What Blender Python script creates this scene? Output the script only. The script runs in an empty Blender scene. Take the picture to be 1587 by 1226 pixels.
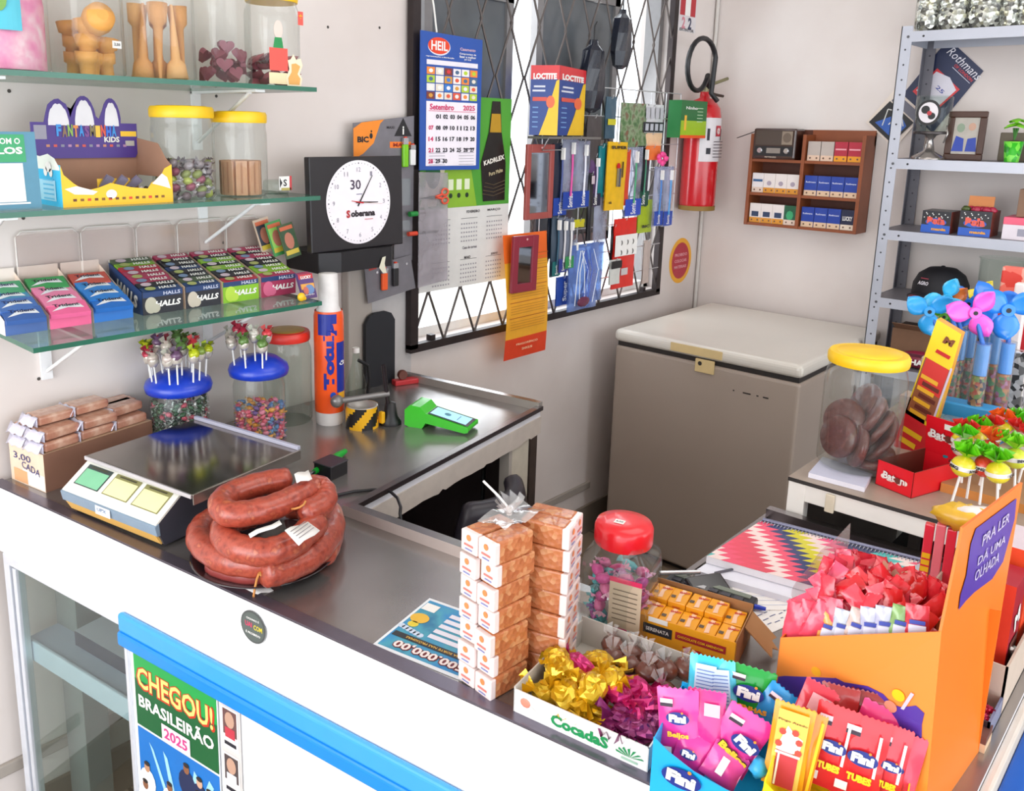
import bpy, math, random
from mathutils import Matrix, Vector
PI = math.pi
sc = bpy.context.scene
C = sc.collection

# ------------------------------------------------------------- camera
F, CX, CY, W, H = 1328.1, 709.4, 478.7, 1587.0, 1226.0
CAM = Vector((0, 0, 1.70))
YAW, PITCH, ROLL = math.radians(43.231), math.radians(11.877), math.radians(1.073)
_fw = Vector((math.cos(YAW)*math.cos(PITCH), math.sin(YAW)*math.cos(PITCH), -math.sin(PITCH)))
_r = Vector((math.sin(YAW), -math.cos(YAW), 0)); _u = _r.cross(_fw)
_c, _s = math.cos(ROLL), math.sin(ROLL)
RX = _r*_c + _u*_s; UP = _u*_c - _r*_s
cd = bpy.data.cameras.new('camera'); cam = bpy.data.objects.new('camera', cd); C.objects.link(cam)
cd.lens = 36*F/W; cd.sensor_width = 36; cd.shift_x = (W/2-CX)/W; cd.shift_y = -(H/2-CY)/W; cd.clip_start = .02
mw = Matrix((RX, UP, -_fw)).transposed().to_4x4(); mw.translation = CAM; cam.matrix_world = mw
sc.camera = cam

# ------------------------------------------------------------- world, lights, exposure
wd = bpy.data.worlds.new('sky'); sc.world = wd; wd.use_nodes = True
bg = wd.node_tree.nodes['Background']; bg.inputs[0].default_value = (.86, .93, 1, 1); bg.inputs[1].default_value = 2.2
def area(name, loc, aim, sx, sy, power, col=(1, 1, 1)):
    l = bpy.data.lights.new(name, 'AREA'); l.shape = 'RECTANGLE'; l.size = sx; l.size_y = sy; l.energy = power; l.color = col
    o = bpy.data.objects.new(name, l); C.objects.link(o); o.location = loc
    o.rotation_euler = (Vector(aim)-Vector(loc)).to_track_quat('-Z', 'Y').to_euler(); return o
area('storefront_daylight', (-1.5, 1.0, 1.75), (1.2, 1.0, .9), 2.4, 1.7, 34, (1, .985, .97))
area('side_opening_daylight', (1.6, -2.2, 1.9), (2.6, 1.2, 1.0), 2.6, 1.6, 12, (1, .97, .94))
area('ceiling_lamp_light', (1.7, .3, 2.68), (1.7, .3, 0), 1.6, 1.2, 9, (1, .96, .92))
area('window_daylight', (2.6, 2.25, 1.9), (2.2, .6, .9), 1.3, 1.5, 14, (.93, .97, 1))
sc.view_settings.view_transform = 'Standard'; sc.view_settings.look = 'None'; sc.view_settings.gamma = 1
sc.view_settings.exposure = 0.42; sc.view_settings.use_curve_mapping = False

# ------------------------------------------------------------- a pixel of the photo -> a point on a real plane
def ray(px, py): return _fw + RX*((px-CX)/F) - UP*((py-CY)/F)
def PZ(px, py, z): d = ray(px, py); return CAM + d*((z-CAM.z)/d.z)
def PY(px, py, y): d = ray(px, py); return CAM + d*((y-CAM.y)/d.y)
def PX(px, py, x): d = ray(px, py); return CAM + d*((x-CAM.x)/d.x)

# ------------------------------------------------------------- materials
def lin(h):
    h = h.lstrip('#'); r = []
    for i in (0, 2, 4):
        c = int(h[i:i+2], 16)/255; r.append(c/12.92 if c <= .04045 else ((c+.055)/1.055)**2.4)
    return (*r, 1)
_mc = {}
def MT(col, rough=.5, metal=0, var=.06, sc_=30, bump=0, spec=.5, emit=0, alpha=1, coat=0, sub=0):
    k = (col, rough, metal, var, sc_, bump, spec, emit, alpha, coat, sub)
    if k in _mc: return _mc[k]
    m = bpy.data.materials.new('mat_'+col.strip('#')); m.use_nodes = True; nt = m.node_tree; b = nt.nodes['Principled BSDF']
    c = lin(col); b.inputs['Roughness'].default_value = rough; b.inputs['Metallic'].default_value = metal
    b.inputs['Specular IOR Level'].default_value = spec; b.inputs['Coat Weight'].default_value = coat; b.inputs['Coat Roughness'].default_value = .08
    b.inputs['Subsurface Weight'].default_value = sub
    tc = nt.nodes.new('ShaderNodeTexCoord'); n = nt.nodes.new('ShaderNodeTexNoise'); n.inputs['Scale'].default_value = sc_; n.inputs['Detail'].default_value = 4
    nt.links.new(tc.outputs['Object'], n.inputs['Vector'])
    mx = nt.nodes.new('ShaderNodeMix'); mx.data_type = 'RGBA'
    lo = tuple(max(0, x*(1-var*1.5)) for x in c[:3])+(1,); hi = tuple(min(1, x*(1+var)) for x in c[:3])+(1,)
    mx.inputs[6].default_value = lo; mx.inputs[7].default_value = hi
    nt.links.new(n.outputs['Fac'], mx.inputs[0]); nt.links.new(mx.outputs[2], b.inputs['Base Color'])
    if bump:
        bp = nt.nodes.new('ShaderNodeBump'); bp.inputs['Strength'].default_value = bump; bp.inputs['Distance'].default_value = .002
        nt.links.new(n.outputs['Fac'], bp.inputs['Height']); nt.links.new(bp.outputs[0], b.inputs['Normal'])
    if emit: b.inputs['Emission Color'].default_value = c; b.inputs['Emission Strength'].default_value = emit
    if alpha < 1: b.inputs['Alpha'].default_value = alpha
    _mc[k] = m; return m
def ramp_mat(name, cols, scale=20, rough=.4, metal=0, kind='VORONOI', bump=0, coat=0, stretch=(1, 1, 1), alpha=1):
    """patches of several colours (wrapped sweets, coconut, stained metal...)"""
    m = bpy.data.materials.new(name); m.use_nodes = True; nt = m.node_tree; b = nt.nodes['Principled BSDF']
    b.inputs['Roughness'].default_value = rough; b.inputs['Metallic'].default_value = metal; b.inputs['Coat Weight'].default_value = coat
    b.inputs['Alpha'].default_value = alpha
    tc = nt.nodes.new('ShaderNodeTexCoord'); mp = nt.nodes.new('ShaderNodeMapping'); mp.inputs['Scale'].default_value = stretch
    nt.links.new(tc.outputs['Object'], mp.inputs[0])
    if kind == 'VORONOI':
        n = nt.nodes.new('ShaderNodeTexVoronoi'); n.inputs['Scale'].default_value = scale
        sp = nt.nodes.new('ShaderNodeSeparateColor'); nt.links.new(n.outputs['Color'], sp.inputs[0]); src = sp.outputs[0]; hs = n.outputs['Distance']
    else:
        n = nt.nodes.new('ShaderNodeTexNoise'); n.inputs['Scale'].default_value = scale; n.inputs['Detail'].default_value = 5; src = n.outputs['Fac']; hs = src
    nt.links.new(mp.outputs[0], n.inputs['Vector'])
    r = nt.nodes.new('ShaderNodeValToRGB'); r.color_ramp.interpolation = 'CONSTANT' if kind == 'VORONOI' else 'LINEAR'
    el = r.color_ramp.elements
    a, z = (0, 1) if kind == 'VORONOI' else (.3, .7)
    N = len(cols)
    el[0].position = a; el[0].color = lin(cols[0]); el[1].position = a+(z-a)*(N-1)/N if kind == 'VORONOI' else z; el[1].color = lin(cols[-1])
    for i in range(1, N-1):
        e = el.new(a+(z-a)*(i/N if kind == 'VORONOI' else i/(N-1))); e.color = lin(cols[i])
    nt.links.new(src, r.inputs[0]); nt.links.new(r.outputs[0], b.inputs['Base Color'])
    if bump:
        bp = nt.nodes.new('ShaderNodeBump'); bp.inputs['Strength'].default_value = bump; bp.inputs['Distance'].default_value = .003
        nt.links.new(hs, bp.inputs['Height']); nt.links.new(bp.outputs[0], b.inputs['Normal'])
    return m
def clear_mat(name, tint='ffffff', gloss=.12, rough=.03, haze=0, hazecol='ffffff'):
    """clear glass or plastic: lets light through, reflects more at grazing angles"""
    m = bpy.data.materials.new(name); m.use_nodes = True; nt = m.node_tree; nt.nodes.remove(nt.nodes['Principled BSDF']); out = nt.nodes['Material Output']
    t = nt.nodes.new('ShaderNodeBsdfTransparent'); t.inputs[0].default_value = lin(tint)
    g = nt.nodes.new('ShaderNodeBsdfGlossy'); g.inputs['Roughness'].default_value = rough
    lw = nt.nodes.new('ShaderNodeLayerWeight'); lw.inputs[0].default_value = gloss
    tc = nt.nodes.new('ShaderNodeTexCoord'); n = nt.nodes.new('ShaderNodeTexNoise'); n.inputs['Scale'].default_value = 12; nt.links.new(tc.outputs['Object'], n.inputs[0])
    src = t.outputs[0]
    if haze:
        d = nt.nodes.new('ShaderNodeBsdfDiffuse'); d.inputs[0].default_value = lin(hazecol)
        mm = nt.nodes.new('ShaderNodeMath'); mm.operation = 'MULTIPLY'; mm.inputs[1].default_value = haze*2; nt.links.new(n.outputs['Fac'], mm.inputs[0])
        mh = nt.nodes.new('ShaderNodeMixShader'); nt.links.new(mm.outputs[0], mh.inputs[0]); nt.links.new(src, mh.inputs[1]); nt.links.new(d.outputs[0], mh.inputs[2]); src = mh.outputs[0]
    lw.inputs[0].default_value = .5; pw = nt.nodes.new('ShaderNodeMath'); pw.operation = 'POWER'; pw.inputs[1].default_value = 3.2; nt.links.new(lw.outputs['Facing'], pw.inputs[0])
    ml = nt.nodes.new('ShaderNodeMath'); ml.operation = 'MULTIPLY_ADD'; ml.inputs[1].default_value = gloss*4; ml.inputs[2].default_value = .035; nt.links.new(pw.outputs[0], ml.inputs[0])
    mx = nt.nodes.new('ShaderNodeMixShader'); nt.links.new(ml.outputs[0], mx.inputs[0]); nt.links.new(src, mx.inputs[1]); nt.links.new(g.outputs[0], mx.inputs[2])
    nt.links.new(mx.outputs[0], out.inputs[0]); return m

# ------------------------------------------------------------- text outlines, cached
_tx = {}
def txt(s, bold=0):
    k = (s, bold)
    if k in _tx: return _tx[k]
    cu = bpy.data.curves.new('lettering', 'FONT'); cu.body = s; cu.size = 1; cu.offset = bold; cu.resolution_u = 2; cu.fill_mode = 'FRONT'
    o = bpy.data.objects.new('lettering', cu); C.objects.link(o); bpy.context.view_layer.update()
    me = bpy.data.meshes.new_from_object(o.evaluated_get(bpy.context.evaluated_depsgraph_get()))
    V = [(v.co.x, v.co.y) for v in me.vertices]; Fc = [tuple(p.vertices) for p in me.polygons]
    bpy.data.objects.remove(o); bpy.data.curves.remove(cu); bpy.data.meshes.remove(me)
    if not V: V = [(0, 0)]; Fc = []
    x0 = min(v[0] for v in V); x1 = max(v[0] for v in V); y0 = min(v[1] for v in V); y1 = max(v[1] for v in V)
    V = [((x-x0)/max(1e-6, x1-x0)-.5, (y-y0)/max(1e-6, y1-y0)-.5) for x, y in V]
    _tx[k] = (V, Fc); return _tx[k]

# ------------------------------------------------------------- mesh builder
class MB:
    def __init__(s): s.v = []; s.f = []; s.mi = []; s.sm = []; s.mats = []; s.M = Matrix()
    def at(s, x=0, y=0, z=0, rx=0, ry=0, rz=0, sc=1):
        s.M = Matrix.Translation((x, y, z)) @ Matrix.Rotation(rz, 4, 'Z') @ Matrix.Rotation(ry, 4, 'Y') @ Matrix.Rotation(rx, 4, 'X') @ Matrix.Scale(sc, 4); return s
    def fr(s, o, x, y):
        """2D frame: origin o, x axis, y axis (unit), decals then sit on the side x cross y"""
        x = Vector(x).normalized(); y = Vector(y); y = (y-x*y.dot(x)).normalized(); n = x.cross(y)
        m = Matrix((x, y, n)).transposed().to_4x4(); m.translation = o; s.M = m; return s
    def front(s, y=0, z=0, x=0): return s.fr((x, y, z), (1, 0, 0), (0, 0, 1))       # faces -y
    def top(s, z=0, x=0, y=0): return s.fr((x, y, z), (1, 0, 0), (0, 1, 0))
    def left(s, x=0, y=0, z=0): return s.fr((x, y, z), (0, -1, 0), (0, 0, 1))       # faces -x
    def right(s, x=0, y=0, z=0): return s.fr((x, y, z), (0, 1, 0), (0, 0, 1))
    def add(s, vs, fs, m, smooth=False):
        b = len(s.v); M = s.M
        s.v += [tuple(M @ Vector(p)) for p in vs]
        if m not in s.mats: s.mats.append(m)
        i = s.mats.index(m)
        for f in fs: s.f.append(tuple(b+k for k in f)); s.mi.append(i); s.sm.append(smooth)
        return s
    def box(s, x0, y0, z0, x1, y1, z1, m, ms=None):
        """ms: optional materials by side -x +x -y +y -z +z"""
        vs = [(x, y, z) for z in (z0, z1) for y in (y0, y1) for x in (x0, x1)]
        fs = {'l': (0, 4, 6, 2), 'r': (1, 3, 7, 5), 'f': (0, 1, 5, 4), 'b': (2, 6, 7, 3), 'd': (0, 2, 3, 1), 't': (4, 5, 7, 6)}
        if not ms: return s.add(vs, list(fs.values()), m)
        for k, f in fs.items():
            mm = ms.get(k, m)
            if mm: s.add([vs[i] for i in f], [(0, 1, 2, 3)], mm)
        return s
    def cbox(s, cx, cy, z0, w, d, h, m, ms=None): return s.box(cx-w/2, cy-d/2, z0, cx+w/2, cy+d/2, z0+h, m, ms)
    def quad(s, pts, m): return s.add(pts, [tuple(range(len(pts)))], m)
    def rect(s, x, y, w, h, m, z=.0006): return s.add([(x-w/2, y-h/2, z), (x+w/2, y-h/2, z), (x+w/2, y+h/2, z), (x-w/2, y+h/2, z)], [(0, 1, 2, 3)], m)
    def disc(s, x, y, rx, m, z=.0006, ry=None, n=28, a0=0):
        ry = ry or rx
        return s.add([(x+rx*math.cos(a0+2*PI*i/n), y+ry*math.sin(a0+2*PI*i/n), z) for i in range(n)], [tuple(range(n))], m)
    def poly(s, pts, m, z=.0006): return s.add([(a, b, z) for a, b in pts], [tuple(range(len(pts)))], m)
    def text(s, t, x, y, w, h, m, z=.0012, bold=.02, rot=0, shear=0):
        V, Fc = txt(t, bold); c, n = math.cos(rot), math.sin(rot); out = []
        for a, b in V:
            a, b = a*w+shear*b*h, b*h; out.append((x+a*c-b*n, y+a*n+b*c, z))
        return s.add(out, Fc, m)
    def prism(s, pts, t, m, mside=None, z=0):
        """outline in the frame's xy plane, thick along its normal from z to z+t"""
        n = len(pts); vs = [(a, b, z) for a, b in pts]+[(a, b, z+t) for a, b in pts]
        s.add(vs, [tuple(reversed(range(n))), tuple(range(n, 2*n))], m)
        return s.add(vs, [(i, (i+1) % n, n+(i+1) % n, n+i) for i in range(n)], mside or m)
    def lathe(s, prof, m, n=28, x=0, y=0, smooth=True, sx=1, sy=1, cap=True, sq=0):
        vs = []; fs = []
        for r, z in prof:
            for i in range(n):
                a = 2*PI*i/n; k = 1
                if sq: k = 1/((abs(math.cos(a))**sq+abs(math.sin(a))**sq)**(1/sq))
                vs.append((x+r*k*sx*math.cos(a), y+r*k*sy*math.sin(a), z))
        for j in range(len(prof)-1):
            for i in range(n): fs.append((j*n+i, j*n+(i+1) % n, (j+1)*n+(i+1) % n, (j+1)*n+i))
        s.add(vs, fs, m, smooth)
        if cap:
            L = len(prof)-1
            if prof[0][0] > 1e-5: s.add(vs[:n], [tuple(reversed(range(n)))], m)
            if prof[L][0] > 1e-5: s.add(vs[L*n:], [tuple(range(n))], m)
        return s
    def cyl(s, x, y, z, r, h, m, n=24, r2=None): return s.lathe([(r, z), (r2 if r2 is not None else r, z+h)], m, n, x, y)
    def tube(s, pts, r, m, n=8, closed=False, taper=None):
        P = [Vector(p) for p in pts]; L = len(P); vs = []; fs = []; up = Vector((0, 0, 1)); pn = None
        for i, p in enumerate(P):
            t = (P[(i+1) % L]-P[i-1]) if (closed or 0 < i < L-1) else (P[1]-P[0] if i == 0 else P[-1]-P[-2])
            t = t.normalized() if t.length > 1e-9 else up
            if pn is None: a = t.cross(up if abs(t.z) < .9 else Vector((1, 0, 0))).normalized()
            else: a = (pn-t*pn.dot(t)).normalized()
            pn = a; b = t.cross(a); rr = (taper[i] if taper else 1)*r
            for k in range(n):
                q = 2*PI*k/n; vs.append(tuple(p+a*(rr*math.cos(q))+b*(rr*math.sin(q))))
        for j in range(L if closed else L-1):
            for k in range(n): fs.append((j*n+k, j*n+(k+1) % n, ((j+1) % L)*n+(k+1) % n, ((j+1) % L)*n+k))
        s.add(vs, fs, m, n > 4)
        if not closed: s.add(vs[:n], [tuple(range(n))], m); s.add(vs[-n:], [tuple(reversed(range(n)))], m)
        return s
    def ell(s, x, y, z, rx, ry, rz, m, n=12, k=8, jit=0, rnd=None, smooth=True):
        vs = [(x, y, z-rz)]; fs = []
        for j in range(1, k):
            t = -PI/2+PI*j/k
            for i in range(n):
                q = 2*PI*i/n; w = 1+(rnd.uniform(-jit, jit) if jit else 0)
                vs.append((x+rx*w*math.cos(t)*math.cos(q), y+ry*w*math.cos(t)*math.sin(q), z+rz*w*math.sin(t)))
        vs.append((x, y, z+rz)); L = len(vs)-1
        for i in range(n): fs.append((0, 1+(i+1) % n, 1+i)); fs.append((L, L-n+i, L-n+(i+1) % n))
        for j in range(k-2):
            for i in range(n): fs.append((1+j*n+i, 1+j*n+(i+1) % n, 1+(j+1)*n+(i+1) % n, 1+(j+1)*n+i))
        return s.add(vs, fs, m, smooth)
    def grid(s, nx, ny, fn, m, smooth=True):
        vs = [fn(i/nx, j/ny) for j in range(ny+1) for i in range(nx+1)]
        return s.add(vs, [(j*(nx+1)+i, j*(nx+1)+i+1, (j+1)*(nx+1)+i+1, (j+1)*(nx+1)+i) for j in range(ny) for i in range(nx)], m, smooth)
    def build(s, name, parent=None, bevel=0, seg=2, solid=0, sub=0):
        me = bpy.data.meshes.new(name); me.from_pydata(s.v, [], s.f)
        for m in s.mats: me.materials.append(m)
        me.polygons.foreach_set('material_index', s.mi); me.polygons.foreach_set('use_smooth', s.sm); me.update()
        o = bpy.data.objects.new(name, me); C.objects.link(o)
        if parent: o.parent = parent
        if solid: a = o.modifiers.new('thickness', 'SOLIDIFY'); a.thickness = solid; a.offset = 0
        if bevel: a = o.modifiers.new('bevel', 'BEVEL'); a.width = bevel; a.segments = seg; a.limit_method = 'ANGLE'; a.angle_limit = .8
        if sub: a = o.modifiers.new('smooth', 'SUBSURF'); a.levels = sub; a.render_levels = sub
        return o
def tag(o, label, cat, group=None, kind=None, loc=None, rz=None):
    o['label'] = label; o['category'] = cat
    if group: o['group'] = group
    if kind: o['kind'] = kind
    if loc is not None: o.location = loc
    if rz is not None: o.rotation_euler = (0, 0, rz)
    return o
def thing(name, label, cat, loc=(0, 0, 0), rz=0, group=None, rx=0, ry=0):
    o = bpy.data.objects.new(name, None); C.objects.link(o); o.empty_display_size = .05
    o.location = loc; o.rotation_euler = (rx, ry, rz); return tag(o, label, cat, group)
def struct(o): o['kind'] = 'structure'; return o
def dup(o, loc=None, rz=None, label=None, group=None, parent=None, rot=None):
    c = o.copy(); C.objects.link(c)
    if parent: c.parent = parent
    if loc is not None: c.location = loc
    if rot is not None: c.rotation_euler = rot
    elif rz is not None: c.rotation_euler = (0, 0, rz)
    if label: c['label'] = label
    if group: c['group'] = group
    for ch in list(o.children): dup(ch, parent=c)
    return c
WHITE = MT('f2f0ec', .45); BLACK = MT('17161a', .4); PAPER = MT('f4f3f0', .7); RED = MT('c8141d', .4); YEL = MT('f6c51a', .4); INK = MT('22222c', .6)
BLUE = MT('173f9c', .4); GREEN = MT('1f8a3c', .45); STEEL = MT('9a9a9e', .28, 1, .12, 6); CARD = MT('a87a4e', .8)
CLEAR = clear_mat('clear_plastic', 'f4f6f4', .10, .04, .035); GLASS = clear_mat('clear_glass', 'eef5f1', .14, .02)
CA = math.radians(9.18); CR = CA-PI/2      # the counter is turned 9 degrees against the wall
ZC = .93
# ============================================================= the setting
XB, YW = 3.72, 1.94
wallm = ramp_mat('wall_paint', ['d2c6c0', 'ded4cf', 'e7dfdb'], 1.6, .55, 0, 'NOISE', .05)
def slab(name, x0, y0, z0, x1, y1, z1, m): return struct(MB().box(x0, y0, z0, x1, y1, z1, m).build(name))
fl = bpy.data.materials.new('floor_tiles'); fl.use_nodes = True; _n = fl.node_tree; _b = _n.nodes['Principled BSDF']; _b.inputs['Roughness'].default_value = .35
_t = _n.nodes.new('ShaderNodeTexCoord'); _k = _n.nodes.new('ShaderNodeTexBrick'); _k.offset = 0; _k.inputs['Scale'].default_value = 2.4
_k.inputs['Color1'].default_value = lin('9a8876'); _k.inputs['Color2'].default_value = lin('8f7d6b'); _k.inputs['Mortar'].default_value = lin('4e443b')
_k.inputs['Mortar Size'].default_value = .012; _k.inputs['Brick Width'].default_value = 1; _k.inputs['Row Height'].default_value = 1
_n.links.new(_t.outputs['Object'], _k.inputs[0]); _n.links.new(_k.outputs[0], _b.inputs['Base Color'])
slab('floor', -3, -3, -.1, 3.9, 2.1, 0, fl)
slab('ceiling', -3, -3, 2.8, 3.9, 2.1, 2.9, MT('d8d4ce', .7, var=.03, sc_=3))
slab('wall_back', XB, -3, 0, XB+.15, 2.1, 2.8, wallm)
# left wall with the window opening
WX0, WX1, WZ0, WZ1 = 1.87, 3.36, 1.02, 2.45
b = MB(); b.box(-3, YW, 0, WX0, YW+.16, 2.8, wallm); b.box(WX1, YW, 0, XB, YW+.16, 2.8, wallm); b.box(WX0, YW, 0, WX1, YW+.16, WZ0, wallm); b.box(WX0, YW, WZ1, WX1, YW+.16, 2.8, wallm)
for px, py in ((14, 141), (335, 149), (36, 338), (346, 376), (60, 587), (508, 42), (560, 415), (588, 43)):    # old screw holes
    p = PY(px, py, YW); b.fr((p.x, YW, p.z), (1, 0, 0), (0, 0, 1)).disc(0, 0, .004, MT('4a4440', .8), z=.0008, n=10)
struct(b.build('wall_left'))
slab('wall_front', -3, -3, 2.3, -2.9, 2.1, 2.8, wallm)
# tiled base and cable strip low on the left wall
struct(MB().box(-3, YW-.012, 0, XB, YW, .13, MT('85796d', .35, var=.1, sc_=5)).build('baseboard_left', bevel=.002))
struct(MB().box(XB-.012, -3, 0, XB, YW-.012, .13, MT('85796d', .35, var=.1, sc_=5)).build('baseboard_back', bevel=.002))
b = MB(); p0 = PY(832, 783, YW); p1 = PY(940, 733, YW); b.box(.4, YW-.012, p0.z-.03, 2.9, YW, p0.z, MT('a79e95', .5))
struct(b.build('trim_1', bevel=.003))
# conduit in the corner
b = MB(); b.cyl(XB-.012, YW-.012, .13, .008, 2.67, MT('cfcac4', .4)); struct(b.build('trim_2'))
# pilaster strip beside the shelves
p0 = PY(529, 500, YW); p1 = PY(566, 500, YW)
struct(MB().box(p0.x, YW-.035, .13, p1.x, YW, 1.36, MT('aaa199', .5, var=.08, sc_=3)).build('trim_3', bevel=.006))
# switch plate strip / metal plate right of the black board
p0 = PY(566, 420, YW); p1 = PY(636, 420, YW)
struct(MB().box(p0.x, YW-.006, .93, p1.x, YW, 1.34, MT('c6c2c1', .4)).build('trim_4'))
# window: outer frame, two dark sliding leaves, bright gaps, sill
frm = MT('8d8a8a', .45, .3, .1); pane = MT('62666a', .15, 0, .3, 5)
w = MB(); w.box(WX0, YW+.05, WZ0, WX1, YW+.16, WZ0+.03, MT('e9e7e4', .5)); w.box(WX0, YW+.05, WZ1-.04, WX1, YW+.12, WZ1, frm); w.box(WX0, YW+.05, WZ0, WX0+.03, YW+.12, WZ1, frm); w.box(WX1-.03, YW+.05, WZ0, WX1, YW+.12, WZ1, frm)
win = struct(w.build('window_1'))
def leaf(pxa, pxb, ztop, zbot):
    xa = PY(pxa, 150, YW+.08).x; xb = PY(pxb, 150, YW+.08).x; t = .035
    f = MB(); f.box(xa, YW+.06, zbot, xa+t, YW+.09, ztop, frm).box(xb-t, YW+.06, zbot, xb, YW+.09, ztop, frm).box(xa, YW+.06, zbot, xb, YW+.09, zbot+t, frm).box(xa, YW+.06, ztop-t, xb, YW+.09, ztop, frm)
    f.box(xa+t, YW+.06, (zbot+ztop)/2-.1, xb-t, YW+.085, (zbot+ztop)/2-.075, frm)
    o = struct(f.build('window_sash', win)); q = MB(); q.box(xa+t, YW+.072, zbot+t, xb-t, YW+.078, ztop-t, pane); struct(q.build('window_pane', o))
leaf(650, 786, 2.16, 1.26); leaf(822, 948, 2.22, 1.26)
# outside: a sunlit yard wall far behind the window
struct(MB().box(-1, 6, 0, 9, 6.2, .95, MT('e9e6e0', .8)).build('yard_wall'))
struct(MB().box(-3, 2.1, -.1, 9, 6.2, 0, MT('cfcac0', .8)).build('ground'))

# ------------------------------------------------------------- burglar grille on the window
gx0 = PY(638, 300, YW-.02).x; gx1 = PY(1033, 200, YW-.02).x; gz0 = PY(639, 540, YW-.02).z; gz1 = 2.42
grm = MT('3a3232', .5, .6, .25, 20); rod = MT('5b5350', .45, .6, .2, 20)
gr = thing('window_grille', 'dark metal burglar grille of diamond rods fixed over the window', 'grille', (gx0, YW, gz0))
gw = gx1-gx0; gh = gz1-gz0; y = -.022
b = MB(); b.box(-.012, y-.012, 0, .02, y+.012, gh, grm).box(gw-.02, y-.012, 0, gw+.012, y+.012, gh, grm).box(-.012, y-.012, -.012, gw+.012, y+.012, .014, grm).box(-.012, y-.012, gh-.02, gw+.012, y+.012, gh, grm)
for xx in (.1, gw-.1):
    for zz in (.02, gh-.02): b.box(xx-.01, y, zz-.01, xx+.01, .0, zz+.01, grm)
b.build('grille_frame', gr)
n = 10; st = gw/n; hh = .345
for k in range(-1, n):
    for sg in (1, -1):
        b = MB(); pts = []; x0 = (k+.5)*st if sg > 0 else (k+1)*st
        z = 0; j = 0; pts = []
        while z <= gh+1e-6:
            pts.append(((k+1)*st + (st/2 if (j % 2) else 0)*sg if True else 0, y+.003*sg, z)); z += hh/2; j += 1
        pts = [(min(max(p[0], .0), gw), p[1], min(p[2], gh)) for p in pts]
        if k == n-1 and sg > 0: continue
        if k == -1 and sg < 0: continue
        b.tube(pts, .0042, rod, 6); b.build('rod', gr)

# ------------------------------------------------------------- counter
steel = ramp_mat('counter_steel', ['8a8684', '9c9896', 'b0acaa'], 3, .2, .75, 'NOISE', .02)
for _x in [nd for nd in steel.node_tree.nodes if nd.type == 'BSDF_PRINCIPLED']: _x.inputs['Roughness'].default_value = .25
steelrim = MT('a9a5a6', .25, 1, .15, 15); panel = MT('f3f3f4', .35, var=.02); skirt = MT('cdc2b8', .5, var=.1)
F0, F1, R1, R2 = (.575, 1.92), (.862, .148), (1.655, .148), (1.64, .655)
R3, I1, E1, E2 = (1.115, .655), (1.030, 1.270), (1.842, 1.405), (1.768, 1.90)
OUT = [F0, F1, R1, R2, R3, I1, E1, E2]
ct = thing('shop_counter', 'long L-shaped shop counter with grey steel top and white front panels', 'counter', (0, 0, 0))
b = MB(); b.prism(OUT, .02, steel, MT('e6e6ec', .35), z=ZC-.02); b.build('steel_worktop', ct)
def lip(a, c, h, t, m, mtop, name='rim', dz=0):
    a, c = Vector(a), Vector(c); d = (c-a); L = d.length; ang = math.atan2(d.y, d.x)
    q = MB(); q.at(a.x, a.y, ZC+dz, rz=ang).box(0, -t/2, 0, L, t/2, h, m, {'t': mtop}); return q.build(name, ct, bevel=.002)
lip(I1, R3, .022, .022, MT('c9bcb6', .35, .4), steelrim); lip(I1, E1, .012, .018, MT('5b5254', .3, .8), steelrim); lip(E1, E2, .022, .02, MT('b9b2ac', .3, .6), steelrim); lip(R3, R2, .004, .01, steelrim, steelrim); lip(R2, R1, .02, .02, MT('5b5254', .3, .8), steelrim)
# jagged painted skirt under the return's inner edge
def skirtbar(a, c, h, seed, name='skirt'):
    r = random.Random(seed); a, c = Vector(a), Vector(c); d = c-a; L = d.length; q = MB(); q.M = Matrix.Translation((a.x, a.y, ZC-.02)) @ Matrix.Rotation(math.atan2(d.y, d.x), 4, 'Z') @ Matrix.Rotation(PI/2, 4, 'X')
    pts = [(0, 0), (L, 0)]; x = L
    while x > 0: pts.append((x, -h-r.uniform(-.004, .004))); x -= r.uniform(.01, .04)
    pts.append((0, -h)); q.prism(list(reversed(pts)), .004, skirt, z=.0); q.build(name, ct)
_u = (Vector(F1)-Vector(F0)).normalized(); _v = Vector((-_u.y, _u.x)); lip(Vector(F0)+_v*.014, Vector(F1)+_v*.014, .0025, .024, MT('77717e', .28, .7, .1), MT('77717e', .28, .7, .1), 'edge_strip')  # mauve tone stands for the reflection along the bevelled front edge
skirtbar(I1, E1, .05, 3)
# front panel, glazed display and frames, in the counter's own frame: x runs right along the counter
fd = Vector(F1)-Vector(F0); FL = fd.length; fa = math.atan2(fd.y, fd.x)
Mf = Matrix.Translation((F0[0], F0[1], 0)) @ Matrix.Rotation(fa, 4, 'Z')
def FB(): q = MB(); q.M = Mf.copy(); return q
def fx(px, py):      # distance along the front plane and height of a pixel on the front
    n = Vector((-math.sin(fa), math.cos(fa), 0)); d = ray(px, py); t = (Vector((F0[0], F0[1], 0))-CAM).dot(n)/d.dot(n); p = CAM+d*t
    return (p.xy-Vector(F0)).dot(fd.normalized()), p.z
q = FB(); q.box(.0, 0, .775, FL, .022, ZC-.012, panel); q.box(0, -.0015, ZC-.03, FL, .02, ZC-.006, panel); q.build('fascia_panel', ct, bevel=.002)
q = FB(); t = MT('dfe2ea', .3, .3)
q.box(.03, -.004, .755, .47, .02, .778, t).box(.03, -.004, .10, .052, .02, .76, t).box(.06, -.002, .10, .072, .02, .75, t).box(.455, -.004, .10, .47, .02, .76, t).box(.03, -.004, .08, .47, .02, .11, t); q.build('display_frame', ct, bevel=.002)
q = FB(); q.box(.075, .004, .11, .455, .008, .755, GLASS); q.build('display_glass', ct)
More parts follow.
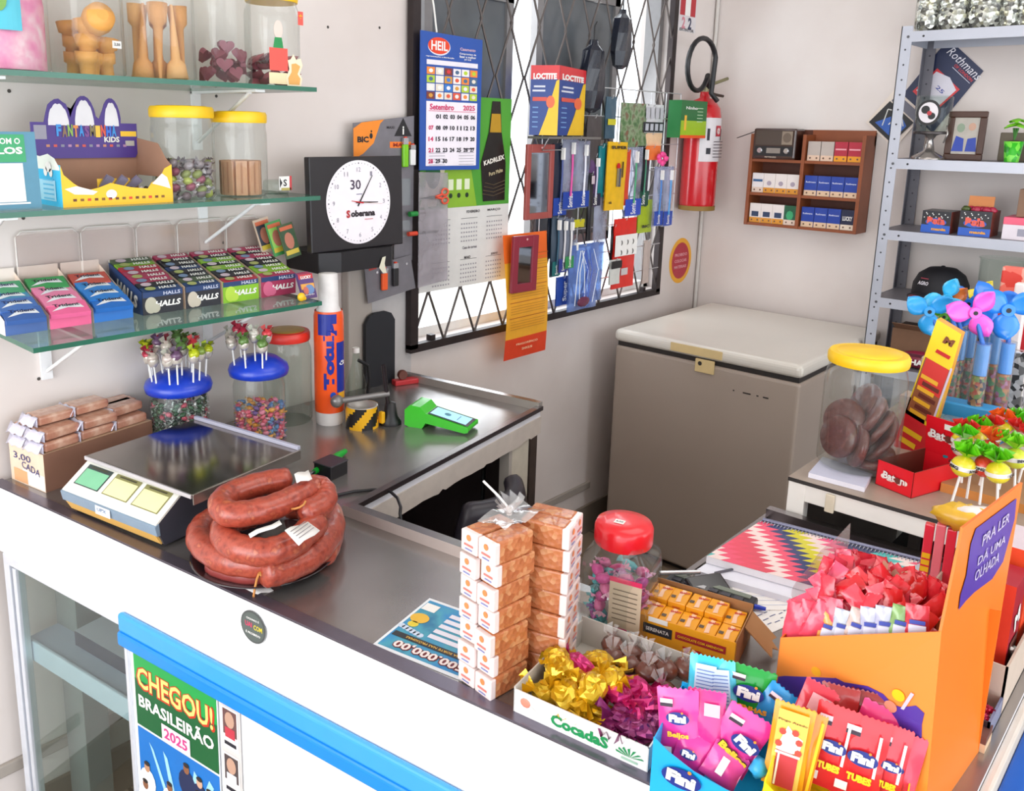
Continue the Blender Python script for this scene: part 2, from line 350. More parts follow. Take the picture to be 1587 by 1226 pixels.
q = FB(); q.box(.04, .03, .545, .46, .33, .56, MT('aab4cb', .3)); q.box(.04, .022, .515, .46, .03, .565, MT('c8d4ea', .25)); q.box(.16, .07, .565, .43, .25, .60, MT('c9cbdc', .4), {'f': MT('2c3149', .4)}); q.build('display_shelf', ct, bevel=.002)
q = FB(); q.box(.04, .10, .0, .12, .16, .76, MT('7e8284', .5)); q.box(.14, .30, 0, .22, .34, .76, MT('8b8a85', .5)); q.build('display_post', ct)
q = FB(); q.box(.47, .0, .02, FL, .022, .73, panel); q.build('lower_panel', ct)
bl = MT('1486e0', .25, var=.03)
q = FB(); q.box(.455, -.014, .752, FL, .0, .79, MT('3f9fe8', .2, var=.03), None); q.box(.455, -.018, .724, FL, .0, .754, bl); q.build('blue_rail', ct, bevel=.006, seg=3)
q = FB(); q.box(.462, -.006, .1, .468, .0, .73, t); q.build('rail_edge', ct)
# right end of the counter: beige edge, blue band
q = MB(); q.box(F1[0], F1[1]-.0, .02, R1[0], F1[1]+.02, ZC-.02, MT('d8cfc6', .4)); q.box(F1[0]+.02, F1[1]-.012, .90, R1[0], F1[1], ZC-.005, MT('d9d0c6', .35)); q.box(F1[0]+.05, F1[1]-.03, .74, R1[0], F1[1]-.0, .83, MT('0d5fc4', .3)); q.build('end_panel', ct, bevel=.004)
# backs and legs under the top
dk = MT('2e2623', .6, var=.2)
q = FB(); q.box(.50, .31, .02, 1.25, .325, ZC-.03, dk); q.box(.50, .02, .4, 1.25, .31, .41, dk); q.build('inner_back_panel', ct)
q = MB(); q.box(1.13, .64, .02, 1.64, .655, ZC-.03, MT('6e6763', .5)); q.box(1.62, .17, .02, 1.635, .64, ZC-.03, MT('6e6763', .5)); q.build('arm_panel', ct)
for (cx, cy) in (E1, E2):
    q = MB(); q.at(cx, cy, 0, rz=CA).box(-.05, .0, 0, -.012, .035, ZC-.02, MT('4d403b', .5, .4, .3)); q.build('leg', ct)
q = MB(); q.at(E1[0], E1[1], 0, rz=CA); q.box(-.15, .003, .05, -.055, .02, ZC-.05, MT('d3cbba', .45, var=.1)); q.box(-.165, .0, .05, -.15, .03, ZC-.05, MT('b4aca4', .4)); q.build('door_post', ct)
q = MB(); q.at(E1[0], E1[1], 0, rz=CA); q.box(-.70, .40, .05, -.10, .42, ZC-.04, MT('4a3534', .6)); q.box(-.70, .05, .10, -.06, .42, .12, MT('5d5149', .6)); q.build('dark_backing', ct)  # dark panel and board added for the shade under the return
# poster on the front, strip of small pictures, round sticker (writing copied)
def sheet_on_front(name, lab, cat, s0, s1, z0, z1, fn, m=PAPER, y=-.004):
    q = FB(); q.box(s0, y, z0, s1, y+.0015, z1, m); q.M = Mf @ Matrix.Translation(((s0+s1)/2, y, (z0+z1)/2)) @ Matrix.Rotation(PI/2, 4, 'X')
    fn(q, s1-s0, z1-z0); return tag(q.build(name), lab, cat)
def poster(q, w, h):
    q.rect(0, h/2-.06, w-.004, .12, MT('1fa04a', .4)); q.rect(0, h/2-.105, w-.004, .10, MT('125f33', .4), .0008); q.rect(0, -.08, w-.004, h-.16, MT('1672c4', .4))
    q.text('CHEGOU!', 0, h/2-.048, w*.94, .052, MT('c8341c', .4), .001, .07, shear=0); q.text('CHEGOU!', 0, h/2-.047, w*.9, .045, MT('ffe27a', .4), .0015, .02)
    q.text('BRASILEIRÃO', 0, h/2-.096, w*.9, .032, WHITE, .0016, .03)
    q.rect(0, h/2-.137, w*.34, .034, MT('f6dfe6', .4), .002); q.text('2025', 0, h/2-.137, w*.28, .022, MT('d13a86', .4), .0026, .02)
    r = random.Random(5)
    for a in (-.7, -.35, .4, .75): q.poly([(w*.1*a, -h*.1), (w*.5*a, h*.18), (w*.5*a+.012, h*.16), (w*.1*a+.02, -h*.12)], MT('9fd4f0', .4), .0012)
    for i in range(26):
        x = r.uniform(-w*.44, w*.44); yy = h/2-.20-(i//3)*.042-(i % 3)*.012; c = r.choice(['f3f3f4', 'f3f3f4', '2a59b8', 'd9dbe6', 'b8243c', '1d2a52'])
        q.disc(x, yy-.02, .024, MT(c, .5), .0016+i*.00005, .03, 14); q.disc(x, yy+.012, .0085, MT(r.choice(['b98a6a', '8a5a3e', 'd0a58a']), .5), .0018+i*.00005, .011, 12); q.disc(x, yy+.02, .0085, MT('2a2220', .6), .0019+i*.00005, .005, 10)
sheet_on_front('poster', 'football sticker album poster reading CHEGOU! on the white counter front', 'poster', .483, .722, .15, .716, poster, MT('e8ebef', .5))
def strip(q, w, h):
    r = random.Random(8)
    for i in range(6):
        y = h/2-.05-i*.092; q.rect(0, y, w*.84, .082, MT('e9e4e4', .5), .0008); q.rect(0, y+.012, w*.7, .05, MT(r.choice(['6b4a48', '4f4344', '7a5a60']), .5), .0011)
        q.disc(0, y+.018, .012, MT('c29a84', .5), .0014, .016, 14); q.rect(0, y-.008, w*.5, .02, MT(r.choice(['dfe0e8', 'c23a4a']), .5), .0014); q.rect(0, y-.03, w*.6, .007, INK, .0014)
sheet_on_front('picture_strip', 'strip of small player pictures right of the poster on the counter front', 'poster', .729, .779, .15, .719, strip, MT('d8d2ce', .5))
q = FB(); q.M = Mf @ Matrix.Translation((.821, -.0035, .891)) @ Matrix.Rotation(PI/2, 4, 'X'); q.disc(0, 0, .029, MT('4d5150', .4), .0008); q.disc(0, 0, .026, MT('57605c', .4), .001)
q.text('CIGARRO É', 0, .014, .03, .004, WHITE, .0014); q.text('UAI', -.01, .003, .016, .009, MT('d83a66', .4), .0014); q.text('COM', .012, .001, .02, .009, MT('e8d23c', .4), .0014); q.text('É PROIBIDO', 0, -.012, .034, .005, WHITE, .0014)
tag(q.build('sticker'), 'round dark sticker on the white counter fascia', 'sticker')

# ------------------------------------------------------------- chest freezer
fz = thing('chest_freezer', 'beige chest freezer with cream lid in the corner by the window', 'freezer', (2.862, 1.82, 0), rz=-PI/2)
fw, fdp = .745, .80; fb = MT('a8998d', .4, var=.05, sc_=4); fl2 = MT('dcd6cc', .3, var=.04, sc_=5); bk = MT('2a2523', .5)
MB().box(0, 0, .03, fw, fdp, .865, fb).build('body', fz, bevel=.012, seg=3)
MB().box(.008, .008, .865, fw-.008, fdp, .882, bk).build('gasket', fz)
b = MB(); b.box(-.006, -.008, .882, fw+.006, fdp, .932, fl2); b.build('lid', fz, bevel=.02, seg=4)
b = MB(); b.box(.03, .04, 0, fw-.03, fdp-.03, .03, bk); b.build('base', fz)
tp = MT('d9bf8a', .5); b = MB(); b.box(.25, -.012, .893, .46, -.0085, .925, tp); b.build('lid_handle', fz, bevel=.0015)
b = MB(); b.box(.355, -.010, .832, .43, 0, .882, tp).front(-.0105, .866, .375).disc(0, 0, .008, bk); b.build('lock_plate', fz, bevel=.002)
b = MB(); b.front(-.001, .79, .60)
for x, w_ in ((-.09, .006), (-.04, .03), (0, .008), (.03, .02)): b.rect(x, 0, w_, .005, bk)
b.build('badge_remains', fz)
# ============================================================= shared makers
rnd = random.Random(11)
def jar(name, label, x, y, z, r, h, lidm, lid_h=.022, group=None, neck=.9, knob=False, sq=0, lidr=None, glass=None, rings=True, rz=0):
    t = thing(name, label, 'jar', (x, y, z), rz, group=group); g = glass or CLEAR; hb = h-lid_h
    pr = [(r*.9, 0), (r, .008), (r, hb*.84), (r*.97, hb*.9), (r*neck, hb*.95), (r*neck, hb)]
    MB().lathe(pr, g, 36, sq=sq).build('jar_body', t)
    if lidm:
        lr = lidr or r*neck*1.04; b = MB(); b.lathe([(lr, hb-.002), (lr*1.02, hb+.003), (lr*1.02, h-.006), (lr*.97, h)], lidm, 36)
        if rings: b.lathe([(lr*.8, h), (lr*.78, h+.0015), (lr*.3, h+.001)], lidm, 30)
        b.build('lid', t)
    return t
_cs = {}
def sweet(col, col2=None, L=.03, w=.011, kind='twist'):
    """one wrapped sweet"""
    k = (col, col2, L, w, kind)
    if k in _cs: return _cs[k]
    m = MT(col, .22, .15, .18, 90, .4); m2 = MT(col2 or col, .2, .2, .15, 90, .4); b = MB(); r = random.Random(hash(k) % 997 if 0 else len(col)+int(L*1e4))
    if kind == 'twist':
        b.ell(0, 0, 0, L*.34, w*.8, w*.7, m, 10, 6, .1, r)
        for s in (1, -1):
            n = 7; vs = [(s*L*.27, 0, 0)]; 
            for i in range(n): a = -1+2*i/(n-1); vs.append((s*L*(.55-.05*abs(a)), a*w*.9, w*.35*(-1)**i*.6))
            b.add(vs, [(0, i+1, i+2) for i in range(n-1)], m2)
    elif kind == 'pillow':
        b.grid(6, 4, lambda u, v: ((u-.5)*L, (v-.5)*w*1.7, w*.5*math.sin(PI*u)**.6*math.sin(PI*v)**.7), m); b.grid(6, 4, lambda u, v: ((u-.5)*L, (.5-v)*w*1.7, -w*.4*math.sin(PI*u)**.6*math.sin(PI*v)**.7), m)
    me = b.build('sweet'); _cs[k] = me.data; bpy.data.objects.remove(me); return _cs[k]
def put(name, data, loc, rot, label, cat, group, scale=1):
    o = bpy.data.objects.new(name, data); C.objects.link(o); o.location = loc; o.rotation_euler = rot
    if scale != 1: o.scale = (scale,)*3
    return tag(o, label, cat, group)
def fill(name, cx, cy, z0, R, h, cols, label, cat, group, L=.03, w=.011, kind='twist', dome=.0, seed=1, step=None, core=False, sqr=False):
    """sweets lying in layers inside a jar; only the outer ring and the top layer exist (the rest cannot be seen)"""
    r = random.Random(seed); st = step or L*.72; z = z0+w*.7; nl = max(1, int(h/(w*1.25)))
    for k in range(nl):
        top = k == nl-1; Rk = R-L*.32; rr = Rk
        rings = [rr] if not top else [rr, rr*.5, .001]
        for q in rings:
            n = max(1, int(2*PI*q/st))
            for i in range(n):
                a = 2*PI*(i+r.random()*.5)/n
                if not top and math.sin(a-math.atan2(cy, cx)) < -2: continue
                vx, vy = math.cos(a), math.sin(a)
                if (vx*cx+vy*cy) > .35*math.hypot(cx, cy) and not top: continue      # the far side is hidden by the rest
                c = r.choice(cols); d = sweet(c[0], c[1] if len(c) > 1 else None, L, w, kind)
                zz = z+r.uniform(-.3, .3)*w + (dome*(1-q/R) if top else 0)
                put(name, d, (cx+q*vx, cy+q*vy, zz), (r.uniform(-.9, .9), r.uniform(-.7, .7), a+PI/2+r.uniform(-.7, .7)), label, cat, group)
        z += w*1.25

# ============================================================= glass shelves on the left wall
SY, SZ = 1.64, (1.787, 1.538, 1.283)
edge = MT('2f6b57', .15, 0, .2, 8); glsh = clear_mat('shelf_glass', 'd8ebe3', .16, .03, .05)
brk = MT('efeff0', .4)
for i, (z, x0, x1, nm) in enumerate(((SZ[0], .50, 1.256, 'top glass shelf above the jars with yellow lids'), (SZ[1], .50, 1.262, 'middle glass shelf carrying the jars with yellow lids'), (SZ[2], .587, 1.262, 'lowest glass shelf carrying the rows of sweet boxes'))):
    t = thing('glass_shelf', nm, 'shelf', (x0, SY, z), group=None); w = x1-x0
    b = MB(); b.box(0, 0, -.010, w, YW-SY, 0, glsh, {'f': edge, 'l': edge, 'r': edge}); b.build('glass_panel', t)
    for bx in (.075 if i < 2 else .13, w-.14):
        q = MB(); q.box(bx-.012, .02, -.016, bx+.012, YW-SY, -.0105, brk); q.tube([(bx, .06, -.016), (bx, YW-SY-.01, -.13)], .0045, brk, 8); q.box(bx-.012, YW-SY-.008, -.15, bx+.012, YW-SY-.0005, -.01, brk)
        q.build('bracket', t)
def on_shelf(px, y, k): return Vector((PY(px, 300, y).x, y, SZ[k]))
# --- top shelf jars (their tops are above the picture)
cone = MT('d99a5c', .7, bump=.5, sc_=200); conel = MT('e8b074', .7, bump=.4, sc_=150)
p = on_shelf(20, 1.76, 0)
t = jar('candy_jar', 'clear jar of pink candy with a turquoise label, leftmost on the top shelf', p.x, p.y, p.z, .085, .27, None, glass=CLEAR)
b = MB(); R = .0862; n = 14
for i in range(n):
    a0 = -2.75+1.3*i/n; a1 = -2.75+1.3*(i+1)/n
    b.quad([(R*math.cos(a0), R*math.sin(a0), .07), (R*math.cos(a1), R*math.sin(a1), .07), (R*math.cos(a1), R*math.sin(a1), .22), (R*math.cos(a0), R*math.sin(a0), .22)], MT('49b4c8', .4, var=.15, sc_=18))
b.fr((R*math.cos(-1.9)*1.0, R*math.sin(-1.9)*1.01, .12), (-math.sin(-1.9), math.cos(-1.9), 0), (0, 0, 1)).disc(0, 0, .016, MT('6f9d4a', .5), .001, .02, 12)
b.build('jar_label', t)
tag(MB().lathe([(.078, .004), (.079, .12), (.07, .2), (.04, .24)], ramp_mat('pink_candy', ['e77fb0', 'f29ac0', 'f3b6cc', 'f8dde4'], 30, .5, 0, 'NOISE', bump=.5), 24).build('pink_candy'), 'pink sugary candy filling the leftmost jar on the top shelf', 'candy', kind='stuff', loc=p)
p = on_shelf(152, 1.76, 0)
t = jar('candy_jar', 'clear jar of orange flat wafer cups with a white price tag', p.x, p.y, p.z, .069, .27, None)
MB().fr((.028, -.0645, .062), (.93, .35, 0), (0, 0, 1)).rect(0, 0, .024, .014, WHITE, .001).text('2,50', 0, 0, .016, .006, INK, .0016).build('price_tag', t)
orange_m = MT('e7a552', .55, bump=.4, sc_=120)
def wafer(loc, rot, lab, m, r=.022, h=.045, nm='wafer_cup', grp='wafer cups in the second jar of the top shelf'):
    b = MB().lathe([(r*.62, 0), (r*.66, h*.5), (r*.9, h*.55), (r, h), (r*.88, h), (r*.8, h*.6), (.001, h*.58)], m, 20); o = b.build(nm); return tag(o, lab, 'wafer', grp, loc=loc) if not setattr(o, 'rotation_euler', rot) else o
for i in range(12):
    a = i*2.1; q = .036 if i % 4 else .004
    wafer((p.x+q*math.cos(a), p.y+q*math.sin(a), p.z+.003+.03*(i//5)), (.1*math.sin(i), .12*math.cos(i), 0), 'orange wafer cup stacked in the second jar of the top shelf', orange_m)
b = MB().lathe([(.026, 0), (.03, .02), (.027, .04), (.012, .045)], orange_m, 20); o = b.build('wafer_cup'); tag(o, 'big round orange wafer lying on top in the second jar', 'wafer', loc=(p.x, p.y-.03, p.z+.1)); o.rotation_euler = (1.2, 0, 0)
p = on_shelf(258, 1.76, 0)
t = jar('candy_jar', 'clear jar of brown ice cream cones on the top shelf', p.x, p.y, p.z, .074, .27, None)
for i in range(9):
    a = i*2*PI/8+.3; up_ = i % 2 == 0; q = .048 if i < 8 else .0
    b = MB(); h = .15
    b.lathe([(.003, h), (.010, .04), (.019, .03), (.023, 0), (.019, 0), (.016, .02), (.001, .03)] if up_ else [(.003, 0), (.010, h*.7), (.018, h*.76), (.021, h), (.017, h)], cone if i % 3 else conel, 18)
    tag(b.build('ice_cream_cone'), 'brown ice cream cone standing in the third jar of the top shelf', 'cone', 'ice cream cones in the top shelf jar', loc=(p.x+q*math.cos(a), p.y+q*math.sin(a), p.z+.004)).rotation_euler = (.06*math.sin(a), -.06*math.cos(a), 0)
p = on_shelf(353, 1.76, 0)
t = jar('candy_jar', 'clear jar of dark red candy hearts on the top shelf', p.x, p.y, p.z, .064, .27, None)
hm = MT('8a4454', .5, bump=.4, sc_=80)
for i in range(16):
    a = i*2.4; q = .038 if i % 3 else .012
    b = MB().prism([(.017*(1.1*math.sin(u)**3), .015*(13*math.cos(u)-5*math.cos(2*u)-2*math.cos(3*u)-math.cos(4*u))/14) for u in [2*PI*k/18 for k in range(18)]], .012, hm)
    tag(b.build('candy_heart'), 'dark red candy heart in the fourth jar of the top shelf', 'candy', 'candy hearts in the top shelf jar', loc=(p.x+q*math.cos(a), p.y+q*math.sin(a), p.z+.022+.02*(i//5))).rotation_euler = (1.3+.3*math.sin(i*3), .2*math.cos(i*2), a+PI/2)
p = on_shelf(428, 1.76, 0)
t = jar('candy_jar', 'square shouldered clear jar with yellow lid and reindeer cut-out, rightmost on the top shelf', p.x, p.y, p.z, .064, .215, YEL, sq=0)
b = MB().front(-.0655, 0); rd = MT('e8574c', .5)
b.rect(-.03, .06, .05, .05, rd, .001); b.rect(-.032, .018, .05, .025, MT('f0dcb0', .5), .001); b.poly([(-.045, .085), (-.017, .085), (-.021, .108), (-.04, .108)], MT('1f8c4a', .5), .002)
b.disc(-.03, .125, .012, MT('e7cfc4', .5), .0018, .02, 16)
b.poly([(-.008, .003), (.03, .003), (.034, .02), (.027, .032), (.036, .05), (.03, .066), (.018, .062), (.01, .074), (.002, .062), (-.006, .06), (-.002, .04), (-.012, .02)], MT('f3e3c2', .5), .002)
b.poly([(-.004, .006), (.025, .006), (.028, .02), (.02, .03), (.028, .048), (.016, .054), (.004, .052), (.004, .034), (-.006, .02)], MT('e3a85a', .5), .003)
b.build('cut_out_decoration', t)
b = MB().front(-.0655, 0); b.rect(.032, .155, .015, .03, rd, .0022).text('*', .032, .158, .009, .012, YEL, .003)
b.build('red_tag', t)
fill('red_sweet', p.x, p.y, p.z, .06, .07, [('b2606a',), ('8c3c4c',)], 'dark red sweet in the yellow lidded jar of the top shelf', 'sweet', 'dark red sweets in the yellow lidded top jar', L=.034, w=.014, kind='pillow', seed=4)

# --- middle shelf
p = on_shelf(20, 1.68, 1)
t = thing('payment_sign', 'teal and green acrylic payment sign standing at the left end of the middle shelf', 'sign', (p.x, p.y, p.z))
b = MB(); b.at(rx=-.06).box(-.07, 0, 0, .05, .003, .142, MT('4a86a0', .35, var=.1)); b.M = Matrix.Rotation(-.06, 4, 'X') @ Matrix(((1, 0, 0, 0), (0, 0, -1, 0), (0, 1, 0, 0), (0, 0, 0, 1)))
b.rect(-.02, .112, .10, .05, MT('2f9c64', .4)); b.text('COM O', .0, .125, .045, .011, WHITE, .001); b.text('ILOS', .0, .108, .05, .013, WHITE, .001, .04); b.rect(-.012, .05, .07, .07, WHITE, .001); b.rect(-.0, .012, .06, .003, WHITE, .001)
b.build('printed_plate', t); MB().box(-.07, 0, 0, .05, .05, .003, CLEAR).build('foot', t)
# ghost sweets display box
p = PY(98, 322, 1.68); p.z = SZ[1]
t = thing('candy_display_box', 'yellow and blue cardboard display box with purple header card at its back', 'box', p, 0)
Wb = PY(268, 312, 1.68).x-p.x; Dp = .15; hb = .085; purp = MT('4a2f86', .45); yel = MT('f5c125', .45); cyan = MT('25b7e6', .4)
b = MB(); b.fr((0, 0, 0), (1, 0, 0), (0, 0, 1)); o_ = [(0, 0), (Wb, 0), (Wb, .078), (Wb*.93, .07), (Wb*.88, .05), (Wb*.8, .042), (Wb*.76, .03), (Wb*.6, .034), (Wb*.42, .044), (Wb*.32, .036), (Wb*.2, .03), (Wb*.1, .045), (Wb*.02, .062), (0, .078)]
b.prism(o_, .0015, yel, yel)
for i in range(14): b.rect(Wb*(.1+.8*i/13), .013, .007, .005, MT(['6b3a1e', '8a5a1e', 'd9462a'][i % 3], .5), .0022)
b.disc(Wb*.42, .022, .011, WHITE, .0022, .009); b.poly([(Wb*.02, .035), (Wb*.12, .04), (Wb*.3, .028), (Wb*.26, .022), (Wb*.1, .024)], MT('f3e9e0', .5), .0022); b.poly([(Wb*.8, .04), (Wb*.9, .06), (Wb*.95, .052), (Wb*.98, .028), (Wb*.9, .034)], MT('f3e9e0', .5), .0022)
b.build('tray_front', t)
b = MB(); b.box(-.0015, 0, 0, 0, Dp, .08, cyan); b.left(-.0015, 0, 0); b.rect(-Dp*.5, .03, Dp*.7, .04, MT('9fdaf2', .4), .001)
b.poly([(-.0, .075), (-.02, .092), (-.05, .1), (-.09, .094), (-Dp, .1), (-Dp, .07), (-.0, .07)], MT('e9efe6', .4), .0002)
b.disc(-.05, .075, .014, WHITE, .0012, .01); b.disc(-.065, .066, .009, WHITE, .0012); b.disc(-.04, .064, .008, WHITE, .0012)
for i in range(5): b.rect(-.055, .05-.009*i, .05, .003, MT('58bfe8', .4), .0016)
b.build('tray_side', t)
kr = MT('a87e66', .8); b = MB(); b.box(0, 0, 0, Wb, Dp, .002, kr); b.right(Wb, 0, 0); b.prism([(0, .078), (.02, .09), (.05, .12), (Dp, .13), (Dp, .05), (0, .05)], .0012, kr, z=-.0015); b.front(Dp, 0); b.prism([(0, 0), (Wb, 0), (Wb, .12), (Wb*.86, .14), (0, .14)], .0015, kr); b.build('tray_inside', t)
hy = Dp-.004; x0 = PY(45, 185, p.y+hy).x-p.x; x1 = PY(210, 190, p.y+hy).x-p.x; z1 = PY(120, 190, p.y+hy).z-p.z; z0 = PY(120, 245, p.y+hy).z-p.z; w = x1-x0; h = z1-z0
b = MB().front(hy-.002, 0); zt = PY(120, 148, p.y+hy).z-p.z
bump_ = [(x0, z0), (x0+w*.97, z0), (x1, z0+h*.15), (x1, z1), (x0+w*.84, z1)]+[(x0+w*(.75+.095*math.cos(a)), z1+(zt-z1)*.95*math.sin(a)) for a in [.2+k*.3 for k in range(9)]]+[(x0+w*.63, z1+.008)]+[(x0+w*(.49+.115*math.cos(a)), z1+(zt-z1)*1.0*math.sin(a)) for a in [.25+k*.3 for k in range(9)]]+[(x0+w*.36, z1+.01)]+[(x0+w*(.25+.12*math.cos(a)), z1+(zt-z1)*.85*math.sin(a)+.002*math.sin(a*9)) for a in [.25+k*.3 for k in range(9)]]+[(x0+w*.12, z1), (x0, z1)]
b.prism(bump_, .002, purp)
for (cx, rx_, cz) in ((.25, .095, .68), (.49, .09, .84), (.75, .07, .78)): b.poly([(x0+w*(cx+rx_*math.cos(a)), z1-.006+((zt-z1)*cz+.006)*math.sin(a)+.0015*math.sin(a*11)) for a in [k*PI/16 for k in range(17)]], MT('ece6ea', .5), .0028)
for i, ch in enumerate('FANTASMINHA'): b.text(ch, x0+w*(.245+.052*i), z1-.016-.0015*(i % 2), w*.046, .024, MT(['2f8fdc', '8a6a4a', '8fb44a', 'e58a3a', '2f8fdc', '7a3f8a', '8a7a4a', 'f0c33a', 'e0523a', '2f6fdc', '2f8fdc'][i], .4), .0036, .05)
b.text('KIDS', x0+w*.74, z1-.034, w*.15, .012, MT('e8e4dc', .4), .0036, .04)
b.rect(x0+w*.08, z1-.02, w*.11, .028, MT('9c97a6', .5), .0028); b.rect(x0+w*.91, z1-.022, w*.16, .011, yel, .0028); b.rect(x0+w*.92, z1-.042, w*.09, .011, MT('b9b3a9', .5), .0028)
for i in range(12): b.rect(x0+w*(.14+.066*i), z1-.047, .007, .005, MT(['c98a6a', 'd2554a', '8a8a9a', 'b98ab0'][i % 4], .5), .0028)
b.build('header_card', t)
for i in range(3):
    a = p+Vector((.10+.028*i, .06, .024)); b = MB(); b.at(rx=.5, ry=.5+.1*i).cbox(0, 0, 0, .016, .008, .038, MT('8f8aa0', .3, .2)).front(-.0045, 0).rect(0, .015, .013, .02, yel, .0006)
    tag(b.build('sweet_packet'), ['last sweet packet leaning left in the yellow display box', 'small yellow and grey packet leaning in the yellow display box', 'small packet on the right of the yellow display box'][i], 'sweet packet', 'packets in the yellow and blue display box', loc=a)
for i in range(9):
    a = p+Vector((.14+.011*i, .05, .02)); tag(MB().ell(0, 0, 0, .008, .007, .012, MT(['2c2630', 'd8d4d8', '4a4038'][i % 3], .3), 8, 6).build('wrapped_sweet'), 'small black and white wrapped sweet in the yellow display box', 'sweet', 'black and white sweets in the display box', loc=a)
# yellow lidded jars
p = on_shelf(287, 1.75, 1)
t = jar('candy_jar', 'yellow lidded clear jar of green and grey wrapped sweets on the middle shelf', p.x, p.y, p.z, .067, .198, YEL, neck=.96)
fill('wrapped_sweet', p.x, p.y, p.z, .064, .088, [('8f9a58', 'c9c3c9'), ('7d6b72', 'c3b6bd'), ('b8c25a', 'd8d3d8'), ('9a8f96', '5d4a52'), ('a0556c', 'cfc5ca')], 'green and grey wrapped sweet in the left yellow lidded jar', 'sweet', 'wrapped sweets in the left yellow lidded jar', L=.036, w=.013, seed=2)
p = on_shelf(374, 1.75, 1)
t = jar('candy_jar', 'yellow lidded clear jar of light brown wafer bars, right of the sweets jar', p.x, p.y, p.z, .062, .190, YEL, neck=.96)
wf = MT('cc9a76', .7, bump=.5, sc_=120)
for i in range(9):
    a = i*2*PI/9; q = .04
    tag(MB().cbox(0, 0, 0, .026, .012, .078, wf).front(-.0065, 0).rect(0, .04, .004, .07, MT('b37c5a', .7), .0006).build('wafer_bar', bevel=.001), 'upright light brown wafer bar in the right yellow lidded jar', 'wafer', 'wafer bars in the right yellow lidded jar', loc=(p.x+q*math.cos(a), p.y+q*math.sin(a), p.z+.003), rz=a+PI/2)
p = on_shelf(428, 1.75, 1)
t = jar('small_glass_jar', 'small clear glass with a black white and red emblem at the shelf end', p.x, p.y, p.z, .031, .055, None, glass=GLASS)
b = MB().front(-.0325, 0); b.rect(.004, .027, .036, .032, MT('e8e6e2', .4)); b.poly([(-.012, .04), (-.005, .028), (-.012, .016)], BLACK, .0012); b.rect(.019, .027, .006, .034, MT('c0353a', .4), .0012); b.text('S', .003, .028, .01, .016, BLACK, .0014); b.rect(.006, .013, .028, .006, MT('b8a85a', .4), .0012); b.build('emblem', t)

# --- lowest shelf: tilted boxes of gum and mints
gl = {'T': MT('f2f3f5', .35), 'k': MT('26262e', .4), 'p': MT('a8385a', .4), 'g': MT('7fae35', .4), 'b': MT('27406e', .4), 'r': MT('b02f42', .4), 'd': MT('4a5a42', .4)}
def mint_box(pa, pb, label, rows, frontc, fruitc, word='HALLS', side=None, nrow=8):
    a = PY(pa, 490, 1.77); c = PY(pb, 480, 1.77); w = c.x-a.x-.004
    t = thing('mint_box', label, 'box', (a.x, 1.77, SZ[2]+.0), 0, 'boxes of gum and mints on the lowest shelf'); hf, hr, dp = .052, .105, .155
    b = MB(); b.box(0, 0, 0, w, .001, hf, frontc); b.add([(0, 0, 0), (0, dp, 0), (0, dp, hr-.004), (0, 0, hf)], [(0, 1, 2, 3)], gl['b'] if side is None else side); b.add([(w, 0, 0), (w, dp, 0), (w, dp, hr), (w, 0, hf)], [(3, 2, 1, 0)], MT('e6cdb8', .5)); b.box(0, dp, 0, w, dp+.001, hr, WHITE)
    b.front(0, 0); b.text(word, w*.62, hf*.42, w*.62, hf*.26, WHITE, .0012, .04, shear=.25); b.disc(w*.2, hf*.4, w*.15, fruitc, .001, hf*.36, 18); b.disc(w*.3, hf*.25, w*.12, fruitc, .0013, hf*.2, 16); b.rect(w*.5, hf*.86, w*.98, hf*.24, gl['b'], .0008); b.text(word, w*.72, hf*.86, w*.42, hf*.15, MT('cfd3e4', .4), .0014, .02)
    if side is None: b.left(0, 0, 0); b.text('HALLS', -.07, .04, .1, .03, WHITE, .001, .05, rot=-.3)
    b.build('carton', t)
    L = math.hypot(dp, hr-hf)
    for i in range(nrow):
        u = (i+.5)/nrow; m = gl[rows[i % len(rows)]]; q = MB(); q.fr((w/2, u*dp, hf+u*(hr-hf)-.006), (1, 0, 0), (0, dp, hr-hf)); q.box(-w/2+.0025, -L/nrow/2+.0006, -.004, w/2-.0025, L/nrow/2-.0006, .006+.0015*(i % 2), m)
        q.text(word, w*(.16+.05*(i % 2)), 0, w*.42, L/nrow*.55, WHITE, .0085, .04, shear=.2); q.disc(-w*.26, 0, w*.13, MT(['a9b06a', 'cdb9c6', '7a8fb0'][i % 3], .4), .0083, L/nrow*.4, 12)
        q.build('mint_roll', t)
    return t
mint_box(222, 287, 'black and purple mint box, leftmost of the four', 'bkppprgdk'[::1], gl['k'], MT('bdb9a6', .4), nrow=8)
mint_box(289, 345, 'black mint box with dark rolls, second of the four', 'bdkkbkkp', gl['k'], MT('c9bfae', .4), side=MT('e9d3bf', .5))
mint_box(347, 404, 'lime green fronted mint box, third of the four', 'rkkgkgkp', MT('8abf2e', .4), MT('b7d84a', .4), side=MT('e9d3bf', .5))
mint_box(406, 461, 'raspberry red fronted mint box, rightmost of the four', 'pggkkpkp', MT('a8385a', .4), MT('d4688a', .4), side=MT('e9d3bf', .5))
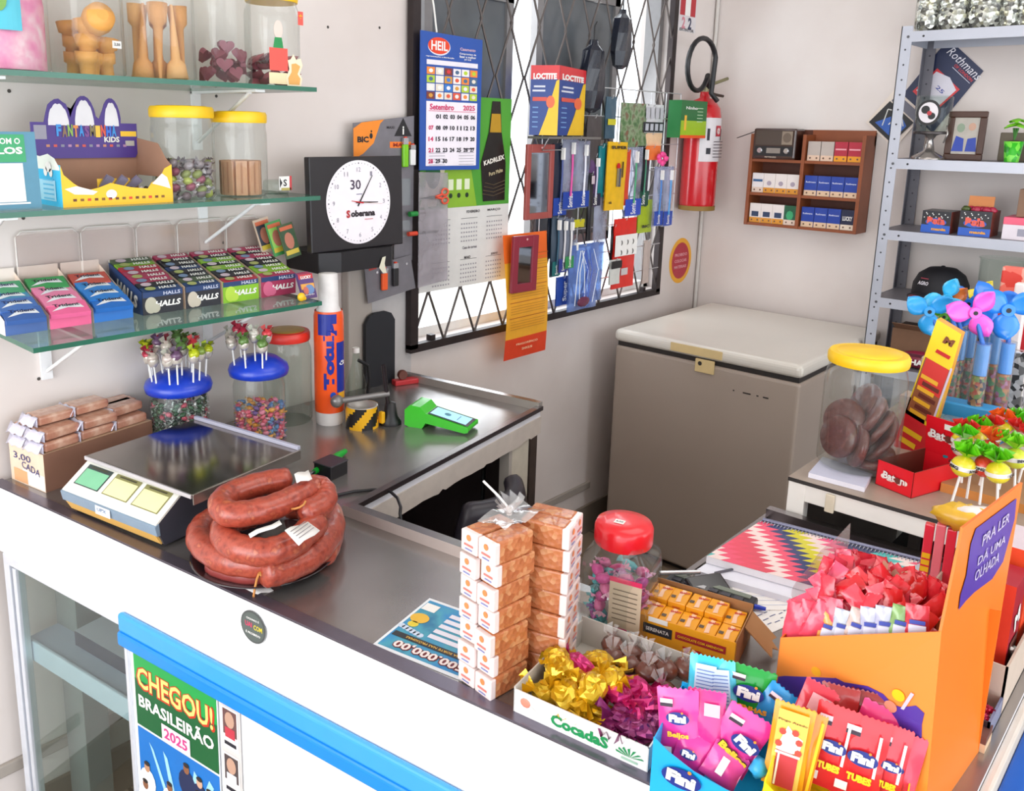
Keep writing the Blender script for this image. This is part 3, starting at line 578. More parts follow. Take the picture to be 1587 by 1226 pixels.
def gum_box(pa, pb, label, cols, trim, frontm):
    a = PY(pa, 510, 1.77); c = PY(pb, 500, 1.77); w = c.x-a.x-.004; hf, hr, dp = .03, .09, .155; L = math.hypot(dp, hr-hf)
    t = thing('gum_box', label, 'box', (a.x, 1.77, SZ[2]), 0, 'boxes of gum and mints on the lowest shelf')
    b = MB(); b.box(0, 0, 0, w, .001, hf, frontm); b.add([(0, 0, 0), (0, dp, 0), (0, dp, hr), (0, 0, hf)], [(0, 1, 2, 3)], MT('eadfe0', .5)); b.add([(w, 0, 0), (w, dp, 0), (w, dp, hr+.01), (w, 0, hf)], [(3, 2, 1, 0)], MT('eed8c8', .5)); b.box(0, dp, 0, w, dp+.001, hr+.02, MT('e9dcd2', .5)); b.build('carton', t)
    for i, cc in enumerate(cols):
        u = (i+.4)/(len(cols)+.6); q = MB(); q.fr((w/2, u*dp, hf+u*(hr-hf)-.004), (1, -.12+.08*(i % 3), 0), (0, dp, hr-hf)); ph = L/len(cols)*.62; m = MT(cc, .35)
        q.M = q.M @ Matrix.Translation((0, 0, .004+.0015*(i % 2)-i*.0008)); q.box(-w*.46, -ph, -.004, w*.46, ph*.8, .006, m); q.poly([(-w*.4, -ph*.5), (-w*.1, ph*.35), (w*.3, ph*.3), (w*.36, -ph*.3), (0, -ph*.1)], MT('eef0f4', .4), .0066)
        q.text('Trident', -w*.02, ph*.25, w*.6, ph*.42, trim, .0075, .03); q.build('gum_pack', t)
    return t
gum_box(8, 76, 'blue gum box at the left end of the lowest shelf', ['3f63a8', '4a72b8', '4a8fb8', '46a070'], MT('1f2c5c', .4), MT('4a6aa8', .4))
gum_box(78, 145, 'pink gum box between the two blue gum boxes', ['f06a9c', 'ee86ac', 'f08cb4', '3fa05c'], MT('30303a', .4), MT('f26a9a', .4))
gum_box(147, 210, 'bright blue gum box beside the black mint boxes', ['2b6fc4', '2f7fd0', '3a8ad4', 'c8564a'], MT('1c2440', .4), MT('2f78cc', .4))
# card packets at the shelf end, pictures leaning on them
p = on_shelf(478, 1.69, 2)
for i in range(3):
    b = MB(); b.at(rx=-.35, rz=.1*i).box(-.022, 0, 0, .022, .003, .062, MT('5a3f78', .35)); b.M = Matrix.Rotation(.1*i, 4, 'Z') @ Matrix.Rotation(-.35, 4, 'X') @ Matrix(((1, 0, 0, 0), (0, 0, -1, 0), (0, 1, 0, 0), (0, 0, 0, 1)))
    b.rect(0, .055, .043, .012, MT('c4343c', .4)); b.text('LUCKY', 0, .053, .032, .008, WHITE, .0014, .04); b.rect(0, .03, .04, .014, MT('e0a04a', .4), .0009); b.disc(.004, .022, .014, MT('6a8ab8', .4), .0012, .012, 14); b.disc(-.008, .02, .008, MT('c86a5a', .4), .0015, .01, 12); b.text('***', 0, .008, .03, .005, WHITE, .0014)
    tag(b.build('card_packet'), ['red and purple card packet at the front right corner of the lowest shelf', 'card packet just behind the corner packet on the lowest shelf', 'rearmost card packet at the end of the lowest shelf'][i], 'card packet', 'card packets at the shelf end', loc=(p.x+.006*i, p.y+.012*i, SZ[2]))
p = on_shelf(464, 1.67, 2)
tag(MB().ell(0, 0, .011, .011, .008, .011, MT('f2c01e', .3), 10, 8).ell(.008, 0, .007, .006, .006, .006, MT('f2c01e', .3), 8, 6).build('yellow_toy'), 'tiny yellow plastic toy at the right front edge of the lowest shelf', 'toy', loc=p)
p = PY(425, 395, 1.90)
for i in range(3):
    b = MB(); b.at(ry=-.2, rx=-.18).box(-.024, 0, -.045, .024, .002, .045, MT(['c9b09a', '3f8f4a', '38502e'][i], .4)); b.M = Matrix.Rotation(-.2, 4, 'Y') @ Matrix.Rotation(-.18, 4, 'X') @ Matrix(((1, 0, 0, 0), (0, 0, -1, 0), (0, 1, 0, 0), (0, 0, 0, 1)))
    b.rect(0, 0, .04, .07, MT(['2f3440', '8fc45a', '2b4a2a'][i], .4)); b.disc(0, 0, .014, MT('b5705a', .5), .001, .022, 14); b.rect(0, -.03, .04, .012, MT('c9b03a', .4), .0012); b.rect(0, .034, .04, .01, MT('c8603a', .4), .0012)
    tag(b.build('picture_card'), ['picture card with orange strip, leftmost of the cards above the red mint box', 'green picture card in the middle of the three upright cards', 'dark green picture card with yellow strip, rightmost upright card'][i], 'card', 'upright picture cards on the lowest shelf', loc=(p.x-.03+.02*i, 1.895-.025*i, 1.283+.135-.006*i))
# clear plastic dividers at the back of the lowest shelf
for i, (pa, pb) in enumerate(((20, 118), (122, 205), (208, 268), (272, 345), (348, 398))):
    a = PY(pa, 352, 1.935); c = PY(pb, 352, 1.935); b = MB(); cp = clear_mat('divider_plastic', 'efe9e6', .2, .08, .06) if i == 0 else cp
    b.tube([(a.x, 1.928, 1.283), (a.x, 1.928, 1.455), (a.x+.012, 1.928, 1.467), (c.x-.012, 1.928, 1.467), (c.x, 1.928, 1.455), (c.x, 1.928, 1.283)], .0022, MT('d6cfca', .3), 6)
    b.box(a.x, 1.924, 1.283, c.x, 1.926, 1.46, cp); o = b.build('clear_divider'); tag(o, 'clear plastic divider standing behind %s' % ['the leftmost blue gum box', 'the pink gum box', 'the bright blue gum box', 'the two left mint boxes', 'the two right mint boxes'][i], 'divider', 'clear dividers behind the sweet boxes')
# ============================================================= wall things between the shelves and the window
def wallf(b, x, y, z): return b.fr((x, y, z), (1, 0, 0), (0, 0, 1))
# clock standing on a black bracket box
t = thing('wall_clock', 'square black clock with round white dial and red and black lettering', 'clock', (1.355, 1.80, 1.372), rz=0, rx=-.03)
MB().box(0, 0, 0, .325, .022, .25, MT('1d1a1e', .35)).build('frame', t, bevel=.003)
b = MB(); cx, cz, R = .163, .127, .113; wallf(b, cx, -.0005, cz); b.disc(0, 0, R, MT('f3edf2', .25, coat=.5), .001, n=64); b.disc(0, 0, 0, INK)
tk = MT('8f8a98', .5)
for i in range(60):
    a = i*PI/30; r0 = R*.93; w = .0022 if i % 5 == 0 else .0012; b.disc(r0*math.sin(a), r0*math.cos(a), w, MT('4a4656', .5), .0022, n=6)
for h in range(1, 13):
    a = h*PI/6; b.text(str(h), R*.78*math.sin(a), R*.78*math.cos(a), .013 if h > 9 else .007, .012, tk, .0022, -.005)
b.text('30', -.012, .048, .036, .026, MT('3a2a44', .5), .0024, .01); b.rect(.0, .022, .02, .002, MT('6a6a8a', .5), .0023); b.text('S', -.04, -.03, .013, .021, MT('b3252c', .5), .0024, .05); b.text('oberana', .012, -.03, .086, .018, MT('2a2028', .5), .0024, .05); b.rect(.032, -.047, .03, .002, MT('c86a70', .5), .0023)
b.build('dial', t)
def hand(ang, L, w, m, nm, z, tail=.012):
    q = MB(); wallf(q, cx, -.002-z, cz); s, c = math.sin(ang), math.cos(ang); q.prism([(-tail*s-w*c, -tail*c+w*s), (L*s-w*.4*c, L*c+w*.4*s), (L*s+w*.4*c, L*c-w*.4*s), (-tail*s+w*c, -tail*c-w*s)], .0008, m); q.build(nm, t)
hand(.58, .085, .002, BLACK, 'minute_hand', .002); hand(1.60, .066, .0024, BLACK, 'hour_hand', .001); hand(1.66, .08, .0007, MT('c99a90', .4), 'second_hand', .003); hand(-1.4, .03, .002, MT('c8202a', .4), 'alarm_hand', .0035)
MB().at().box(0, 0, 0, 0, 0, 0, BLACK)
t = thing('wall_bracket', 'black bracket box under the square clock with a hanging white tag', 'bracket', (1.372, 1.775, 1.318))
b = MB(); b.prism([(0, .165), (0, .02), (.06, 0), (.24, 0), (.272, .03), (.272, .165)], .054, BLACK); b.build('bracket_box', t, bevel=.003)
b = MB(); wallf(b, .19, -.004, -.01); b.prism([(0, .01), (.012, .038), (.024, .04), (.02, .02), (.027, -.008), (.014, -.006)], .001, MT('d9d6c0', .6)); b.build('paper_tag', t)
# lighter cards
def lighter(cx, cz, col, nm, lab, y, h=.06, grp='lighters on the display cards'):
    o = thing(nm, lab, 'lighter', (cx, y, cz), 0, grp); MB().box(-.011, -.010, 0, .011, 0, h*.78, MT(col, .25, var=.05)).build('lighter_body', o, bevel=.003)
    MB().box(-.010, -.009, h*.78, .010, -.001, h, MT('b9bcc0', .25, .9)).box(-.004, -.009, h, .004, -.002, h+.004, MT('d8402a', .4)).build('lighter_top', o); return o
t = thing('lighter_card', 'grey lighter display card with orange corner, above the clock', 'display card', (1.578, 1.90, 1.44))
gc = MT('77747a', .35, .1, .15, 30)
b = MB(); wallf(b, 0, 0, 0); b.prism([(0, 0), (.235, 0), (.235, .295), (0, .27)], .002, gc); w, h = .235, .27
b.poly([(0, h-.015), (0, h-.10), (.035, h-.085), (.075, h-.055), (.10, h), (.115, h+.012), (.03, h+.002)], MT('f08a24', .4), .0028); b.text('BIC', .035, h-.045, .042, .017, BLACK, .0034, .05); b.disc(.065, h-.035, .006, BLACK, .0034, .008); b.disc(.066, h-.022, .003, BLACK, .0034)
b.rect(.18, h-.06, .085, .018, MT('f07a24', .4), .0028); b.text('MAXI', .18, h-.06, .06, .011, MT('9c2a1a', .4), .0034, .04); b.poly([(.155, h-.035), (.19, h+.018), (.225, h-.035)], BLACK, .003); b.text('i', .19, h-.018, .006, .024, WHITE, .0036, .03); b.text('MAXI', .14, h-.01, .03, .008, MT('3a363c', .4), .003)
for i in range(5): b.disc(.02+.03*i, h-.10, .005, MT('dcdce0', .2, .8), .004)
b.build('card', t)
lighter(1.77, 1.90-.0+0 and 1.585, '7ac618', 'lighter', 'green lighter on the grey card right of the clock', 1.895, .085); lighter(1.80, 1.59, 'e8e8e8', 'lighter', 'white lighter beside the green one on the grey card', 1.895, .06)
t = thing('blister_strip', 'grey blister strip hanging right of the clock below the lighters', 'blister pack', (1.735, 1.90, 1.31))
b = MB(); wallf(b, 0, 0, 0); b.prism([(.0, 0), (.075, -.01), (.075, .26), (.0, .26)], .0015, gc); b.rect(.04, .2, .05, .08, MT('8d9296', .2, .3), .0024); b.rect(.04, .09, .05, .05, MT('8d9296', .2, .3), .0024); b.build('card', t)
t = thing('lighter_card', 'tilted grey lighter card with an orange and a black lighter, below the clock', 'display card', (1.622, 1.89, 1.19)); t.rotation_euler = (0, -.12, 0)
b = MB(); wallf(b, 0, 0, 0); b.prism([(0, 0), (.195, 0), (.185, .108), (0, .108)], .002, gc); b.rect(.03, .1, .03, .008, MT('b04038', .5), .0028)
for i in range(4): b.disc(.045+.04*i, .085, .004, MT('dcdce0', .2, .8), .004)
b.build('card', t)
lighter(1.678, 1.225, 'ec5a22', 'lighter', 'orange lighter on the tilted card below the clock', 1.884, .066); lighter(1.722, 1.232, '1c1c20', 'lighter', 'black lighter on the tilted card below the clock', 1.884, .07)
# clear blister bag with scissors in front of the green calendar
t = thing('scissors_blister', 'milky clear blister sheet below the left side of the blue calendar', 'blister pack', (1.815, 1.878, 1.215))
bl_ = clear_mat('milky_blister', 'e6e3e6', .2, .08, .32, 'c9c3c9'); b = MB(); wallf(b, 0, 0, 0); b.prism([(.0, 0), (.13, .012), (.125, .35), (.0, .355)], .002, bl_); b.build('blister', t)
def scissors(x, z, m, lab, ang, s=1):
    o = thing('scissors', lab, 'scissors', (x, 1.872, z)); o.rotation_euler = (0, ang, 0); q = MB(); wallf(q, 0, 0, 0)
    for sg in (1, -1):
        q.M = Matrix(((1, 0, 0, 0), (0, 0, -1, 0), (0, 1, 0, 0), (0, 0, 0, 1)))
        q.tube([(.055*s+.014*s*math.cos(a)+.002, sg*.013*s+.010*s*math.sin(a), .002) for a in [2*PI*k/14 for k in range(14)]], .0032*s, m, 6, True); q.tube([(.042*s, sg*.006, .002), (.015*s, 0, .002)], .004*s, m, 6)
    q.build('handles', o); q = MB(); wallf(q, 0, 0, 0); q.prism([(.03*s, .003), (.0, .004), (-.05*s, .001), (0, -.004), (.03*s, -.003)], .0012, MT('8d9094', .25, .9), z=.001); q.build('blades', o)
scissors(1.865, 1.492, MT('e2543c', .35), 'orange red scissors with both finger loops showing, beside the green calendar', -.03)
o = thing('paint_brush', 'green handled brush lying level on the blister, below the scissors loops', 'brush', (1.78, 1.88, 1.445)); MB().at(ry=PI/2).cyl(0, 0, 0, .008, .03, GREEN, 12).build('brush_handle', o); MB().at(ry=PI/2).cyl(0, 0, .03, .0025, .085, MT('77706c', .3, .5), 8).build('brush_rod', o)
o = thing('craft_knife', 'orange handled knife lying level on the blister, lowest of the three tools', 'knife', (1.775, 1.88, 1.385)); MB().at(ry=PI/2).cyl(0, 0, 0, .007, .035, MT('d8452c', .4), 12).build('knife_handle', o); MB().box(.03, -.002, -.004, .125, 0, .004, MT('55504e', .35, .6)).build('knife_blade', o)
# HEIL calendar
t = thing('wall_calendar', 'blue calendar for September 2025 hanging on the window grille', 'calendar', (1.822, 1.885, 1.575))
w, h = .275, .405; b = MB(); wallf(b, w/2, 0, h/2); b.prism([(-w/2, -h/2), (w/2-.006, -h/2-.003), (w/2-.004, h/2-.006), (-w/2, h/2)], .003, MT('2450a4', .35)); Z0 = .004
b.disc(-w*.22, h*.40, .048, MT('dfe3ee', .4), Z0, .026); b.disc(-w*.225, h*.405, .046, MT('e2401f', .35), Z0+.0006, .024); b.text('HEIL', -w*.22, h*.405, .070, .027, WHITE, Z0+.0014, .025)
b.text('Casamento', w*.24, h*.40, .07, .009, MT('d9b8c8', .4), Z0); b.text('Compromisso de', w*.24, h*.365, .075, .007, WHITE, Z0); b.text('fazer o melhor', w*.24, h*.345, .075, .007, WHITE, Z0); b.text('por você', w*.24, h*.325, .03, .007, WHITE, Z0); b.text('representações e distribuição', -w*.2, h*.325, .12, .005, WHITE, Z0)
b.rect(0, h*.285, w*.82, .014, MT('e9e4ec', .4), Z0)
r = random.Random(21); pal = ['e9e6e2', 'e05a3c', 'ef8a3a', '4a6a8c', 'd8343a', 'd6983a', 'f0ede8', 'efe9ea', 'b4cf3a', '3a7ac8', '7a3a34', 'e6dccc']
for j in range(4):
    for i in range(6): x = -w*.345+w*.138*i; y = h*.225-.024*j; b.rect(x, y, .034, .021, MT(pal[r.randrange(12)], .4), Z0); b.disc(x, y, .009, MT(pal[r.randrange(12)], .4), Z0+.0006, .006, 10)
b.prism([(-w*.41, -h*.47), (w*.41, -h*.475), (w*.41, h*.005), (-w*.41, h*.005)], .001, MT('efe8f0', .5), z=.004); Z1 = .0062; mg = MT('d23a6c', .5)
b.text('Setembro', -w*.17, -h*.035, .105, .018, mg, Z1, .03); b.text('2025', w*.27, -h*.035, .055, .016, mg, Z1, .03); b.rect(0, -h*.065, w*.76, .0015, mg, Z1)
d = 1
for row in range(5):
    for c in range(7):
        if (row == 0 and c == 0) or d > 30: continue
        b.text('%02d' % d, -w*.34+w*.113*c, -h*.105-.0335*row, .021, .0135, mg if c == 0 else MT('2a2a34', .5), Z1, .04); d += 1
for (x, n) in ((-w*.24, 5), (w*.24, 5)):
    for k in range(n): b.rect(x, -h*.375-.009*k, .07, .0012, MT('8a8490', .5), Z1)
b.rect(w*.28, -h*.345, .05, .004, MT('6a6470', .5), Z1)
b.build('calendar_sheet', t)
MB().tube([(.07, .001, h+.0), (.055, .0, h+.075), (.04, .01, h+.16)], .003, MT('e6e4e0', .4), 6).build('hanging_string', t)
# green beer calendar
t = thing('wall_calendar', 'green and white calendar with a black beer bottle, behind the blue calendar', 'calendar', (1.945, 1.905, 1.19))
b = MB(); wallf(b, 0, 0, 0); W2, H2 = .325, .61; b.prism([(-.10, -.0), (W2, 0), (W2, .262), (-.10, .262)], .002, MT('d9d7d3', .5)); b.prism([(-.10, .262), (W2, .262), (W2, H2), (-.10, H2)], .002, MT('4a9a2e', .4, var=.15, sc_=5))
b.poly([(.0, .262), (.16, .262), (.12, .42), (-.0, .42)], MT('86b32c', .4), .003); b.poly([(-.1, .27), (-.03, .27), (.02, .42), (-.05, .42)], MT('e3dcb8', .4), .0032); b.disc(-.045, .37, .032, MT('1f6b3a', .4), .0036, .045)
b.poly([(.19, .275), (.30, .275), (.30, .40), (.275, .50), (.265, .60), (.225, .60), (.21, .50), (.175, .40)], MT('1b1612', .25), .0042); b.poly([(.215, .50), (.272, .50), (.266, .56), (.222, .56)], MT('c79a2c', .35, .4), .0048); b.text('KADRLEX', .24, .41, .105, .016, MT('e9e3d8', .4), .005, .04, rot=.2); b.text('Puro Malte', .25, .37, .07, .013, MT('c9b890', .4), .005, .02, rot=.2)
for k in range(4): b.tube([(.185+.004*k, .30+.012*k, .0045), (.24, .292+.012*k, .005), (.298, .305+.012*k, .0045)], .001, MT('8a7a5a', .3, .5), 4)
for k in range(3): b.rect(.035+.038*k, .335, .024, .034, MT('dfe8c8', .4), .0036); b.disc(.035+.038*k, .30, .008, MT('14301a', .4), .0036)
for (x, nm) in ((.0, 'FEVEREIRO'), (.16, 'FEVEREIRO'), (.275, 'MARÇO')): b.text('' if x == 0 else nm, x*.9, .245, .065, .009, INK, .0032)
b.text('MAIO', .12, .095, .03, .009, INK, .0032); b.text('JUNHO', .255, .095, .035, .009, INK, .0032); dm = MT('9a969c', .5)
for (x0, z0) in ((-.04, .15), (.09, .15), (.215, .15), (-.04, .015), (.09, .015), (.215, .015)):
    for j in range(5):
        for i in range(7): b.rect(x0+.012*i, z0+.014*j, .006, .005, dm, .003)
    b.rect(x0+.036, z0+.074, .08, .0012, INK, .003)
b.text('Casa de carnes', .13, .128, .07, .010, MT('6a666e', .5), .0032)
b.build('calendar_sheet', t)
# orange calendar
t = thing('wall_calendar', 'narrow orange and yellow calendar hanging over the lower edge of the grille', 'calendar', (2.20, 1.862, .91))
b = MB(); b.at(rz=0); N = 14
def oc(u, v): return (.235*u+.012*(1-v)*(1), -.006-.012*math.sin(v*PI*1.3)*(1-u*.4), .44*v)
for (v0, v1, mm) in ((0, .17, MT('e2421f', .4)), (.17, .78, MT('f0ac2c', .4, var=.1)), (.78, 1, MT('ee6a22', .4, var=.15, sc_=12))): b.grid(4, 5, lambda u, v: oc(u, v0+(v1-v0)*v), mm, False)
b.build('calendar_sheet', t, solid=.0012)
b = MB(); wallf(b, .12, -.021, 0); lm = MT('b5601c', .5)
for k in range(5):
    z0 = .11+.055*k
    for j in range(4): b.rect(.0, z0+.009*j, .19, .0022, MT('c98a28', .5), .001)
    b.rect(0, z0+.04, .2, .0025, lm, .001)
b.text('FRIGORÍFICO', 0, .055, .12, .009, MT('f3c9a0', .4), .001); b.text('2025', .0, .035, .06, .008, MT('f3c9a0', .4), .001); b.rect(-.085, .36, .04, .12, MT('d9441f', .4), .001); b.text('20', -.085, .35, .03, .02, MT('f0c050', .4), .0016)
b.build('printed_months', t)
# red framed mirrors
mir = MT('b9bfc4', .05, 1, .05)
def mirror(x, y, z, w, h, lab, ry=0, fm='a03038', fw=.022):
    t = thing('hanging_mirror', lab, 'mirror', (x, y, z), 0, 'red framed mirrors on the rack'); t.rotation_euler = (0, ry, 0); fm = MT(fm, .4)
    b = MB(); b.box(0, -.008, 0, fw, .004, h, fm).box(w-fw, -.008, 0, w, .004, h, fm).box(fw, -.008, 0, w-fw, .004, fw, fm).box(fw, -.008, h-fw*1.3, w-fw, .004, h, fm); b.build('frame', t, bevel=.002); MB().box(fw*.9, -.003, fw*.9, w-fw*.9, 0, h-fw*1.2, mir).build('mirror_glass', t)
    MB().at(w/2, -.009, h-.012, rx=PI/2).cyl(0, 0, 0, .004, .002, MT('d8a0a0', .3), 10).build('hole_ring', t)
mirror(2.283, 1.845, 1.398, .15, .255, 'large brown red framed mirror hanging below the glue box', fm='9c4a44'); mirror(2.213, 1.838, 1.153, .135, .195, 'small dark red framed mirror on the orange calendar', .03, '8c2236', .03)
# safety sign + round sticker on the wall by the corner
b = MB(); wallf(b, 3.465, YW, 2.19); b.prism([(-.075, -.065), (.075, -.065), (.075, .10), (-.075, .10)], .001, MT('dcd8da', .4)); b.rect(0, .05, .13, .10, MT('b8202e', .4), .0016); b.rect(-.002, .05, .045, .10, WHITE, .0022); b.text('2', .022, -.03, .03, .05, MT('2a3050', .4), .002, .04); b.text('2', -.032, -.03, .03, .05, MT('d88a98', .4), .002, .04); b.text('EXTINTOR', 0, -.058, .12, .012, INK, .002, .02)
tag(b.build('extinguisher_sign'), 'small red and white sign above the fire extinguisher hose', 'sign')
b = MB(); wallf(b, 3.556, YW, 1.123); b.disc(0, 0, .1, MT('eda81c', .4), .001, .105, 40); b.disc(0, 0, .078, MT('b42438', .4), .0016, .084, 40)
for k, tx_ in enumerate(('PROIBIDO', 'COLOCAR', 'MATERIAIS')): b.text(tx_, 0, .028-.028*k, .11, .014, MT('e9a8b0', .4), .0024, .02)
tag(b.build('round_sticker'), 'round orange and dark red sticker on the wall under the extinguisher', 'sticker')

# ------------------------------------------------------------- fire extinguisher
p = PY(1080, 240, 1.84)
t = thing('fire_extinguisher', 'red fire extinguisher with black hose hanging in the corner', 'fire extinguisher', (p.x+.06, 1.855, 1.365)); rdm = MT('c4141f', .25, coat=.4, var=.05)
MB().lathe([(.06, 0), (.074, .006), (.077, .03), (.077, .40), (.07, .44), (.045, .475), (.022, .485), (.02, .51)], rdm, 40).build('cylinder', t)
MB().lathe([(.0785, .002), (.0785, .022)], MT('8a6a2a', .6), 40, cap=False).build('base_ring', t)
b = MB(); n = 12
for i in range(n):
    a0 = -2.75+1.75*i/n; a1 = -2.75+1.75*(i+1)/n; R = .0782
    b.quad([(R*math.cos(a0), R*math.sin(a0), .215), (R*math.cos(a1), R*math.sin(a1), .215), (R*math.cos(a1), R*math.sin(a1), .40), (R*math.cos(a0), R*math.sin(a0), .40)], MT('d9d3d6', .4))
def onc(a, z): return Vector((.0784*math.cos(a), .0784*math.sin(a), z))
for a, zz, ww, hh, mm in ((-1.65, .345, .034, .045, MT('b82a3a', .4)), (-2.25, .26, .02, .026, INK), (-2.3, .33, .012, .05, INK), (-1.25, .33, .014, .05, INK)):
    b.fr(onc(a, zz), (-math.sin(a), math.cos(a), 0), (0, 0, 1)).rect(0, 0, ww, hh, mm, .001)
b.fr(onc(-1.65, .345), (-math.sin(-1.65), math.cos(-1.65), 0), (0, 0, 1)).text('@', 0, 0, .022, .028, WHITE, .002)
for k in range(6): b.fr(onc(-1.6, .30-.013*k), (-math.sin(-1.6), math.cos(-1.6), 0), (0, 0, 1)).rect(0, 0, .075, .003, MT('4a3a44', .5), .0016)
b.build('instruction_label', t)
b = MB(); b.cyl(0, 0, .508, .018, .025, MT('8a8266', .4, .7)); b.tube([(0, 0, .53), (.03, -.02, .545), (.10, -.05, .57)], .007, MT('8f8a6a', .4, .7), 8); b.tube([(0, 0, .515), (.05, -.025, .50), (.09, -.04, .495)], .006, MT('4a3a34', .5, .5), 8); b.build('valve_handle', t)
pts = []
for k in range(22):
    u = k/21; a = -.35-u*5.6; pts.append((-.125+.105*math.cos(a), -.02-.03*u, .615+.105*math.sin(a)))
pts = [(-.0, -.01, .525)]+pts+[(-.06, -.06, .50), (-.03, -.075, .47)]
MB().tube(pts, .0105, BLACK, 10).build('hose', t)
b = MB(); b.box(-.008, .077, .30, .008, .084, .46, MT('5a5654', .4, .5)); b.build('wall_hook', t)
# ============================================================= rack of small goods hanging on the grille
wire = MT('cfd0d2', .3, .6)
rx0, rx1, rz0, rz1, ry = 2.42, 3.36, 1.13, 1.86, 1.885
t = thing('wire_rack', 'pale wire rack hooked on the window grille holding small packs', 'rack', (rx0, ry, rz0)); rw, rh = rx1-rx0, rz1-rz0
b = MB()
for i in range(9): x = rw*i/8; b.tube([(x, 0, 0 if 1 < i < 7 else .2), (x, 0, rh)], .0022, wire, 5)
b.build('upright_wire', t)['kind'] = 'stuff'
b = MB()
for k in range(8): z = rh*k/7; b.tube([(0 if k > 1 else .2, -.003, z), (rw if k > 1 else rw-.1, -.003, z)], .0022, wire, 5)
b.build('cross_wire', t)['kind'] = 'stuff'
def hook(x, z, y1):
    MB().tube([(x-rx0, -.002, z-rz0), (x-rx0, y1-ry, z-rz0), (x-rx0, y1-ry-.004, z-rz0+.012)], .0018, wire, 5).build('hook', t)
def pack(nm, px, py0, py1, wpx, y, col, lab, cat, grp=None, art=None, tilt=0, wave=.004, gl_=.3, cap=None):
    """a hanging pack: pixel column, top and bottom rows on its own hanging plane"""
    a = PY(px-wpx/2, py0, y); c = PY(px+wpx/2, py0, y); d = PY(px, py1, y); w = c.x-a.x; z1 = (a.z+c.z)/2; h = z1-d.z
    o = thing(nm, lab, cat, ((a.x+c.x)/2, y, z1), 0, grp); o.rotation_euler = (0, tilt, 0)
    b = MB(); m = col if not isinstance(col, str) else MT(col, gl_, var=.12, sc_=40)
    b.grid(6, 8, lambda u, v: ((u-.5)*w, -.003-wave*math.sin(u*PI)*math.sin(v*PI)-wave*.3*math.sin(u*9+v*7), -h*(1-v)), m); b.grid(6, 8, lambda u, v: ((.5-u)*w, .001, -h*(1-v)), m, False)
    b.box(-w/2, -.0035, -.012, w/2, -.001, 0, m); b.build('pack', o)
    if art:
        q = MB(); wallf(q, 0, -.004-wave*1.15, -h/2); art(q, w, h); q.build('contents', o)
    hook(o.location.x, z1-.006, y-.008); return o
def brush(cols, n=1, cap=BLUE):
    def f(q, w, h):
        for i in range(n):
            x = (i-(n-1)/2)*w/max(1, n)*.9; m = MT(cols[i % len(cols)], .3)
            q.tube([(x, h*.4, .004), (x+.002, h*.1, .005), (x-.002, -h*.3, .005)], .0038, m, 6); q.box(x-.005, h*.28, .002, x+.005, h*.44, .014, WHITE)
        q.rect(0, -h*.36, w*.95, h*.24, cap, .002); q.text('Sorriso', 0, -h*.36, h*.2, w*.3, WHITE, .003, .02, rot=PI/2)
    return f
tbp = clear_mat('pack_plastic', 'e4e6ee', .2, .07, .3, 'c6cbe0')
pack('toothbrush_pack', 868, 222, 335, 22, 1.86, '1c2336', 'black backed toothbrush pack left of the pink toothbrush', 'toothbrush', 'toothbrush packs on the rack', brush(['3a4a8a']))
pack('toothbrush_pack', 884, 214, 325, 24, 1.85, tbp, 'toothbrush pack with one bright pink handle', 'toothbrush', 'toothbrush packs on the rack', brush(['e0409a']))
pack('toothbrush_pack', 904, 218, 322, 20, 1.855, tbp, 'white toothbrush pack right of the pink one', 'toothbrush', 'toothbrush packs on the rack', brush(['e8e8f0']))
pack('toothbrush_pack', 922, 240, 320, 18, 1.86, '5a3a6a', 'purple narrow brush pack between white and teal ones', 'toothbrush', 'toothbrush packs on the rack', brush(['c8c0d8'], 1, MT('2a2a40', .4)))
for i, (px, c) in enumerate(((940, '1f8a94'), (933, '187880'), (948, '2a9aa4'))):
    pack('hair_comb_pack', px, 222+4*i, 300+5*i, 10, 1.862-.008*i, c, ['teal strip pack hanging in the middle of the rack', 'dark teal strip pack behind the middle strip', 'light teal strip pack right of the middle strip'][i], 'pack', 'teal strip packs')
def yelart(q, w, h):
    q.text('SUPER', 0, h*.42, w*.8, .012, BLACK, .002, .04); q.box(-.006, -h*.15, .002, .008, h*.12, .012, MT('8a8f94', .25, .8)); q.disc(0, h*.15, .012, RED, .004); q.rect(w*.25, h*.1, .008, .06, BLACK, .002); q.text('cola', -w*.3, -h*.38, .02, .012, BLACK, .002, .04)
pack('glue_blister', 957, 220, 325, 30, 1.84, 'e9b61c', 'yellow blister card with a red and grey tool', 'blister pack', None, yelart, .02)
pack('red_card', 972, 232, 318, 10, 1.845, 'd0432a', 'narrow orange red card beside the yellow blister', 'card')
pack('toothbrush_pack', 983, 228, 335, 26, 1.85, tbp, 'clear toothbrush pack with green bristles right of the yellow blister', 'toothbrush', 'toothbrush packs on the rack', brush(['3aa06a'], 1, MT('2a4ab8', .4)))
pack('dark_pack', 998, 226, 320, 18, 1.858, '232a30', 'dark pack hanging right of the green bristle toothbrush', 'pack', 'dark packs on the rack', brush(['2a7a5a'], 1, MT('1a4a3a', .4)))
pack('lime_pack', 1000, 310, 360, 22, 1.86, 'a3b81e', 'lime green pack at the lower right of the rack', 'pack', None, lambda q, w, h: q.text('BIC', 0, -h*.3, w*.5, .012, BLACK, .002, .04))
pack('toothbrush_pack', 1022, 258, 350, 14, 1.84, tbp, 'left toothbrush pack of the pair at the right end of the rack', 'toothbrush', 'toothbrush packs on the rack', brush(['3a7ac8'], 1, MT('2a4aa8', .4)))
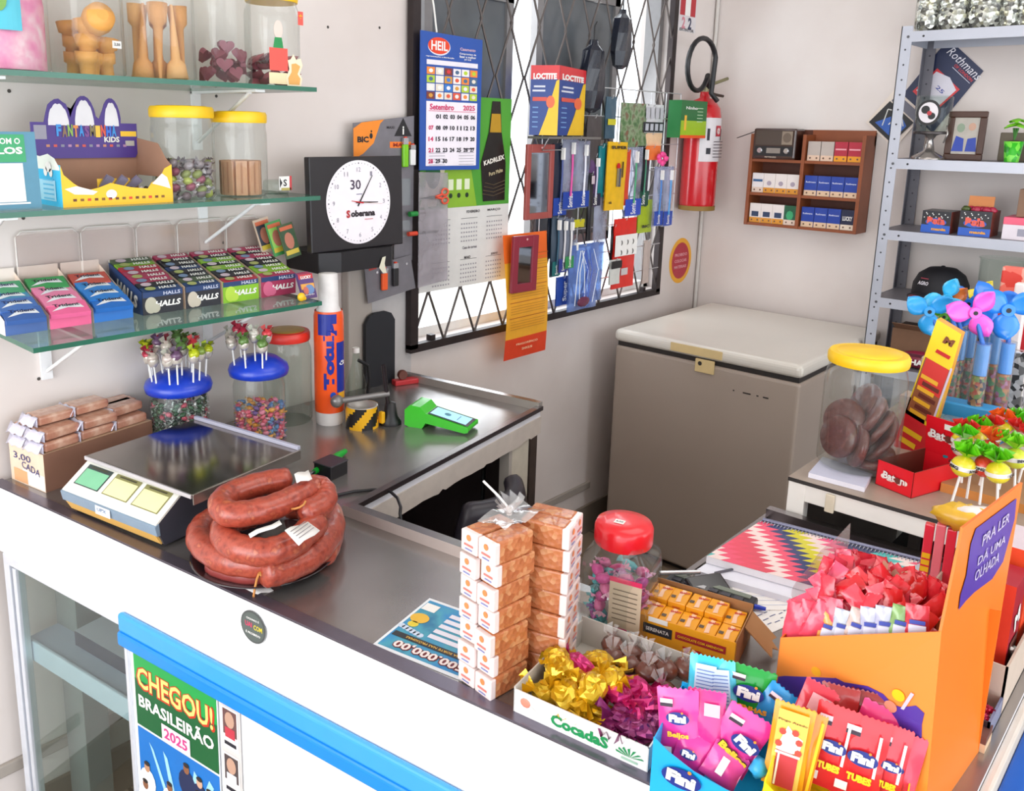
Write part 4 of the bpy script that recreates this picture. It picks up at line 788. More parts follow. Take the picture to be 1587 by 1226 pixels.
pack('toothbrush_pack', 1037, 258, 350, 14, 1.835, tbp, 'right toothbrush pack of the pair at the right end of the rack', 'toothbrush', 'toothbrush packs on the rack', brush(['4a9ad8'], 1, MT('2a4aa8', .4)))
o = thing('hair_bow', 'bright pink bow at the top of the rightmost toothbrush packs', 'bow', PY(1028, 246, 1.82)); b = MB(); rr = random.Random(3)
for i in range(7): a = i*.9; b.ell(.022*math.cos(a), -.004*i % .01, .018*math.sin(a), .016, .008, .012, MT('f04a94', .4), 8, 6, .15, rr)
b.build('ribbon_loops', o)
pack('orange_card', 1012, 226, 248, 22, 1.85, 'ea7a3a', 'small orange card top right on the rack', 'card'); pack('orange_card', 1010, 206, 226, 30, 1.862, 'f0c8a0', 'pale orange card above the small orange card', 'card')
# lower row
pack('dark_pack', 856, 338, 400, 14, 1.862, '1c2230', 'dark blue pack at the lower left of the rack', 'pack', 'dark packs on the rack')
for i, (px, c, cp_) in enumerate(((862, '20506a', '1c6a6a'), (872, 'd8d4d8', '2a3a8a'), (882, 'e8e4e4', '2a8a4a'))):
    pack('toothbrush_pack', px, 335+2*i, 428-6*i, 14, 1.85-.008*i, '3a4a5a' if i == 0 else '6a7080', ['dark toothbrush pack, leftmost of the lower trio', 'grey toothbrush pack, middle of the lower trio', 'grey toothbrush pack with green grip, right of the lower trio'][i], 'toothbrush', 'toothbrush packs on the rack', brush([c], 1, MT(cp_, .4)))
pack('purple_brush_pack', 888, 372, 440, 12, 1.845, tbp, 'clear pack with a purple handle over the blue bags', 'toothbrush', 'toothbrush packs on the rack', brush(['a84aa8'], 1, MT('5a3a8a', .4)))
pack('blue_bag', 873, 428, 472, 22, 1.86, '2a4aa0', 'blue bag hanging lowest at the left of the rack', 'bag', None, lambda q, w, h: q.text('Super', 0, 0, h*.7, w*.35, WHITE, .003, .03, rot=PI/2))
blb = clear_mat('blue_bag_plastic', 'a8c4ea', .25, .06, .45, '7a98d8')
def strawart(q, w, h):
    r = random.Random(9)
    for i in range(9): x = r.uniform(-w*.4, w*.4); q.tube([(x, -h*.4, .003), (x+r.uniform(-.02, .03), h*.1, .006), (x+r.uniform(-.03, .03), h*.42, .003)], .0018, MT(r.choice(['e8ecf6', 'dfe6f6', '4a6ac8']), .3), 5)
    q.ell(-w*.1, -h*.36, .004, w*.22, .02, .006, MT('6a2a48', .4), 10, 6)
pack('straw_bag', 905, 378, 478, 44, 1.83, blb, 'crinkled clear blue bag of white straws low on the rack', 'bag', None, strawart, 0, .012)
pack('straw_bag', 925, 376, 465, 20, 1.86, blb, 'narrow clear blue bag behind the straw bag', 'bag', None, None, 0, .01)
def redart(q, w, h): q.rect(0, h*.12, w, h*.3, WHITE, .003); [q.text(')', x, y, .01, .02, BLACK, .005, .04) for x in (-w*.22, w*.05, w*.3) for y in (h*.16, h*.02)]; q.rect(-.005, -h*.26, w*.3, h*.1, MT('c8c0c0', .3), .004)
pack('red_pack', 969, 338, 444, 34, 1.85, 'dc2418', 'red card with white middle and black hooks, low on the rack', 'pack', None, redart)
pack('glue_stick_pack', 953, 402, 440, 16, 1.842, 'd6d6d0', 'small white and black pack left of the red card', 'pack', None, lambda q, w, h: q.rect(0, h*.3, w, h*.3, BLACK, .002))
pack('black_comb', 951, 350, 415, 7, 1.856, '15171a', 'narrow black comb left of the red card', 'comb')
pack('black_comb', 916, 268, 372, 7, 1.852, '1b1c22', 'long narrow black strip in the middle of the rack', 'comb', None, lambda q, w, h: q.rect(0, h*.4, .02, .03, MT('c8b8c0', .3), .003))
pack('yellow_tag', 897, 340, 352, 16, 1.845, 'c8c01c', 'small yellow tag on the lower middle of the rack', 'tag')
pack('clear_hooks_bag', 932, 300, 378, 20, 1.86, tbp, 'clear bag of small pieces in the middle of the rack', 'bag', None, None, 0, .008)
pack('clear_strip', 1003, 372, 438, 10, 1.86, 'b9a8a0', 'beige strip hanging lowest right of the red card', 'pack')
# top row
pack('seed_pack', 984, 160, 232, 42, 1.86, ramp_mat('seed_pack_print', ['3f5f3f', '5a7a4a', '8a9a7a', '6a6a50', '8a4a3a'], 30, .35, 0, 'NOISE'), 'green printed pack at the top of the rack', 'pack')
pack('battery_pack', 1012, 162, 206, 32, 1.86, 'd6d6d8', 'pale pack with four dark squares, upper right of the rack', 'pack', None, lambda q, w, h: (q.rect(0, -h*.3, w, h*.36, MT('2a2e34', .4), .002), [q.rect((i-1.5)*w*.23, -h*.3, w*.15, h*.24, MT('b9bcc4', .3), .003) for i in range(4)], [q.rect((i-1.5)*w*.23, h*.2, w*.16, h*.4, MT('bdbdc4', .3), .003) for i in range(4)]))
pack('dark_strip_pack', 921, 180, 262, 22, 1.86, '4a4444', 'dark brown packs between the glue box and the green pack', 'pack', 'dark packs on the rack')
pack('dark_strip_pack', 947, 150, 215, 16, 1.868, '3f5a6a', 'blue grey pack with yellow tag near the rack top', 'pack', None, lambda q, w, h: q.rect(0, -h*.1, w*.8, h*.14, MT('c8c02a', .4), .002))
def umb(px, py0, py1, wpx, y, lab):
    a = PY(px, py0, y); d = PY(px, py1, y); h = a.z-d.z; R = (PY(px+wpx/2, py0, y).x-PY(px-wpx/2, py0, y).x)/2; o = thing('folded_umbrella', lab, 'umbrella', (a.x, y, d.z), 0, 'folded black umbrellas hanging on the grille')
    b = MB(); r = random.Random(int(px)); n = 18; pr = [(.25, 0), (.75, .06), (1, .3), (.95, .6), (.85, .85), (.4, .93), (.35, 1)]
    vs = []; fs = []
    for k, (q, z) in enumerate(pr):
        for i in range(n): A = 2*PI*i/n+.6*z; rr_ = R*q*(1+(.12 if i % 3 == 0 else -.05)); vs.append((rr_*math.cos(A), rr_*math.sin(A)*.7, z*h))
    for k in range(len(pr)-1):
        for i in range(n): fs.append((k*n+i, k*n+(i+1) % n, (k+1)*n+(i+1) % n, (k+1)*n+i))
    b.add(vs, fs, MT('1a1d2a', .18, var=.3, sc_=25)); b.build('folded_canopy', o); b = MB(); b.tube([(0, 0, h), (0, 0, h+.05), (.012, 0, h+.065)], .003, BLACK, 6); b.build('loop', o)
umb(921, 62, 175, 26, 1.885, 'folded black umbrella hanging between the glue box and the packs'); umb(966, 15, 108, 20, 1.885, 'folded black umbrella hanging higher, against the bright gap')
# glue display box on a small wire tray
a = PY(868, 101, 1.79); c = PY(823, 112, 1.875); z0 = PY(868, 210, 1.79).z; z1 = a.z
t = thing('glue_display_box', 'red, blue and yellow glue display box on the rack', 'box', (a.x, 1.79, z0)); H0 = z1-z0
def face(q, w, L):
    q.rect(0, H0*.40, w, H0*.2, MT('d8242c', .35), .0008); q.text(L, 0, H0*.345, w*.82, H0*.09, WHITE, .0016, .06); q.poly([(w*.5, -H0*.5), (w*.5, H0*.3), (w*.4, H0*.28), (w*.1, -H0*.2), (-w*.15, -H0*.5)] , YEL, .001); q.disc(w*.22, -H0*.02, w*.15, MT('ee6a3a', .4), .0014, H0*.09, 14)
    q.rect(-w*.2, H0*.14, w*.45, .006, MT('d8dbe6', .4), .0014); q.rect(-w*.18, H0*.2, w*.4, .006, MT('d8dbe6', .4), .0014); q.rect(-w*.16, H0*.02, w*.5, .013, MT('d84a3a', .4), .0014); [q.rect(-w*.3, -H0*(.1+.07*i), w*.2, .004, MT('6f9ad0', .4), .0014) for i in range(5)]
b = MB(); W_ = .155; nv = MT('1c3f8c', .4); ang = PI/4
b.M = Matrix.Rotation(-.55, 4, 'Z'); 
b.M = Matrix()
p0 = Vector((0, 0)); pl = Vector((c.x-a.x, .085)); pr_ = Vector((PY(908, 118, 1.87).x-a.x, .08))
b.prism([(0, 0), (pr_.x, pr_.y), (pr_.x+pl.x, pr_.y+pl.y*.9), (pl.x, pl.y)], H0, nv)
wl = pl.length; b.fr((pl.x/2, pl.y/2, H0/2), (-pl.x, -pl.y, 0), (0, 0, 1)); face(b, wl, 'LOCTITE')
wr = pr_.length; b.fr((pr_.x/2, pr_.y/2, H0/2), (pr_.x, pr_.y, 0), (0, 0, 1)); face(b, wr, 'LOCTITE')
b.build('carton', t)
o = MB(); o.box(pl.x, -.0, -.012, pr_.x, .09, -.004, MT('7a7672', .4, .3)); o.tube([(pl.x, 0, -.012), (pl.x+.02, .04, -.05), (pr_.x*.6, .06, -.05)], .002, wire, 5); o.build('wire_tray', t)
# green tea box hanging beside the extinguisher
a = PY(1037, 155, 1.86); c = PY(1085, 152, 1.86); d = PY(1037, 213, 1.86); w = c.x-a.x-.02; h = a.z-d.z
t = thing('green_pack_box', 'green and lime box with orange foot left of the extinguisher', 'box', (a.x, 1.80, d.z)); b = MB(); b.box(0, 0, 0, w*.9, .06, h, MT('14692f', .4)); wallf(b, w*.45, 0, h/2); b.rect(0, -h*.25, w*.9, h*.42, MT('9dbf1c', .4), .0008); b.rect(0, -h*.47, w*.9, h*.08, MT('ee5a22', .4), .0012); b.rect(-w*.3, -h*.1, .018, .06, MT('f0b83a', .4), .0014); b.text('Ninho', -w*.1, h*.3, w*.4, .012, WHITE, .0014); [b.rect(w*.2, h*(.3-.09*i), w*.2, .003, MT('b9d8b0', .4), .0014) for i in range(5)]
b.build('carton', t)
# ============================================================= on the counter, left part and return
# box of wrapped caramel bars, 3,00 CADA
p = PZ(72, 764, ZC); t = thing('caramel_carton', 'cardboard carton with handwritten 3,00 CADA at the left end of the counter', 'box', (p.x, p.y, ZC), math.radians(100))
# local x runs to the left along the counter, y toward the camera
w, d, h = .13, .27, .085
ct_m = MT('caa98c', .7, var=.15, sc_=12); kr2 = MT('8a6250', .5, var=.2, sc_=10)
b = MB(); b.box(0, -d, 0, w, 0, h, ct_m, {'l': kr2, 'r': kr2}); b.fr((w/2, .0, h/2), (-1, 0, 0), (0, 0, 1)); b.rect(-w*.0, 0, w, h, MT('e6cdb4', .6, var=.1), .0006); b.rect(w*.18, -h*.28, w*.62, h*.4, MT('f2e6e0', .6), .001); b.rect(-w*.2, -h*.3, w*.4, h*.34, MT('e0a878', .6), .0012)
b.text('3,00', -w*.12, h*.22, w*.5, h*.2, MT('3a3f78', .6), .002, .0); b.text('CADA', w*.12, -h*.0, w*.52, h*.18, MT('3a3f78', .6), .002, 0, rot=-.12); b.build('carton', t)
cx = ramp_mat('caramel_wrap', ['a86a58', 'c08a72', 'd8b09a', 'b87a60'], 22, .25, 0, 'NOISE', .3, .5)
wr = MT('dcd8ea', .2, .1, .1, coat=.6)
def bar(i, x, y, z, L, lab, rot=0):
    o = thing('caramel_bar', lab, 'sweet', (p.x, p.y, ZC), 0, 'wrapped caramel bars on the carton'); M = Matrix.Translation((p.x, p.y, ZC)) @ Matrix.Rotation(math.radians(100)+rot, 4, 'Z'); o.location = M @ Vector((x, y, z)); o.rotation_euler = (0, 0, math.radians(100)+rot)
    MB().box(-.028, -L, 0, .028, 0, .021, cx).build('bar', o, bevel=.006, seg=3); q = MB(); q.grid(5, 3, lambda u, v: (-.03+.06*u, .002+.014*v, .003+.018*(1-v)+.003*math.sin(u*14+v*3)), wr); q.grid(5, 2, lambda u, v: (-.03+.06*u, .004, .02*v), wr); q.build('wrapper_end', o, solid=.001)
k = 0
for lvl, (n, xs) in enumerate(((4, (.03, .095)), (4, (.035, .095)), (3, (.07,)))):
    for xi in xs:
        for j in range(3 if lvl < 2 else 2):
            lab = 'wrapped caramel bar in the %s layer on the carton' % ['bottom', 'middle', 'top'][lvl]
            bar(k, xi+rnd.uniform(-.004, .004), -.005-j*.088-.02*lvl*.3, h+.001+.0235*lvl, .082, lab, rnd.uniform(-.06, .06)); k += 1
# lollipop jars
def lolly_jar(px, pybot, y, r, h, label, seed, n, lolz, sweets, lab2, grp, fillh, posf, cat='lollipop'):
    q0 = PY(px, pybot, y); x = q0.x; blue = MT('1a3fc4', .35, coat=.3, var=.08)
    t = thing('lollipop_jar', label, 'jar', (x, y, ZC)); MB().lathe([(r*.92, 0), (r, .01), (r, h*.8), (r*.9, h*.93), (r*.9, h)], CLEAR, 36).build('jar_body', t)
    MB().lathe([(r*.95, h-.012), (r*1.12, h-.008), (r*1.16, h+.004), (r*1.1, h+.016), (r*.7, h+.034), (.001, h+.042)], blue, 36).build('domed_lid', t)
    fill('wrapped_sweet', x, y, ZC+.002, r*.97, fillh, sweets, lab2, 'sweet', grp, L=.026, w=.0085, seed=seed)
    r_ = random.Random(seed)
    for i, (a, q) in enumerate(posf(n, r)):
        lx, ly = x+q*math.cos(a), y+q*math.sin(a); zz = ZC+h+.038-.03*(q/r)**2; o = thing('lollipop', 'small wrapped lollipop standing in the blue lid of the %s jar' % lolz, 'lollipop', (lx, ly, zz), 0, 'lollipops in the %s blue lid' % lolz)
        H_ = .055+r_.uniform(0, .012); tx = .15*math.cos(a); ty = .15*math.sin(a); o.rotation_euler = (-ty*.6, tx*.6, 0)
        MB().tube([(0, 0, -.006), (0, 0, H_)], .0021, WHITE, 7).build('stick', o)
        c = r_.choice(['c8b8ae', 'd8d0c6', '8aa04a', 'c8d02a', 'b8324a', 'e04a52', '7a5a78', 'd8c8c0', '6a8a4a']); q2 = MB(); q2.ell(0, 0, H_+.008, .0135, .0135, .015, MT('cfc6bc', .2, .2, .3, 150), 10, 8, .1, r_); q2.ell(0, 0, H_+.016, .0135, .0135, .012, MT(c, .2, .15, .2, 150), 10, 6, .14, r_)
        for kk in range(5): aa = kk*1.26; q2.add([(0, 0, H_+.016), (.017*math.cos(aa), .017*math.sin(aa), H_+.036), (.017*math.cos(aa+.9), .017*math.sin(aa+.9), H_+.032)], [(0, 1, 2)], MT(c, .2, .2, .2, 150))
        q2.build('candy_head', o)
ring = lambda n, r: [(2*PI*i/n+.2, r*(.92 if i % 3 else .5)) for i in range(n)]
lolly_jar(279, 640, 1.83, .068, .155, 'clear jar of green black sweets with a blue lid full of lollipops', 3, 22, 'left', [('1d4a2c', 'c9d0cc'), ('27382c', 'e0e0e0'), ('2f5a3a', '9ab0a0'), ('1a2a22', 'b8c4c0'), ('c04a60', 'e8b0b8')], 'green and silver wrapped sweet in the left blue lidded jar', 'wrapped sweets in the left blue lidded jar', .13, ring)
lolly_jar(403, 640, 1.76, .064, .175, 'clear jar of pink sweets with a blue domed lid holding few lollipops', 6, 8, 'right', [('f07a98', 'f4a0b4'), ('e86a80', 'f0b8a0'), ('ea8aa4', 'e8c84a'), ('5a8ac0', '8ab0d8'), ('e8a03a', 'f0c060'), ('e05a74', 'f8c0cc'), ('7a5a9a', 'c0b0d8')], 'pink and mixed wrapped sweet in the right blue lidded jar', 'wrapped sweets in the right blue lidded jar', .092, lambda n, r: [(2.3+.33*i, r*(.62 if i % 2 else .95)) for i in range(n)])
q0 = PY(447, 640, 1.82); jar('candy_jar', 'nearly empty clear jar with a red lid behind the blue lidded jar', q0.x, 1.82, ZC, .064, .245, MT('e2372a', .35), lid_h=.022, glass=GLASS)
tag(MB().lathe([(.048, 0), (.046, .001), (.02, .0015)], MT('b08a3a', .4), 28).build('paper_disc'), 'brown and yellow paper disc lying on the red lid', 'disc', loc=(q0.x, 1.82, ZC+.2468))
# sleeve of cups in an orange bag
q0 = PZ(515, 655, ZC); t = thing('cup_sleeve', 'tall stack of white cups in an orange and blue printed bag', 'cup stack', (q0.x, q0.y+.01, ZC)); R = .037
MB().lathe([(R*.95, 0), (R, .01), (R, .06), (R, .1), (R*.95, .30), (R*.72, .315), (R*.66, .40), (R*.3, .402)], MT('e4e0de', .35, var=.08, sc_=60), 30).build('cups', t)
b = MB(); b.lathe([(R*1.04, .035), (R*1.06, .06), (R*1.05, .29), (R*.98, .305)], MT('f2571c', .3, var=.08, sc_=30), 30, cap=False)
def oncup(a, z, rr=1.07): return ((R*rr*math.cos(a), R*rr*math.sin(a), z), (-math.sin(a), math.cos(a), 0), (0, 0, 1))
nb = MT('1d2f94', .35); fa_ = -2.15
def wrapq(a0, a1, z0, z1, m, rr=1.065, n=6):
    for i in range(n):
        s0 = a0+(a1-a0)*i/n; s1 = a0+(a1-a0)*(i+1)/n; b.quad([(R*rr*math.cos(s0), R*rr*math.sin(s0), z0), (R*rr*math.cos(s1), R*rr*math.sin(s1), z0), (R*rr*math.cos(s1), R*rr*math.sin(s1), z1), (R*rr*math.cos(s0), R*rr*math.sin(s0), z1)], m)
wrapq(-1.72, -.9, .09, .225, nb); wrapq(-3.0, -2.1, .245, .30, nb); wrapq(-2.1, -1.7, .275, .3, nb); wrapq(-1.6, -.9, .06, .09, MT('f2b01c', .4))
V, Fc = txt('Totulpl', .06); out = []
for x_, y_ in V: ang = fa_+.05-(y_)*.85*(-1); ang = fa_+y_*-.9; out.append((R*1.085*math.cos(ang), R*1.085*math.sin(ang), .195+x_*.19))
b.add(out, Fc, nb)
b.fr(*oncup(-1.35, .17, 1.09)).text('Co', 0, 0, .012, .018, WHITE, .001, .04, rot=PI/2); b.fr(*oncup(-2.0, .085, 1.09)).disc(0, 0, .008, MT('1d4fb4', .4), .001, .009); b.build('printed_bag', t)
# small clear bottle behind, dark things
q0 = PY(552, 600, 1.80); t = thing('small_bottle', 'small clear bottle with black handle behind the cup sleeve', 'bottle', (q0.x, 1.80, ZC)); MB().lathe([(.028, 0), (.03, .01), (.03, .06), (.012, .12), (.009, .15)], GLASS, 24).build('bottle_body', t); MB().cyl(0, 0, .15, .01, .014, WHITE, 16).build('cap', t); MB().tube([(.0, -.01, .13), (.03, -.015, .11), (.036, -.015, .07), (.028, -.015, .02)], .005, BLACK, 8).build('handle', t)
# black upright board with rounded top
q0 = PY(590, 600, 1.885); w = .058; b = MB(); wallf(b, 0, 0, 0); hh = PY(590, 484, 1.885).z-ZC
b.prism([(-w, 0), (w, 0), (w, hh-.03), (w*.75, hh-.008), (w*.4, hh), (-w*.4, hh), (-w*.75, hh-.008), (-w, hh-.03)], .012, MT('1e2026', .55)); o = b.build('black_board', bevel=.002); tag(o, 'tall black board with rounded top standing against the wall', 'board', loc=(q0.x, 1.897, ZC))
q0 = PY(620, 592, 1.86); t = thing('red_stapler', 'small red and brown tool by the far end of the counter', 'stapler', (q0.x, 1.85, ZC), -.3); MB().box(-.03, -.015, 0, .05, .015, .016, MT('c02a30', .35)).build('red_base', t, bevel=.003); MB().at(.0, .0, .03, rx=PI/2).lathe([(.014, -.008), (.016, 0), (.014, .008)], MT('6a3a30', .4), 16).build('brown_wheel', t)
# striped tape can with metal lever
q0 = PZ(567, 662, ZC); t = thing('tape_can', 'can wrapped in black and yellow hazard tape beside the card machine', 'can', (q0.x, q0.y+.015, ZC)); R = .043; m1 = MT('f0b41c', .4); m2 = MT('1d1a1c', .4); b = MB(); n = 44; nz = 8; hh = .058
for j in range(nz):
    for i in range(n):
        a0 = 2*PI*i/n; a1 = 2*PI*(i+1)/n; z0 = hh*j/nz; z1 = hh*(j+1)/nz; mm = m1 if ((i-j*1.1) % 11) < 5.5 else m2
        b.quad([(R*math.cos(a0), R*math.sin(a0), z0), (R*math.cos(a1), R*math.sin(a1), z0), (R*math.cos(a1), R*math.sin(a1), z1), (R*math.cos(a0), R*math.sin(a0), z1)], mm)
b.build('striped_tape', t); MB().lathe([(R*.97, .0), (R*.97, hh), (R*.8, hh+.001), (R*.78, .01)], MT('b9b5b0', .3, .3), 36).build('can_body', t); MB().box(.03, -.045, .008, .042, -.03, .04, m1).build('tape_end', t, bevel=.003)
t = thing('lever_press', 'grey metal lever with round knob crossing above the striped can', 'lever press', (q0.x, q0.y, ZC)); gm = MT('8a8786', .35, .6, .15)
ka = PZ(522, 622, ZC+.075)-Vector((q0.x, q0.y, ZC)); kb = PZ(603, 610, ZC+.085)-Vector((q0.x, q0.y, ZC)); kc = PZ(605, 655, ZC+.002)-Vector((q0.x, q0.y, ZC)); kt = PY(594, 566, (kc+Vector((q0.x, q0.y, 0))).y)-Vector((q0.x, q0.y, ZC))
b = MB(); b.ell(*ka, .017, .017, .017, gm, 16, 10); b.tube([ka, ka*.6+kb*.4, kb], .008, gm, 10); b.build('lever', t)
b = MB(); b.tube([kc, kt], .006, MT('3a3236', .3, .6), 8); b.tube([kc+Vector((.012, .012, 0)), kt+Vector((.006, .006, -.01))], .004, BLACK, 8); b.build('post', t)
MB().at(*kc).lathe([(.03, -.0015), (.03, .006), (.02, .02), (.014, .055), (.0, .06)], BLACK, 20).build('foot', t)
# green card machine
q0 = PZ(672, 662, ZC); t = thing('card_machine', 'bright green card payment machine with lit blue screen', 'card machine', (1.53, 1.525, ZC), math.radians(-18-52)); gmm = MT('35c81e', .3, coat=.3, var=.04)
a = PZ(640, 655, ZC); c = PZ(732, 669, ZC); v = (c-a); t.location = (a.x, a.y+.01, ZC); t.rotation_euler = (0, 0, math.atan2(v.y, v.x)); L = v.length+.01
b = MB(); b.add([], [], gmm); wd_ = .075
b.M = Matrix.Rotation(PI/2, 4, 'X'); prof = [(0, .004), (.012, 0), (.05, 0), (.06, .016), (L-.01, .004), (L, .008), (L, .020), (.060, .042), (.044, .058), (.015, .060), (0, .045)]; b.prism(prof, wd_, gmm, z=-wd_/2); b.build('casing', t, bevel=.005, seg=3)
b = MB(); dx = L-.060; dz = .020-.042; b.fr(((.060+L)/2, 0, .0315), (dx, 0, dz), (0, 1, 0)); sl = math.hypot(dx, dz); b.rect(0, 0, sl-.008, wd_-.010, MT('20283a', .2), .001); b.rect(-.002, 0, sl-.02, wd_-.022, MT('9fdcf2', .3, emit=.35), .0016); b.disc(-.012, 0, .009, MT('2a8aa0', .3), .0022); b.rect(.02, 0, .002, wd_-.045, MT('3a6a9a', .3), .0022)
b.build('screen', t)
# knife with green handle in a black box, cable
q0 = PZ(487, 722, ZC+.03); q1 = PZ(535, 703, ZC+.004); t = thing('knife', 'kitchen knife with a bright green handle lying behind the scale', 'knife', (q0.x, q0.y, ZC)); v = q1-q0; MB().tube([(0, 0, .016), (v.x*.3, v.y*.3, .014), (v.x*.75, v.y*.75, .012), (v.x, v.y, .010)], .009, MT('17a834', .35), 10, taper=[.7, 1, 1.05, .7]).build('handle', t, bevel=0); MB().tube([(0, 0, .016), (-v.x*.8, -v.y*.8, .018)], .004, STEEL, 6).build('blade', t)
q0 = PZ(462, 740, ZC); t = thing('black_tray', 'small black plastic tray between the scale and the sausages', 'tray', (q0.x, q0.y, ZC), CR); b = MB(); b.box(.02, .03, 0, .072, .085, .03, BLACK).box(.018, .028, .03, .074, .087, .033, MT('38363c', .4)); b.build('tray', t, bevel=.003)
pts = [(505, 778), (520, 768), (548, 762), (580, 759), (605, 762), (616, 772), (621, 786), (620, 796)]
tag(MB().tube([PZ(a, b_, ZC+.004) for a, b_ in pts]+[PZ(620, 796, ZC)+Vector((.01, -.0, -.05)), PZ(620, 796, ZC)+Vector((.02, 0, -.35))], .0035, BLACK, 8).build('black_cable'), 'black cable running from the sausages over the counter edge', 'cable')
# scale
t = thing('shop_scale', 'grey counter scale with steel pan and three display windows', 'scale', (.632, 1.662, ZC), math.radians(-79)); sg = MT('3b3b45', .45); sp = MT('eceae0', .4, var=.02)
b = MB(); b.M = Matrix.Rotation(PI/2, 4, 'Z') @ Matrix.Rotation(PI/2, 4, 'X'); Wd = .282
b.M = Matrix(((0, 0, 1, 0), (1, 0, 0, 0), (0, 1, 0, 0), (0, 0, 0, 1)))
b.prism([(.012, .006), (.0, .034), (-.004, .05), (.06, .092), (.30, .092), (.30, .006)], Wd, sg, z=0); b.build('housing', t, bevel=.004)
b = MB(); b.fr((Wd/2, .004, .033), (1, 0, 0), (0, -.004, .018)); b.build
b = MB(); b.M = Matrix(((0, 0, 1, 0), (1, 0, 0, 0), (0, 1, 0, 0), (0, 0, 0, 1))); b.prism([(-.005, .03), (-.009, .05), (.0, .054), (.002, .03)], Wd+.004, MT('7f93a6', .35), z=-.002); b.prism([(.008, .008), (-.004, .03), (.0, .031), (.012, .01)], Wd-.01, MT('e3b25f', .4), z=.005); b.build('front_edge', t, bevel=.001)
sx = math.hypot(.066, .044); b = MB(); b.fr((Wd/2, .028, .0725), (1, 0, 0), (0, .066, .044)); b.prism([(-Wd/2, -sx/2), (Wd/2, -sx/2), (Wd/2, sx/2), (-Wd/2, sx/2)], .004, sp, z=-.001); fz_ = .0036
for (cx_, cc, nm) in ((-.088, '7fc49a', 0), (.0, 'f2ecae', 1), (.088, 'f2ecae', 2)):
    b.rect(cx_, .004, .076, .048, MT('8c8a58' if nm else '3c4a48', .4), fz_); b.rect(cx_, .0, .070, .036, MT(cc, .25), fz_+.0006); b.rect(cx_-.0, .0235, .05, .003, MT('4a4632', .4), fz_+.001)
b.build('display_panel', t, bevel=.001)
b = MB(); b.fr((Wd*.47, -.008, .041), (1, 0, 0), (0, 0, 1)); b.rect(0, 0, .045, .018, MT('dfe4ec', .4), .002); b.text('UPX', -.002, .002, .028, .007, MT('8a9ab0', .4), .003); b.build('badge', t)
pan = ramp_mat('pan_steel', ['8f8680', 'a39a92', '8a8078'], 2.5, .2, 1, 'NOISE'); [setattr(nd.inputs['Roughness'], 'default_value', .13) for nd in pan.node_tree.nodes if nd.type == 'BSDF_PRINCIPLED']
b = MB(); b.at(.0, .0, 0, rz=-.02).box(.0, .05, .102, .325, .325, .106, pan).box(.0, .323, .106, .325, .332, .114, MT('c9cbe0', .3, .3)); b.box(.325, .05, .085, .328, .33, .106, MT('a9a39c', .25, .8)).box(0, .046, .098, .325, .05, .106, MT('d6d4d8', .25, .6)); b.build('steel_pan', t, bevel=.001)
MB().box(.08, .12, .092, .24, .26, .102, BLACK).build('pan_support', t)
# ------------------------------------------------------------- sausages on a plate
pc = PZ(402, 876, ZC); pc = Vector((.805, 1.225, ZC))
t = thing('dark_plate', 'dark round plate under the heap of sausages', 'plate', pc); MB().lathe([(.07, 0), (.09, .004), (.128, .014), (.13, .016), (.125, .016), (.088, .008), (.001, .007)], MT('2a1f24', .15, coat=.6), 48).build('plate', t)
saus = ramp_mat('sausage_skin', ['7e2c20', '9c4030', 'ae4c38', '943a2a', 'bc6444'], 55, .32, 0, 'NOISE', .25, .35)
def spl(P, n=7):
    P = [Vector(q) for q in P]; out = []
    for i in range(len(P)-1):
        a, b_, c, d_ = P[max(0, i-1)], P[i], P[i+1], P[min(len(P)-1, i+2)]
        for k in range(n): u = k/n; out.append(.5*((2*b_)+(c-a)*u+(2*a-5*b_+4*c-d_)*u*u+(3*b_-a-3*c+d_)*u**3))
    out.append(P[-1]); return out
def sausage(pts, lab, r=.0225, m=saus):
    P = spl([PZ(x, y, ZC+z) for x, y, z in pts]); o0 = P[0].copy(); n = len(P); tp = [min(1, .25+1.1*math.sqrt(min(i, n-1-i)/3.2)) if min(i, n-1-i) < 3 else 1+.03*math.sin(i*1.7) for i in range(n)]; tp = [min(q, 1.04) for q in tp]
    t = thing('sausage', lab, 'sausage', o0, 0, 'smoked sausages heaped on the plate'); MB().tube([q-o0 for q in P], r, m, 18, taper=tp).build('sausage_link', t); return t, P
t5, _ = sausage([(330, 872, .022), (350, 882, .022), (395, 890, .022), (440, 880, .022)], 'dark sausage at the very bottom front of the heap', .021, MT('8f3d3a', .3, var=.15, sc_=60, coat=.4))
t4, P4 = sausage([(405, 888, .045), (440, 880, .04), (485, 858, .04), (512, 822, .045), (508, 795, .05), (488, 785, .05)], 'thick sausage curving along the right side of the heap', .026)
sausage([(500, 865, .024), (512, 838, .024), (516, 806, .024), (490, 790, .03), (440, 788, .03)], 'sausage lying low at the right rear of the heap', .022)
t3, _ = sausage([(372, 806, .055), (335, 804, .052), (312, 820, .05), (312, 842, .048), (345, 866, .048), (395, 874, .048), (425, 866, .05)], 'sausage bending round the left end of the heap, below the top ones', .0235)
t2, _ = sausage([(400, 796, .088), (362, 806, .085), (346, 824, .082), (362, 846, .080), (408, 856, .080), (450, 844, .082), (478, 822, .085), (492, 808, .085)], 'sausage curled in the middle of the heap under the paper strip', .0235)
t1, P1 = sausage([(453, 742, .132), (405, 750, .13), (358, 766, .128), (342, 783, .126), (360, 797, .124), (410, 790, .124), (455, 772, .126), (486, 755, .128), (502, 762, .12), (500, 780, .11), (466, 798, .108)], 'long bright sausage looped on top of the heap', .0225)
tw = MT('c98848', .7)
